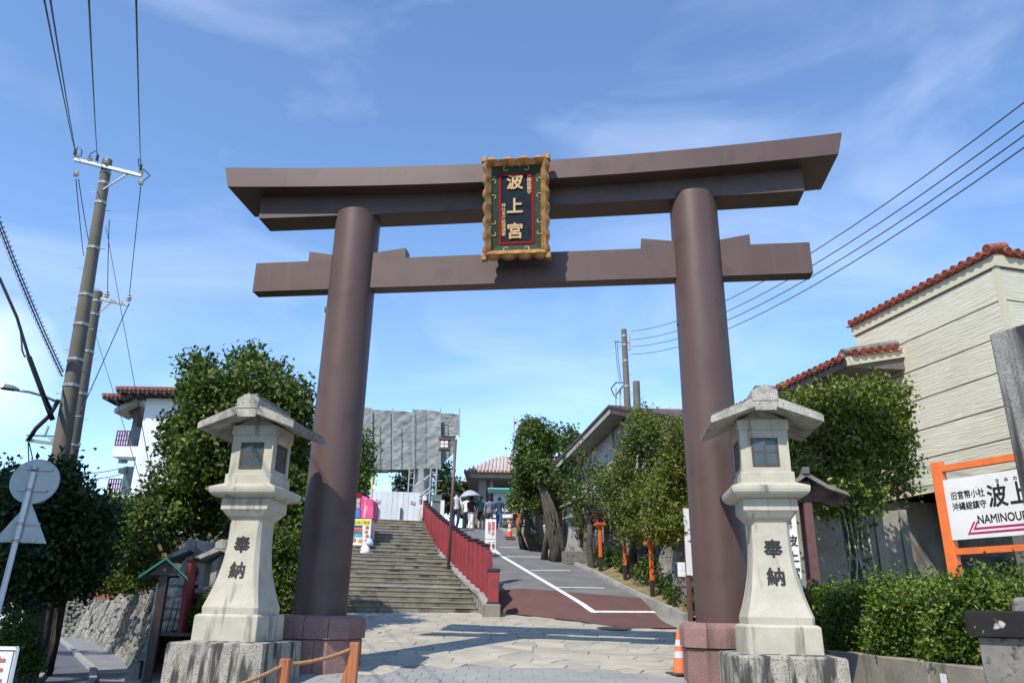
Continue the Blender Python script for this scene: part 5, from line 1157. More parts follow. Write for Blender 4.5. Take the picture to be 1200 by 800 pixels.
# spiral wrapped messenger wire
sp_ = thing('spiral_hanger_cable', 'cable hung in a wire spiral crossing the upper left sky', 'cable', tuple(P(70, 430, Y1)))
q0, q1 = P(-20, 205, Y1 - 2.4), P(74, 436, Y1); b = MB(); n = 10; pts = [q0.lerp(q1, i / n) - Vector((0, 0, .10 * 4 * (i / n) * (1 - i / n))) for i in range(n + 1)]
b.tube(pts, .012, 5); b.build('messenger_wire', wire_m, sp_, 'world')
b = MB(); b.tube([p - Vector((0, 0, .09)) for p in pts], .014, 5); b.build('cable', wire_m, sp_, 'world')
b = MB(); hel = []; N_ = 44 * 8
for i in range(N_ + 1):
    f_ = i / N_; k = f_ * n; j = min(int(k), n - 1); c = pts[j].lerp(pts[j + 1], k - j) - Vector((0, 0, .045)); a = f_ * 44 * 2 * pi; hel.append(c + Vector((cos(a) * .065, sin(a) * .03, sin(a) * .065)))
b.tube(hel, .006, 4, False); b.build('spiral', wire_m, sp_, 'world')
# guy guards
for i, ((x0, y0), (x1, y1), lb) in enumerate((((186, 638), (192, 652), 'yellow and black guard on the left guy wire'), ((193, 648), (196, 664), 'yellow guard on the right guy wire'))):
    t = thing('guy_guard', lb, 'wire guard', tuple(P(x1, y1, 13.3)), 0, 'guards on the guy wires'); A_, C_ = P(x0, y0, 13.3), P(x1, y1, 13.3)
    for j in range(4): b = MB(); b.tube([A_.lerp(C_, j / 4), A_.lerp(C_, (j + 1) / 4)], .03, 8); b.build('sleeve', (M('guard_yellow', (.75, .42, .02), rough=.5) if i == 0 and j == 0 else bpy.data.materials['guard_yellow']) if j != 2 else wire_m, t, 'world')
# street light on the thick pole
sl_ = thing('street_light', 'grey street light on a curved arm from the thick left pole', 'street light', tuple(P(66, 470, Y1)))
b = MB(); b.tube([P(70, 472, Y1), P(52, 464, Y1 - .1), P(34, 459, Y1 - .3), P(18, 457, Y1 - .5)], [.03, .028, .025, .022], 8); b.build('arm', steel, sl_, 'world', smooth='all')
b = MB(); a_, c_ = P(22, 457, Y1 - .5), P(0, 454, Y1 - .7); d = c_ - a_
b.loft([[a_ + d * u + Vector((0, -w_, 0)), a_ + d * u + Vector((0, w_, 0)), a_ + d * u + Vector((0, w_ * .7, h_)), a_ + d * u + Vector((0, -w_ * .7, h_))] for u, w_, h_ in ((0, .03, .03), (.25, .08, .07), (.7, .10, .08), (1, .05, .03))]); b.build('lamp_head', steel, sl_, 'world')
b = MB(); b.loft([[a_ + d * u + Vector((0, -w_, -.002)), a_ + d * u + Vector((0, w_, -.002)), a_ + d * u + Vector((0, w_ * .5, -.03)), a_ + d * u + Vector((0, -w_ * .5, -.03))] for u, w_ in ((.3, .07), (.9, .06))]); b.build('lens', pane_blue, sl_, 'world')
# ================================================================== MIDDLE DISTANCE
def HP(px, py): return PL(px, py, R(13.6, 0), RA + 90)         # plane across the top of the steps
# white hoarding
q0 = HP(432, 613); hz0 = STOP + .02
hb = thing('white_hoarding', 'row of white site hoarding panels at the top of the steps', 'hoarding', (q0.x, q0.y, hz0))
def HQ(px): return HP(px, 613)
x0, x1 = HQ(432), HQ(490); dv = (x1 - x0).normalized(); n = 9; Ln = (x1 - x0).length; fz = RD
zt = HP(470, 576).z
for i in range(n):
    a_ = x0 + dv * (Ln * i / n + .006); c = x0 + dv * (Ln * (i + 1) / n - .006); b = MB()
    b.loft([[(a_.x, a_.y, hz0), (a_.x + fz.x * .04, a_.y + fz.y * .04, hz0), (a_.x + fz.x * .04, a_.y + fz.y * .04, zt), (a_.x, a_.y, zt)], [(c.x, c.y, hz0), (c.x + fz.x * .04, c.y + fz.y * .04, hz0), (c.x + fz.x * .04, c.y + fz.y * .04, zt), (c.x, c.y, zt)]]); b.build('panel', hoard, hb, 'world')
for px in (441, 469):
    c = HQ(px) - fz * .05; b = MB(); b.box((c.x - .04, c.y - .04, hz0), (c.x + .04, c.y + .02, hz0 + .55)); b.build('foot_post', dark_metal, hb, 'world')
for px, py in ((442, 586), (483, 588)):
    c = HP(px, py) - fz * .03; nt_ = thing('hoarding_notice', 'red printed notice at the %s of the white hoarding' % ('left end' if px < 460 else 'right end'), 'notice', tuple(c), 0, 'notices on the hoarding')
    b = MB(); b.box((-.10, -.01, -.08), (.10, .01, .08)); b.build('sheet', hoard, nt_); text('lettering', '立入\n禁止', .075, rednote, nt_, (0, -.013, 0), bold=.002, lead=.8)
# yellow pole and site fence at the right of the hoarding
yp = thing('yellow_pole', 'yellow safety pole standing at the left end of the hoarding', 'pole', tuple(HP(434.5, 612))); b = MB(); b.tube([HP(433.5, 612) + RD * .2, HP(437, 558) + RD * .2], .045, 8); b.build('tube', M('yellow_plastic', (.75, .55, .03), rough=.5), yp, 'world')
ga = thing('site_gate', 'grey meshed steel gate panels between the hoarding and the white wall', 'gate', tuple(HP(500, 612)))
mesh_m = M('green_grey_mesh', (.16, .19, .17), (.12, .145, .13), 8, .8)
for xa, xb_, ya, m_ in ((491, 509, 588, white_wall), (509, 520, 575, mesh_m)):
    a_, c = HP(xa, 612) + RD * 1.0, HP(xb_, 612) + RD * 1.0; z_ = HP(500, ya).z; b = MB(); b.loft([[(v.x, v.y, hz0), (v.x, v.y + .05, hz0), (v.x, v.y + .05, z_), (v.x, v.y, z_)] for v in (a_, c)]); b.build('infill_panel', m_, ga, 'world')
for k in range(4):
    a_, c = HP(491 + k * 5, 612) + RD * .9, HP(497 + k * 5, 590) + RD * .9; b = MB(); b.tube([a_, (c.x, c.y, c.z)], .02, 5); b.build('brace', steel, ga, 'world')
for z_ in (.1, .55, 1.0): a_, c = HP(491, 612) + RD * .95, HP(520, 612) + RD * .95; b = MB(); b.tube([(a_.x, a_.y, hz0 + 1 + z_), (c.x, c.y, hz0 + 1 + z_)], .02, 5); b.build('rail', steel, ga, 'world')
for px, py in ((499.5, 578), (521.5, 583)): a_ = HP(px, 612) + RD * .95; b = MB(); b.bbox((a_.x - .09, a_.y - .08, hz0), (a_.x + .09, a_.y + .08, HP(px, py).z), .01); b.build('gate_post', white_wall, ga, 'world')
# ---- torii under repair, wrapped in sheets
CT = P(480, 600, 46); wt = thing('wrapped_torii', 'big gate under repair wrapped in grey scaffold sheeting', 'wrapped gate', (CT.x, 46, 5.2))
def CP(px, py, dy=0): return P(px, py, 46 + dy)
rr = random.Random(12)
def sheet(pxs, tops, bots, dy, nm='sheet'):
    b = MB(); nx, nz_ = 30, 44; vs = []
    for j in range(nz_ + 1):
        for i in range(nx + 1):
            f_ = i / nx; px = pxs[0] + (pxs[1] - pxs[0]) * f_; ty = tops[0] + (tops[1] - tops[0]) * f_; by = bots[0] + (bots[1] - bots[0]) * f_; py = ty + (by - ty) * j / nz_
            w_ = .05 * mnoise(Vector((px * .10, py * .16 + px * .09, dy))) + .055 * mnoise(Vector((px * .13 + dy, py * .6 - px * .12, 3))) + .03 * sin(pi * f_)
            v = CP(px, py, dy); vs.append((v.x, v.y - w_, v.z))
    b.add(vs, [(j * (nx + 1) + i, j * (nx + 1) + i + 1, (j + 1) * (nx + 1) + i + 1, (j + 1) * (nx + 1) + i) for j in range(nz_) for i in range(nx)])
    return b.build(nm, tarp, wt, 'world', smooth='all', fix=False)
sheet((419, 436), (477, 478), (552, 552), -.2); sheet((436, 458), (480, 481), (551, 550), 0); sheet((458, 484), (481, 483), (550, 550), .1)
sheet((484, 499), (480, 480), (549, 549), -.5); sheet((499, 516), (480, 482), (549, 549), -.45); sheet((516, 539), (484, 485), (512, 510), 0); sheet((514, 532), (512, 512), (549, 530), .1)
for px in (436, 460, 484, 516, 538.5): b = MB(); b.tube([CP(px, 478, -.75), CP(px, 512 if px > 530 else 550, -.75)], .035, 5); b.build('scaffold_pole', steel, wt, 'world')
b = MB(); v0, v1 = CP(420, 484), CP(538, 486); b.hexa([(v0.x, 46.3, v1.z - 3.0), (v1.x - 1.5, 46.3, v1.z - 3.0), (v1.x - 1.5, 49.5, v1.z - 3.0), (v0.x, 49.5, v1.z - 3.0), (v0.x, 46.3, v1.z - .2), (v1.x - .2, 46.3, v1.z - .2), (v1.x - .2, 49.5, v1.z - .2), (v0.x, 49.5, v1.z - .2)]); b.build('lintels', conc_dark, wt, 'world')
b = MB(); v = CP(494, 560); b.tube([(v.x, 47, 5), (v.x, 47, v.z + 1)], .55, 14); b.build('column', M('wrapped_column', (.28, .3, .32), (.22, .24, .26), 2, .8), wt, 'world')
b = MB(); v = CP(414, 560); b.tube([(v.x, 47, 5), (v.x, 47, v.z + 1)], .55, 14); b.build('column', bpy.data.materials['wrapped_column'], wt, 'world')
b = MB(); b.beam(CP(431, 552, -.3), CP(455, 552, -.3), .5, .12); b.build('platform', dark_metal, wt, 'world')
for px in (480, 486, 505, 512):
    for dy in (-.6, .9): b = MB(); v = CP(px, 548, dy); b.tube([(v.x, v.y, 5), (v.x, v.y, v.z)], .045, 5); b.build('scaffold_pole', steel, wt, 'world')
for px0, px1 in ((480, 486), (505, 512), (419, 434)):
    for py in (553, 560, 568, 577, 586, 595): b = MB(); b.tube([CP(px0, py, -.6), CP(px1, py, -.6)], .03, 4); b.build('scaffold_rail', steel, wt, 'world')
for a_, c in (((486, 570), (505, 556)), ((486, 590), (505, 575)), ((490, 583), (503, 572))): b = MB(); b.tube([CP(*a_, -.6), CP(*c, -.6)], .05, 5); b.build('scaffold_brace', steel, wt, 'world')
# ---- brown lamp pole with arm and square lantern at the fence
BP = PL(526, 652, R(0, -.45), RA); tp = P(534, 515, BP.y)
lpole = thing('brown_lamp_pole', 'tall brown pole with a square lantern on its arm beside the red fence', 'lamp pole', tuple(BP))
b = MB(); b.tube([BP - Vector((0, 0, .6)), BP.lerp(tp, .5), tp], [.06, .055, .055], 10); b.build('pole', pole_brown, lpole, 'world', smooth='all')
X(lpole, tp + Vector((.05, 0, -.03)), P(514, 513, BP.y), .07, .08, 'arm', pole_brown)
c = P(521, 521, BP.y); b = MB(); b.box((c.x - .15, c.y - .15, c.z - .14), (c.x + .15, c.y + .15, c.z + .14)); b.build('lantern_frame', pole_brown, lpole, 'world')
for i in (-1, 1):
    for j in (-1, 1): b = MB(); b.box((c.x + i * .07 - .055, c.y - .156, c.z + j * .065 - .05), (c.x + i * .07 + .055, c.y - .151, c.z + j * .065 + .05)); b.build('lantern_pane', white_m, lpole, 'world')
for z_ in (.17, -.17): b = MB(); b.box((c.x - .19, c.y - .19, c.z + z_ - .02), (c.x + .19, c.y + .19, c.z + z_ + .02)); b.build('lantern_plate', pole_brown, lpole, 'world')
# ---- white board sign on the ramp behind the fence end
q = PL(578, 700, R(0, .35), RA); ts = q.y
bs = thing('parking_rules_board', 'white two part notice on a thin post behind the lower end of the red fence', 'sign', tuple(q))
c0, c1, c2 = P(569, 608, ts), P(581.5, 608, ts), P(568, 647, ts)
b = MB(); b.tube([q - Vector((0, 0, .4)), P(575.5, 606, ts)], .022, 8); b.build('post', steel, bs, 'world')
zm = P(575, 631.5, ts).z
for z0, z1, nm in ((zm + .01, c0.z, 'upper_board'), (c2.z, zm - .01, 'lower_board')):
    b = MB(); b.box((c0.x, ts - .05, z0), (c1.x, ts - .03, z1)); b.build(nm, white_m, bs, 'world')
lo = Vector((0, 0, 0)); 
def onb(s, px, py, size, m_, lead=1.0): v = P(px, py, ts - .055) - wmat(bs).translation; return text('lettering', s, size, m_, bs, tuple(v), bold=.0015, lead=lead, ext=.001)
onb('参\n拝\n者\n以\n外', 578, 619.5, .105, rednote, .8); onb('駐\n車\n禁\n止', 573.5, 618.5, .105, rednote, .8); onb('ご\n協\n力', 578, 639, .085, ink, .8); onb('お\n願\nい', 573.5, 639, .085, rednote, .8)
# ---- food stall on the steps
SL = P(423, 648, 29.5); stl = thing('food_stall', 'pink food stall with a menu banner standing at the left of the steps', 'stall', tuple(SL))
Ys = 29.5
def S(px, py, dy=0): return P(px, py, Ys + dy)
def sbox(nm, x0, x1, y0, y1, d0, d1, m_):
    a_, c = S(x0, y1), S(x1, y0); b = MB(); b.box((a_.x, Ys + d0, a_.z), (c.x, Ys + d1, c.z)); return b.build(nm, m_, stl, 'world')
pink = M('pink_cloth', (.75, .10, .25), (.6, .06, .18), 3, .8, .6, 1, .03, wave=(9, 9, 2), streak=(.9, .4, .5), stsc=(9, 9, 1.2), stpos=(.55, .65))
b = MB(); b.prism([(S(396, 560).x, S(396, 562).z), (S(415, 574).x, S(415, 576).z), (S(437, 585).x, S(437, 585).z), (S(436, 606).x, S(436, 607).z), (S(396, 606).x, S(396, 605).z)], 1, Ys + .1, Ys + 1.3); b.build('canopy_side', pink, stl, 'world')
sbox('portrait_poster', 415.5, 422, 583, 595, .06, .09, M('poster_dark', (.2, .17, .16), (.5, .45, .42), 9, .6)); sbox('blue_poster', 415, 422, 596, 606, .06, .09, M('poster_blue', (.05, .22, .6), (.03, .12, .4), 9, .6))
sbox('red_stripe', 416, 423, 577, 582, .06, .09, plq_red)
sbox('counter_front', 396, 434, 638, 646, .1, 1.2, M('stall_orange', (.6, .25, .03), rough=.6)); sbox('plinth', 396, 438, 646, 652, .0, 1.3, curb_m)
sbox('counter_body', 396, 434, 607, 638, .15, 1.2, white_m)
bn = sbox('menu_banner', 396, 435.5, 608, 638, -.03, .0, white_m)
for nm, x0, x1, y0, y1, c_ in (('yellow_strip', 404, 434, 609, 614.5, (.85, .75, .05)), ('menu_line', 404, 425, 615.5, 618, (.06, .08, .3)), ('menu_line', 404, 425, 619, 622, (.7, .08, .15)), ('menu_line', 404, 425, 622.6, 625.6, (.03, .3, .14)), ('menu_line', 404, 425, 626, 629, (.15, .4, .7)),
        ('food_photo', 411, 418, 630, 635, (.5, .25, .07)), ('food_photo', 419, 426, 631, 636, (.6, .35, .12)), ('food_photo', 428, 433, 616, 620, (.45, .16, .06)), ('food_photo', 427, 432, 621, 625, (.5, .22, .1)), ('food_photo', 428, 433, 626, 630, (.45, .18, .08)), ('food_photo', 427, 433, 631, 636, (.5, .2, .08)), ('food_photo', 404, 409, 630, 636, (.4, .25, .2))):
    a_, c = S(x0, y1), S(x1, y0); b = MB()
    if nm == 'food_photo': b.loft([[((a_.x + c.x) / 2 + (c.x - a_.x) / 2 * cos(2 * pi * k / 10), y_, (a_.z + c.z) / 2 + (c.z - a_.z) / 2 * sin(2 * pi * k / 10)) for k in range(10)] for y_ in (Ys - .04, Ys - .031)])
    else: b.box((a_.x, Ys - .037, a_.z), (c.x, Ys - .031, c.z))
    b.build(nm, M(nm + '_c', c_, tuple(v * .6 for v in c_), 20, .5), stl, 'world')
v = S(419, 612, -.045) - wmat(stl).translation; text('lettering', 'いらっしゃいませ', .115, ink, stl, tuple(v), ext=.001)
for x in (398, 436): b = MB(); b.tube([S(x, 646, .6), S(x, 572, .6)], .025, 6); b.build('stall_pole', steel, stl, 'world')
for px, py, r_, lb in ((427, 651, .22, 'white garbage bag at the right foot of the food stall'), (432.5, 640, .17, 'pale blue garbage bag behind the white one')):
    q = P(px, py, 29.0 if px < 430 else 29.3); g = thing('garbage_bag', lb, 'garbage bag', tuple(q), 0, 'garbage bags by the stall'); b = MB(); n = 12
    rr = random.Random(px); b.loft([[((f_ * r_ * (1 + rr.uniform(-.12, .12))) * cos(2 * pi * k / n), (f_ * r_ * (1 + rr.uniform(-.12, .12))) * sin(2 * pi * k / n), z_ * r_) for k in range(n)] for f_, z_ in ((.6, 0), (.95, .25), (1, .7), (.8, 1.2), (.45, 1.6), (.15, 1.85), (.12, 1.95), (.22, 2.2))]); b.build('bag', white_m if px < 430 else M('pale_blue_plastic', (.42, .5, .66), rough=.4), g, smooth='all')
# ---- people
def person(label, px, py, h, shirt, trousers, legs_short=False, face=0.0, stride=.12, arms=(0.25, 0.25), skin=(.45, .28, .2), hair=(.012, .01, .01), Y=38.0, carry=None):
    q = P(px, py, Y); t = thing('person', label, 'person', tuple(q), face)
    k = h / 1.7; J = {}; E_ = []
    def j(n, x, y, z, r): J[n] = (x * k, y * k, z * k, r * k)
    j('pelvis', 0, 0, .92, .13); j('waist', 0, .0, 1.06, .115); j('chest', 0, 0, 1.28, .14); j('neck', 0, .0, 1.46, .055); j('chin', 0, -.02, 1.54, .075); j('head', 0, -.01, 1.62, .098); j('crown', 0, 0, 1.69, .06)
    E_ += [('pelvis', 'waist'), ('waist', 'chest'), ('chest', 'neck'), ('neck', 'chin'), ('chin', 'head'), ('head', 'crown')]
    for s_, n_ in ((-1, 'l'), (1, 'r')):
        st_ = stride * s_; j('hip' + n_, s_ * .09, 0, .86, .095); j('knee' + n_, s_ * .10, -st_ * .6, .48, .062); j('ank' + n_, s_ * .10, st_ * .5, .09, .042); j('toe' + n_, s_ * .11, st_ * .5 - .14, .035, .035)
        E_ += [('pelvis', 'hip' + n_), ('hip' + n_, 'knee' + n_), ('knee' + n_, 'ank' + n_), ('ank' + n_, 'toe' + n_)]
        a_ = arms[0 if s_ < 0 else 1]
        j('sho' + n_, s_ * .18, 0, 1.40, .062); j('elb' + n_, s_ * .24, -.04 - a_ * .1, 1.13, .042)
        if a_ > .6: j('wri' + n_, s_ * .16, -.26, 1.28, .03); j('han' + n_, s_ * .13, -.31, 1.34, .034)
        else: j('wri' + n_, s_ * .26, -.12 * a_ * 4, .90, .03); j('han' + n_, s_ * .25, -.15 * a_ * 4, .81, .034)
        E_ += [('chest', 'sho' + n_), ('sho' + n_, 'elb' + n_), ('elb' + n_, 'wri' + n_), ('wri' + n_, 'han' + n_)]
    names = list(J); me = bpy.data.meshes.new('p'); me.from_pydata([J[n][:3] for n in names], [(names.index(a_), names.index(c)) for a_, c in E_], [])
    o = bpy.data.objects.new('p', me); COL.objects.link(o); md = o.modifiers.new('s', 'SKIN'); sv = me.skin_vertices[0].data
    for i, n in enumerate(names): sv[i].radius = (J[n][3], J[n][3] * (.8 if n in ('chest', 'waist', 'pelvis') else 1)); sv[i].use_root = n == 'pelvis'
    ms = o.modifiers.new('u', 'SUBSURF'); ms.levels = 1
    dg = bpy.context.evaluated_depsgraph_get(); m2 = bpy.data.meshes.new_from_object(o.evaluated_get(dg)); bpy.data.objects.remove(o)
    V = [v.co.copy() for v in m2.vertices]; FS = [tuple(p.vertices) for p in m2.polygons]; NR = [v.normal.copy() for v in m2.vertices]
    sk = M('skin', skin, rough=.6) if 'skin' not in bpy.data.materials else bpy.data.materials['skin']
    b = MB(); b.add(V, FS); b.build('body', sk, t, smooth='all')
    def cloth(nm, test, col_, inf):
        fs = [f for f in FS if test(sum((V[i] for i in f), Vector()) / len(f) / k)]
        if not fs: return
        us = sorted({i for f in fs for i in f}); mpi = {i: k_ for k_, i in enumerate(us)}; b = MB(); b.add([V[i] + NR[i] * inf for i in us], [tuple(mpi[i] for i in f) for f in fs]); b.build(nm, M(nm + '_' + str(px), col_, tuple(c * .75 for c in col_), 9, .85), t, smooth='all', fix=False)
    cloth('shirt', lambda c: .93 < c.z < 1.47 and abs(c.x) < (.24 if c.z > 1.14 else .21) , shirt, .018)
    cloth('trousers', lambda c: (.50 if legs_short else .08) < c.z <= .99 and abs(c.x) < .205, trousers, .016)
    cloth('hair', lambda c: c.z > 1.60 or (c.z > 1.52 and c.y > .01), hair, .016)
    cloth('shoes', lambda c: c.z < .075, (.05, .05, .05), .012)
    return t, q
person('person in a white shirt and dark trousers right of the brown lamp pole', 533.5, 620, 1.68, (.7, .7, .68), (.04, .045, .06), Y=35.5, face=.6)
pu, qu = person('person in a black top and white trousers under a pale umbrella', 551.5, 622, 1.66, (.02, .02, .022), (.7, .69, .66), face=2.6, arms=(.9, .2))
person('person in white top and black trousers standing behind the umbrella holder', 546, 621, 1.66, (.68, .68, .66), (.02, .02, .025), Y=38.8, face=2.9)
person('person in a green shirt and black shorts with bare legs', 563, 621, 1.66, (.05, .19, .13), (.015, .015, .018), True, face=3.1)
person('person in a grey blue shirt behind the white two part notice', 573, 622, 1.6, (.16, .18, .26), (.03, .03, .05), face=3.3, Y=37.5)
person('person in dark blue top and jeans right of the white two part notice', 584.5, 622, 1.62, (.02, .045, .10), (.05, .12, .26), face=2.9)
person('person in a white shirt by the fig tree behind the farthest lamp post', 604.5, 623, 1.62, (.7, .7, .7), (.03, .03, .04), face=.4, Y=38.5)
um = thing('umbrella', 'pale grey open umbrella held over the person in black', 'umbrella', (qu.x - .05, qu.y - .25, qu.z + 1.30), 0); um.rotation_euler = (0, radians(-8), 0)
b = MB(); n = 16; rings = [[(r_ * cos(2 * pi * i / n), r_ * sin(2 * pi * i / n), .62 - .32 * (r_ / .52) ** 2 - (.012 if i % 2 else 0) * (r_ / .5)) for i in range(n)] for r_ in (.02, .15, .3, .42, .52)]; b.loft(rings, cap=False); b.build('canopy', M('umbrella_cloth', (.33, .35, .4), rough=.7), um, smooth='all', fix=False)
b = MB(); b.tube([(0, 0, 0), (0, 0, .68)], .012, 6); b.build('shaft', dark_metal, um)
# ---- shrine office with tiled roof
of = thing('shrine_office', 'low stone shrine office with a pale tiled roof at the end of the ramp', 'building', (-1.5, 50, 5.4))
Yo = 50; o0, o1 = P(549, 553, Yo), P(640, 552, Yo); rdg = P(600, 536, Yo + 4)
b = MB(); b.box((P(570, 560, Yo).x, Yo + 3.5, 5), (o1.x, Yo + 9, o0.z)); b.build('wall', conc, of, 'world')
for xa, xb_ in ((559, 568.5), (572.5, 577)): a_, c = P(xa, 600, Yo), P(xb_, 600, Yo); b = MB(); b.bbox((a_.x, Yo + 1.0, 4.9), (c.x, Yo + 1.6, o0.z - .12), .02); b.build('pillar', M('office_stone', (.33, .31, .28), (.27, .255, .23), 3, .85) if xa < 560 else bpy.data.materials['office_stone'], of, 'world')
b = MB(); b.box((o0.x + .1, Yo + .1, o0.z - .32), (o1.x, Yo + 9, o0.z - .02)); b.build('eave_beam', soffit_lt, of, 'world')
b = MB(); b.loft([[(o0.x - .3, Yo - .35, o0.z - .02), (o1.x, Yo - .35, o0.z - .02), (o1.x, Yo + 9, o0.z - .02), (o0.x - .3, Yo + 9, o0.z - .02)], [(o0.x + 1.9, Yo + 3.6, rdg.z), (o1.x, Yo + 3.6, rdg.z), (o1.x, Yo + 5, rdg.z), (o0.x + 1.9, Yo + 5, rdg.z)]]); rf_ = b.build('roof', tile_pale, of, 'world')
for i in range(26):
    x = o0.x - .2 + i * .24; f_ = min(1.0, max(0.0, (x - o0.x + .3) / 2.2)); b = MB(); b.tube([(x, Yo - .38, o0.z + .03), (x + .0, Yo - .35 + 3.95 * f_, o0.z + .0 + (rdg.z - o0.z) * f_ + .03)], .065, 6); b.build('tile_row', tile_pale, rf_, 'world'); 
    b = MB(); b.tube([(x, Yo - .42, o0.z + .03), (x, Yo - .37, o0.z + .03)], .085, 8); b.build('end_tile', tile_red, rf_, 'world')
q = P(556, 561, 60); g = thing('far_shrine_roof', 'far small tiled roof glimpsed between the hill trees and the office pillar', 'roof', (q.x, 60, 5)); b = MB(); b.loft([[(q.x - 1.0, 59, q.z - .3), (q.x + 3, 59, q.z - 1.0), (q.x + 3, 64, q.z - 1.0), (q.x - 1.0, 64, q.z - .3)], [(q.x + .3, 61, q.z + .5), (q.x + 3, 61, q.z + .5), (q.x + 3, 62, q.z + .5), (q.x + .3, 62, q.z + .5)]]); b.build('roof', tile_pale, g, 'world'); b = MB(); b.box((q.x, 60, 5), (q.x + 3, 63, q.z - .4)); b.build('wall', conc, g, 'world')
q = P(450, 572, 64); g = thing('distant_tiled_roof', 'pale tiled roof far behind the hoarding under the wrapped gate', 'roof', (q.x, 64, 5)); b = MB(); a_ = P(441, 577, 64); c = P(468, 577, 64); b.prism([(a_.x, 5), (c.x, 5), (c.x, c.z), (c.x - .5, P(0, 567, 64).z), (a_.x + .9, P(0, 567, 64).z), (a_.x, a_.z)], 1, 64, 68); b.build('roof', tile_pale, g, 'world')
# railings
hr = thing('dark_handrails', 'dark curved handrails before the office pillar', 'handrail', tuple(P(566, 612, 44)))
for dy in (0, 8): b = MB(); b.tube([P(553, 602 + dy, 44), P(560, 596 + dy, 44), P(568, 590 + dy, 44), P(574, 588 + dy, 44)], .035, 6); b.build('rail', wood_dk, hr, 'world')
for px in (556, 570): b = MB(); b.tube([P(px, 622, 44), P(px, 594, 44)], .03, 6); b.build('rail_post', wood_dk, hr, 'world')
# teal roofed notice board
Yn = 41; n0 = P(573, 622, Yn); nbd = thing('teal_roof_notice_board', 'large white notice board under a teal roof behind the visitors', 'notice board', tuple(n0))
for px in (575, 607): b = MB(); v = P(px, 622, Yn); b.bbox((v.x - .07, Yn - .07, n0.z - .3), (v.x + .07, Yn + .07, P(px, 572, Yn).z), .005); b.build('post', wood_dk, nbd, 'world')
a_, c = P(578, 599, Yn), P(608, 578, Yn); b = MB(); b.box((a_.x, Yn - .03, a_.z), (c.x, Yn + .03, c.z)); b.build('board', paper, nbd, 'world')
a_, c = P(576, 606, Yn), P(610, 602, Yn); b = MB(); b.box((a_.x, Yn - .04, a_.z), (c.x, Yn + .04, c.z)); b.build('lower_board', white_m, nbd, 'world')
for y0, y1 in ((577.5, 573), (601.5, 599.5)): a_, c = P(575.5, y0, Yn), P(608, y1, Yn); b = MB(); b.box((a_.x, Yn - .06, a_.z), (c.x, Yn + .06, c.z)); b.build('rail', wood_dk, nbd, 'world')
ra, rc = P(572, 573.5, Yn), P(612, 572, Yn); b = MB(); zr = P(0, 565, Yn).z; b.loft([[(x, Yn - .7, ra.z), (x, Yn - .7, ra.z - .06), (x, Yn, zr - .1), (x, Yn + .7, ra.z - .06), (x, Yn + .7, ra.z), (x + (.25 if i == 0 else -.25), Yn + .12, zr), (x + (.25 if i == 0 else -.25), Yn - .12, zr)] for i, x in enumerate((ra.x, rc.x))]); b.build('roof', teal, nbd, 'world')
st_w = thing('low_stone_wall', 'low dark stone wall behind the visitors beside the fig roots', 'low wall', tuple(P(590, 622, 43)))
rr = random.Random(4)
for i in range(22):
    for j in range(4): v = P(583 + i * 1.5, 620 - j * 4.3, 43); b = MB(); b.rock((v.x + rr.uniform(-.04, .04), v.y, v.z + rr.uniform(-.03, .03)), rr.uniform(.12, .17), (1, .8, .75)); b.build('stone', rubble, st_w, 'world')
# flag pole
fp = P(602, 600, 52); fg = thing('flag_pole', 'thin flag pole with a small white and red flag above the office', 'flag pole', tuple(fp)); b = MB(); b.tube([(fp.x, 52, 5), P(602.5, 488, 52)], .035, 6); b.build('pole', steel, fg, 'world')
v0, v1 = P(603, 489, 52), P(605.5, 501, 52); b = MB(); b.loft([[(v0.x + (v1.x - v0.x) * f_, 52 + .06 * sin(f_ * 6), z_) for z_ in (v1.z, v0.z)] + [(v0.x + (v1.x - v0.x) * f_, 52.02 + .06 * sin(f_ * 6), z_) for z_ in (v0.z, v1.z)] for f_ in (0, .25, .5, .75, 1)]); b.build('flag', white_m, fg, 'world'); b = MB(); b.sphere(((v0.x + v1.x) / 2, 51.99, (v0.z + v1.z) / 2), .09, 10, 5, (1, .8, 1)); b.build('flag_disc', plq_red, fg, 'world')
# trees on the top of the hill
def far_tree(label, base, L_, n, size, lm, seed, tr=.2): return tree('hill_tree', label, base, L_, n, size, lm, bark_d, seed, tr=tr, k=9, cs=.22, group='trees on the shrine hill')
def ft(lb, bx, Y, lob, n, lm, seed, size=.3): far_tree(lb, tuple(Vector((P(bx, 600, Y).x, Y, 5.3))), [pxlobe(px, py, Y + (i % 2) * .6, rx, ry) for i, (px, py, rx, ry) in enumerate(lob)], n, size, lm, seed)
ft('rounded dark tree between the wrapped gate and the office', 545, 62, ((540, 586, 22, 18), (555, 590, 20, 16), (525, 582, 16, 18), (562, 580, 10, 14), (532, 572, 12, 10)), 5200, lf_mid, 71)
ft('dark tree standing behind the wrapped column', 478, 56, ((475, 572, 12, 18), (470, 590, 12, 12), (482, 556, 8, 12), (520, 560, 12, 18), (526, 575, 12, 14)), 3600, lf_dark, 72)
ft('slender tree seen just right of the left gate column', 424, 40, ((424, 560, 9, 16), (430, 530, 7, 14), (427, 512, 5, 8), (422, 585, 12, 14), (418, 535, 8, 20), (432, 548, 6, 10)), 2600, lf_mid, 73, .22)
ft('wide dark tree mass behind the teal roofed notice board', 600, 58, ((600, 585, 22, 20), (620, 570, 24, 26), (640, 560, 26, 34), (585, 600, 16, 12)), 4200, lf_dark, 74)
ft('tall tree rising behind the twisted fig', 660, 50, ((650, 540, 22, 40), (672, 545, 20, 40), (668, 520, 12, 18), (640, 580, 22, 22)), 4600, lf_fig, 75)
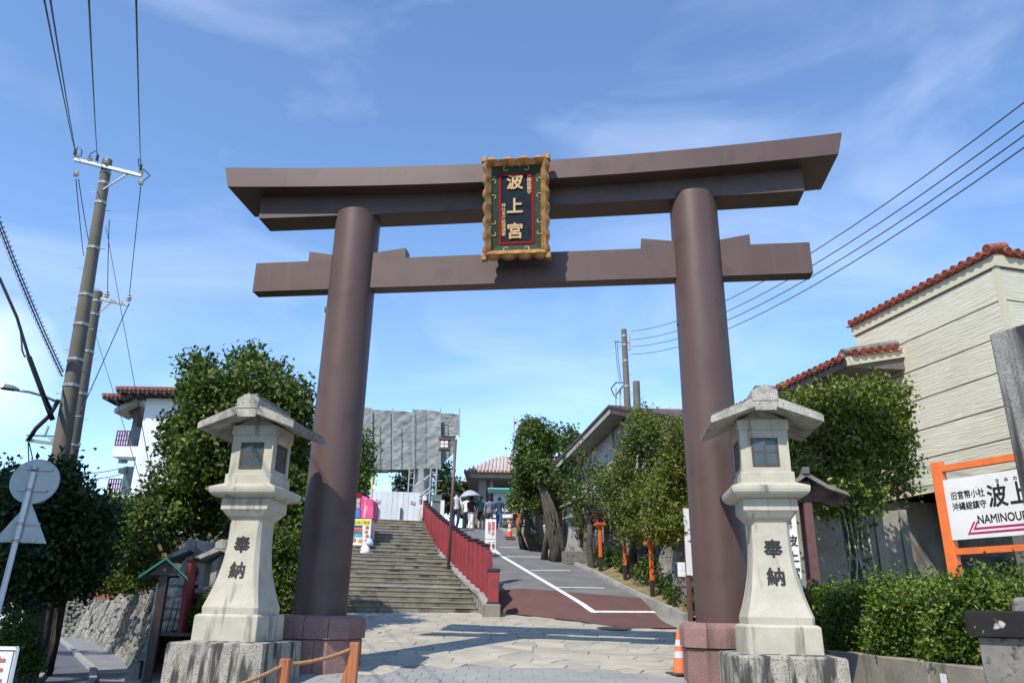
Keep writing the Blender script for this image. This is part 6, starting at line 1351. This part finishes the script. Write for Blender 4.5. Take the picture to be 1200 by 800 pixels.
ft('distant tree between the hoarding and the left column', 402, 58, ((400, 585, 24, 18), (385, 570, 20, 24), (415, 592, 16, 14)), 2600, lf_dark, 76)
# ================================================================== LEFT SIDE
# big fig tree over the small lanterns
bt = Vector((-6.1, 17.0, 1.7)); LB = []
for i, (px, py, rx, ry) in enumerate(((270, 470, 60, 46), (242, 452, 32, 30), (310, 450, 40, 32), (217, 507, 30, 34), (255, 530, 52, 44), (330, 500, 34, 50), (206, 570, 36, 40), (240, 590, 50, 36), (310, 570, 50, 50), (185, 615, 38, 34), (345, 560, 26, 60), (285, 425, 22, 16), (340, 620, 36, 50), (230, 425, 20, 14), (300, 410, 8, 8), (165, 640, 26, 28), (345, 470, 26, 30))): LB.append(pxlobe(px, py + 4, 16.2 + (i % 4) * .5, rx * .84, ry * .86, max(rx, ry) * .84))
tree('big_fig_tree', 'large spreading dark green fig tree behind the big left lantern', tuple(bt), LB, 46000, .14, lf_fig, bark_d, 81, tr=.22, k=11, cs=.14, shell=.55, trunks=[([(bt.x, bt.y, 1.2), (bt.x + .1, bt.y, 2.6), (bt.x + .3, bt.y, 4.0)], [.42, .26, .2]), ([(bt.x + .6, bt.y + .2, 1.2), (bt.x + .9, bt.y, 2.6), (bt.x + 1.2, bt.y, 3.9)], [.3, .22, .16])])
# undergrowth behind lanterns
q = thing('undergrowth_shrub', 'leafy undergrowth between the small lanterns and the left column', 'shrub', (-4.6, 15, 1.1))
L_ = [pxlobe(px, py, 14.9, rx, ry) for px, py, rx, ry in ((250, 705, 20, 26), (225, 715, 16, 22), (330, 690, 26, 60), (338, 650, 20, 40), (300, 700, 40, 40), (232, 715, 18, 20), (300, 650, 40, 30))]
leaves('leaves', lobe_pts(L_, 8000, 91, 8, .09, .4), .10, lf_fig, 92, q)
b = MB(); rr = random.Random(1)
for i in range(9): b = MB(); x = -5.6 + i * .3; b.tube([(x, 14.8, 1.0), (x + rr.uniform(-.2, .2), 14.8, 1.6), (x + rr.uniform(-.3, .3), 14.7, 2.4)], [.03, .02, .01], 5); b.build('stem', bark_d, q, 'world')
q = thing('undergrowth_shrub', 'pale leaved weeds at the foot of the left small lantern', 'shrub', (-5.3, 12.6, .9))
L_ = [pxlobe(px, py, 12.9, rx, ry) for px, py, rx, ry in ((254, 694, 7, 9), (244, 708, 10, 12), (234, 724, 10, 14))]; leaves('leaves', lobe_pts(L_, 1500, 93, 6, .05, .3), .06, lf_mid, 94, q)
b = MB()
for i in range(4): b = MB(); b.tube([(-5.3 + i * .1, 12.7, .8), (-5.2 + i * .08, 12.7, 1.7)], [.012, .006], 5); b.build('stem', bark_d, q, 'world')
# mid trees over the rubble wall
def lt(lb, base, Y, lob, n, lm, seed, size=.14, cs=.16, tr=.2): return tree('wall_tree', lb, base, [pxlobe(px, py, Y + (i % 3) * .5, rx, ry) for i, (px, py, rx, ry) in enumerate(lob)], n, size, lm, bark_d, seed, tr=tr, k=9, cs=cs, group='trees above the rubble wall')
lt('bright leaved tree hanging over the middle of the rubble wall', (-9.0, 21.5, 1.9), 20.5, ((140, 640, 26, 30), (165, 620, 26, 34), (150, 665, 26, 18), (180, 650, 22, 26), (128, 610, 16, 20), (125, 655, 14, 16)), 9000, lf_mid, 83)
lt('small tree left of the white tower base', (-13.5, 26.5, 2.0), 26, ((112, 620, 22, 28), (125, 600, 16, 18), (100, 640, 18, 18), (95, 605, 14, 14), (150, 598, 20, 14)), 6000, lf_fig, 84, .17)
lt('yellow green bush spilling over the top of the wall', (-8.2, 19.4, 1.8), 18.6, ((140, 684, 14, 12), (155, 680, 16, 14), (128, 680, 8, 8), (175, 672, 16, 16)), 2600, lf_olive, 85, .10, .08, .05)
# dark street trees on the left of the lane
def dt_(lb, base, Y, lob, n, seed, tr=.16): return tree('street_tree', lb, base, [pxlobe(px, py, Y + (i % 3) * .5, rx, ry) for i, (px, py, rx, ry) in enumerate(lob)], n, .12, lf_dark, bark_d, seed, tr=tr, k=10, cs=.13, group='dark street trees left of the lane')
dt_('dense dark street tree behind the round sign back', (-9.6, 15, 0), 13.2, ((50, 590, 46, 34), (20, 620, 36, 40), (80, 620, 36, 40), (40, 660, 50, 30), (95, 650, 26, 22), (10, 570, 22, 22), (70, 565, 26, 20), (100, 600, 22, 22), (0, 650, 30, 40), (108, 640, 24, 24), (72, 682, 34, 18), (18, 690, 30, 20), (118, 610, 14, 18), (95, 668, 20, 16)), 26000, 86)
dt_('dark street tree added so that its crown shades the lane and the rubble wall', (-12.2, 17.8, 0), 17.8, ((20, 600, 40, 30), (70, 610, 34, 28), (100, 625, 24, 24), (50, 650, 44, 26), (95, 655, 22, 16)), 9000, 88, .2)  # extra tree behind the front crown, added to cast shade on the wall
dt_('darker street tree farther down the lane', (-18, 27, 0), 27, ((60, 680, 36, 22), (90, 670, 20, 18), (30, 690, 30, 20), (10, 680, 20, 24)), 5000, 87, .2)
for i, (px, py, lb) in enumerate(((36, 800, 'gnarled twin trunk nearest the parking sign'), (58, 790, 'dark leaning trunk beside the lane'))):
    q = PZ(px, py, 0); t = thing('tree_trunk', lb, 'tree trunk', tuple(q), 0, 'bare trunks under the dark street trees'); rr = random.Random(i + 3)
    for k in range(3): b = MB(); o_ = Vector((rr.uniform(-.15, .15), rr.uniform(-.1, .1), 0)); b.tube([q + o_, q + o_ + Vector((.05 * k, 0, .8)), q + o_ * 2 + Vector((.1, 0, 1.7)), q + o_ * 3 + Vector((.15, 0, 2.7))], [.13, .10, .09, .08], 8); b.build('stem', bark if i == 0 and k == 1 else bark_d, t, 'world', smooth='all')
for i, (px, py, rx, ry, Y, lb) in enumerate(((14, 735, 16, 26, 13, 'leafy shrub behind the parking sign'), (32, 752, 10, 16, 13.5, 'low shrub right of the parking sign'))):
    c = P(px, py, Y); t = thing('roadside_shrub', lb, 'shrub', (c.x, Y, 0), 0, 'shrubs by the parking sign'); leaves('leaves', lobe_pts([pxlobe(px, py, Y, rx, ry), pxlobe(px + 4, py + 24, Y, rx, ry)], 1500, 95 + i, 6, .06, .3), .08, lf_mid, 96 + i, t)
    for k in range(3): b = MB(); b.tube([(c.x + k * .08, Y, 0), (c.x + k * .1, Y, c.z)], [.02, .01], 5); b.build('stem', bark_d, t, 'world')
bo = thing('bollard', 'dark bollard at the edge of the lane under the trees', 'bollard', tuple(PZ(56, 782, 0))); b = MB(); b.lathe([(.07, 0), (.07, .85), (.05, .92), (.02, .94)], n=10); b.build('post', wood_dk, bo); b = MB(); b.lathe([(.074, .6), (.074, .68)], n=10); b.build('ring', steel, bo)
# rusty panel on the wall top, green gate and far white building at the end of the lane
rp = thing('rusty_panel', 'rust brown sheet fence standing on top of the rubble wall', 'fence panel', tuple(P(118, 696, 26)))
for i in range(6): a_, c = P(104 + i * 5, 698, 27 - i * .6), P(108.7 + i * 5, 698.5, 26.5 - i * .6); z1 = P(110, 672 - i * .4, 27 - i * .6).z; b = MB(); b.loft([[(v.x, v.y, v.z - .1), (v.x, v.y + .03, v.z - .1), (v.x, v.y + .03, z1), (v.x, v.y, z1)] for v in (a_, c)]); b.build('sheet', rust, rp, 'world')
pw = thing('wall_pier', 'taller rubble pier at the far end of the rubble wall', 'wall pier', tuple(P(88, 744, 43))); rr = random.Random(8)
v = P(88, 744, 43); zt_ = P(93, 674, 43).z; b = MB(); b.box((v.x - .5, 42.8, -.2), (v.x + .9, 44.4, zt_)); b.build('core', rubble_gap, pw, 'world')
for i in range(7):
    for j in range(20): zz = .05 + j * .19; (MB().rock((v.x - .46 + i * .21 + rr.uniform(-.07, .07), 42.75, zz + rr.uniform(-.05, .05)), rr.uniform(.10, .17), (1, .6, .8)).build('stone', rubble, pw, 'world') if zz < zt_ else None)
fgt = thing('lane_gate', 'dark blue slatted gate at the far end of the lane', 'gate', (PZ(65, 738, 0).x, 50, 0)); a_, c = P(56, 722, 50), P(80, 722, 50); zt_ = P(60, 702, 50).z
for i in range(12): x = a_.x + (c.x - a_.x) * i / 12; b = MB(); b.box((x, 50, .1), (x + (c.x - a_.x) / 12 - .03, 50.04, zt_)); b.build('slat', M('gate_blue', (.02, .03, .05), rough=.5) if i == 0 else bpy.data.materials['gate_blue'], fgt, 'world')
fb = thing('far_white_house', 'small pale house glimpsed behind the lane gate', 'building', (P(85, 690, 70).x, 70, 0)); a_, c = P(55, 700, 70), P(96, 684, 70); b = MB(); b.box((a_.x - 6, 70, 0), (c.x, 76, P(0, 672, 70).z)); b.build('wall', white_wall, fb, 'world'); b = MB(); b.box((a_.x - 6.2, 69.8, P(0, 672, 70).z), (c.x + .2, 76.2, P(0, 672, 70).z + .3)); b.build('roof_edge', conc, fb, 'world'); b = MB(); b.box((P(75, 697, 70).x, 69.9, P(0, 701, 70).z), (P(86, 697, 70).x, 69.95, P(0, 697, 70).z)); b.build('shop_sign', plq_red, fb, 'world')
# white tower building with red balconies
Yw = 52; tw = thing('white_tower_building', 'tall white building with red tiled eaves and maroon balconies behind the fig tree', 'building', (P(150, 600, Yw).x, Yw, 0))
def TW(px, py, dy=0): return P(px, py, Yw + dy)
xl = TW(151, 500).x; xr = TW(250, 500).x; ztop = TW(160, 466).z; xm = TW(165, 500).x
b = MB(); b.box((TW(127, 590).x, Yw + 2.5, 0), (xr, Yw + 12, ztop - .6)); b.build('rear_wall', white_wall, tw, 'world')
b = MB(); b.box((TW(166, 500).x, Yw, 0), (xr, Yw + 10, ztop)); b.build('front_wall', white_wall, tw, 'world')
def eave(px0, px1, pyt, pyb, dy, nm='eave'):
    a_, c = TW(px0, pyb, dy), TW(px1, pyb, dy); zt = TW(px0, pyt, dy).z; b = MB()
    b.loft([[(a_.x, Yw + dy, a_.z + .18), (a_.x, Yw + dy, a_.z + .3), (a_.x + .6, Yw + dy + 1.6, zt + .1), (a_.x + .6, Yw + dy + 2.2, a_.z + .18)], [(c.x, Yw + dy, a_.z + .18), (c.x, Yw + dy, a_.z + .3), (c.x, Yw + dy + 1.6, zt + .1), (c.x, Yw + dy + 2.2, a_.z + .18)]]); r_ = b.build('roof', tile_pale, tw, 'world')
    b = MB(); b.box((a_.x, Yw + dy + .05, a_.z + .02), (c.x, Yw + dy + 2.2, a_.z + .18)); b.build('eave_board', roof_br, tw, 'world')
    n = int((c.x - a_.x) / .3)
    for i in range(n): x = a_.x + .1 + i * .3; b = MB(); b.tube([(x, Yw + dy - .08, a_.z + .28), (x, Yw + dy + .2, a_.z + .3)], .13, 8); b.build('eave_tile', tile_red, r_, 'world'); b = MB(); b.tube([(x, Yw + dy, a_.z + .33), (x + .15, Yw + dy + 1.6, zt + .13)], .09, 6); b.build('tile_row', tile_pale, r_, 'world')
    for i in range(int(n / 2)): x = a_.x + .3 + i * .6; b = MB(); b.box((x, Yw + dy + .02, a_.z - .1), (x + .12, Yw + dy + 2.0, a_.z + .02)); b.build('rafter', wood_dk, tw, 'world')
eave(135, 215, 448, 459, -1.2); eave(119, 150, 458, 467, -.4)
b = MB(); a_, c = TW(134, 480, .2), TW(160, 470, .2); b.hexa([(a_.x, Yw + .2, a_.z - .2), (c.x, Yw + .2, c.z - .1), (c.x, Yw + 2.4, c.z - .1), (a_.x, Yw + 2.4, a_.z - .2), (a_.x, Yw + .2, a_.z + .1), (c.x, Yw + .2, c.z + .3), (c.x, Yw + 2.4, c.z + .3), (a_.x, Yw + 2.4, a_.z + .1)]); b.build('canopy', soffit_lt, tw, 'world')
b = MB(); a_, c = TW(140, 476, 1.0), TW(166, 466, 1.0); b.loft([[(a_.x, Yw + 1, a_.z + .6), (c.x, Yw + 1, a_.z + .9), (c.x, Yw + 1, TW(0, 492).z), ], [(a_.x, Yw + 2.4, a_.z + .6), (c.x, Yw + 2.4, a_.z + .9), (c.x, Yw + 2.4, TW(0, 492).z)]]); b.build('bracket_soffit', roof_br, tw, 'world')
maroon = M('maroon_railing', (.16, .015, .03), rough=.5)
for pyt, pyb, x0, x1 in ((505, 522, 134, 151), (561, 579, 124, 141)):
    a_, c = TW(x0, pyb, 1.0), TW(x1 + 2, pyt, 1.0)
    b = MB(); b.box((a_.x - .05, Yw + 1.0, a_.z - .75), (xm + .3, Yw + 2.6, a_.z - .02)); b.build('balcony_slab', white_wall, tw, 'world')
    rl = thing('x', None, None); bpy.data.objects.remove(rl)
    for z_ in (0, .33, .66, .97): zz = a_.z + (c.z - a_.z) * z_; b = MB(); b.box((a_.x, Yw + .98, zz), (c.x, Yw + 1.04, zz + .07)); b.build('railing_bar', maroon, tw, 'world')
    for i in range(6): x = a_.x + (c.x - a_.x - .07) * i / 5; b = MB(); b.box((x, Yw + .97, a_.z), (x + .07, Yw + 1.05, c.z)); b.build('railing_post', maroon, tw, 'world')
    b = MB(); b.box((a_.x + .25, Yw + 2.40, a_.z), (c.x, Yw + 2.48, c.z + 1.1)); b.build('window', pane_blue, tw, 'world')
for py in (536, 548): a_, c = TW(138, py + 6, 2.3), TW(149, py, 2.3); b = MB(); b.box((a_.x, Yw + 2.3, a_.z), (c.x, Yw + 2.49, c.z)); b.build('window', pane_blue, tw, 'world')
# notice board with the small green roof at the plaza corner
q = P(178, 790, 10.8); gb2 = thing('roofed_notice_board', 'narrow glazed notice board seen edge on under a small green gable roof', 'notice board', (q.x - .05, q.y, .35), radians(21))
hB = P(187, 672, 10.8).z - .35
for y in (0, .85): b = MB(); b.bbox((-.05, y - .05, -.3), (.05, y + .05, hB), .005); b.build('post', wood_dk, gb2)
b = MB(); b.box((-.075, .05, .35), (-.055, .80, hB - .12)); b.build('glass', glass, gb2); b = MB(); b.box((-.055, .05, .30), (.03, .80, hB - .08)); b.build('case', wood_dk, gb2)
b = MB(); b.prism([(-.19, hB - .02), (.19, hB - .02), (0, hB + .17)], 1, -.08, .93); b.build('gable', wood_dk, gb2)
b = MB(); b.sphere((0, -.095, hB + .05), .018, 8, 4); b.build('gable_stud', steel, gb2)
for s_ in (-1, 1): b = MB(); b.prism([(0, hB + .21), (s_ * .30, hB - .04), (s_ * .30, hB - .07), (0, hB + .175)], 1, -.16, 1.0); b.build('roof_slope', teal_d, gb2)
# red fence section and pale rubble pier behind it
rp2 = thing('red_post_fence', 'short red boarded fence with black caps below the small lanterns', 'fence', (-5.55, 12.4, .8))
for i in range(4):
    a_, c = P(207 + i * 2.6, 758 - i * 4, 12.6 + i * .3), P(207 + i * 2.6, 656 + i * 16, 12.6 + i * .3); b = MB(); b.box((a_.x - .035, a_.y, .3), (a_.x + .035, a_.y + .2, c.z)); b.build('fence_board', red_f, rp2, 'world'); b = MB(); b.box((a_.x - .06, a_.y - .03, c.z), (a_.x + .06, a_.y + .23, c.z + .05)); b.build('board_cap', blk, rp2, 'world')
pr = thing('rubble_pier', 'pale rough end of the rubble wall beside the red fence', 'wall pier', (-5.4, 11.6, .2)); rr = random.Random(6); v = P(200, 740, 13.0)
for i in range(2):
    for j in range(12): b = MB(); b.rock((v.x - .05 + i * .12 + rr.uniform(-.03, .03), 13.0, .1 + j * .17), rr.uniform(.11, .17), (1, .9, .75)); b.build('stone', stone_pale, pr, 'world')
# rope fence posts
rfn = thing('rope_fence', 'orange stained timber posts with a rope rail at the lower edge', 'rope fence', tuple(P(415, 800, 7.3)))
pa, pc, pd = P(416, 752, 7.4), P(335, 771, 7.0), P(236, 806, 6.4)
for v in (pa, pc, pd):
    b = MB(); b.bbox((v.x - .042, v.y - .042, v.z - .85), (v.x + .042, v.y + .042, v.z), .008); b.build('post', wood_or, rfn, 'world')
    b = MB(); b.prism([(v.x - .045, v.z - .10), (v.x - .20, v.z - .85), (v.x - .045, v.z - .85)], 1, v.y - .03, v.y + .03); b.build('brace', wood_or, rfn, 'world')
for a_, c in ((pa, pc), (pc, pd)):
    n = 26; pts = [a_.lerp(c, i / n) - Vector((0, .0, .045 + .03 * 4 * (i / n) * (1 - i / n))) for i in range(n + 1)]; b = MB(); b.tube(pts, [.016 + .003 * (i % 2) for i in range(n + 1)], 7); b.build('rope', rope_m, rfn, 'world', smooth='all')
# road sign backs
Yr = 10.6; sa, sb = P(39, 553, Yr), P(-4, 722, Yr); sb2 = sa + (sb - sa) * ((sa.z - 0) / (sa.z - sb.z))
rs = thing('road_sign', 'white sign pole carrying the backs of a round and a triangular road sign', 'road sign', tuple(sb2))
b = MB(); b.tube([sa, sb2], .036, 14); b.build('pole', white_m, rs, 'world', smooth=True)
dirp = (sa - sb2).normalized(); side = Vector((1, .25, 0)).normalized(); nrm = side.cross(dirp).normalized()
c = P(41, 564, Yr) - nrm * .045 if nrm.y < 0 else P(41, 564, Yr) + nrm * .05
c = P(41, 564, Yr + .06); upv = dirp
def plate(nm, pts2, c, off=0.0, th=.004, m_=sign_back):
    b = MB(); A_ = [c + side * x + upv * y for x, y in pts2]; b.loft([[v + Vector((0, -th, 0)) for v in A_], [v + Vector((0, th, 0)) for v in A_]]); return b.build(nm, m_, rs, 'world')
plate('round_plate', [(.30 * cos(2 * pi * k / 40), .30 * sin(2 * pi * k / 40)) for k in range(40)], c)
b = MB(); pts = [c + side * .30 * cos(2 * pi * k / 40) + upv * .30 * sin(2 * pi * k / 40) for k in range(41)]; b.tube(pts, .008, 5, False); b.build('plate_rim', sign_back, rs, 'world')
c2 = P(27.5, 619, Yr + .06); w3, h3 = .37, .25
tri = []
for ang in (90, 210, 330):
    for d in (-14, 0, 14): a_ = radians(ang + d); r_ = .37 - .10 * abs(d) / 14; tri.append((r_ * cos(a_), r_ * sin(a_)))
plate('triangular_plate', tri, c2)
for cc, offs in ((c, (.17, -.12)), (c2, (.06, -.16))):
    for o_ in offs: v = cc + upv * o_; b = MB(); b.beam(v - side * (.13 if o_ > 0 else .18) - Vector((0, .02, 0)), v + side * (.2 if o_ > 0 else .19) - Vector((0, .02, 0)), .022, .035); b.build('bracket_rail', steel, rs, 'world'); b = MB(); q = sb2.lerp(sa, ((v.z - sb2.z) / (sa.z - sb2.z))); b.tube([q - dirp * .02, q + dirp * .02], .045, 12); b.build('pole_clamp', steel, rs, 'world')
# parking sign at the lower left corner
Yk = 7.0; k0 = P(19, 757, Yk); ps = thing('parking_sign', 'white sign with red vertical characters cut by the lower left corner', 'sign', (k0.x - .3, Yk, 0), radians(4))
ps_z = k0.z
b = MB(); b.bbox((-.14, -.02, ps_z - .95), (.32, .02, ps_z - .0), .02); b.build('board', white_m, ps); b = MB()
for x0, x1, z0, z1 in ((-.12, .30, -.035, -.028), (.287, .293, -.93, -.03), (-.107 - .013, -.107 - .007, -.93, -.03), (-.12, .30, -.93, -.924)): b = MB(); b.box((x0, -.024, ps_z + z0), (x1, -.021, ps_z + z1)); b.build('border_line', dark_metal, ps)
text('lettering', '駐\n車\n場', .25, rednote, ps, (.12, -.023, ps_z - .40), bold=.004, lead=.86)
for x in (-.1, .28): b = MB(); b.box((x - .015, .02, -.1), (x + .015, .05, ps_z - .05)); b.build('leg', steel, ps)
# unseen block added left of the lane, outside the frame, to shade it
ab = thing('shade_block', 'unseen plain concrete apartment block added left of the lane to shade it', 'building', (-15, 2, 0))
b = MB(); b.box((-24, -6, 0), (-10.3, 8.6, 13)); b.build('wall', conc, ab, 'world')
for i in range(4):
    b = MB(); b.box((-10.32, -5, 1.2 + i * 3.0), (-9.9, 7.5, 1.35 + i * 3)); b.build('balcony_slab', conc_dark, ab, 'world')
    for j in range(4): b = MB(); b.box((-10.31, -4.4 + j * 3.1, 1.6 + i * 3), (-10.25, -2.6 + j * 3.1, 3.2 + i * 3)); b.build('window', pane_blue, ab, 'world')
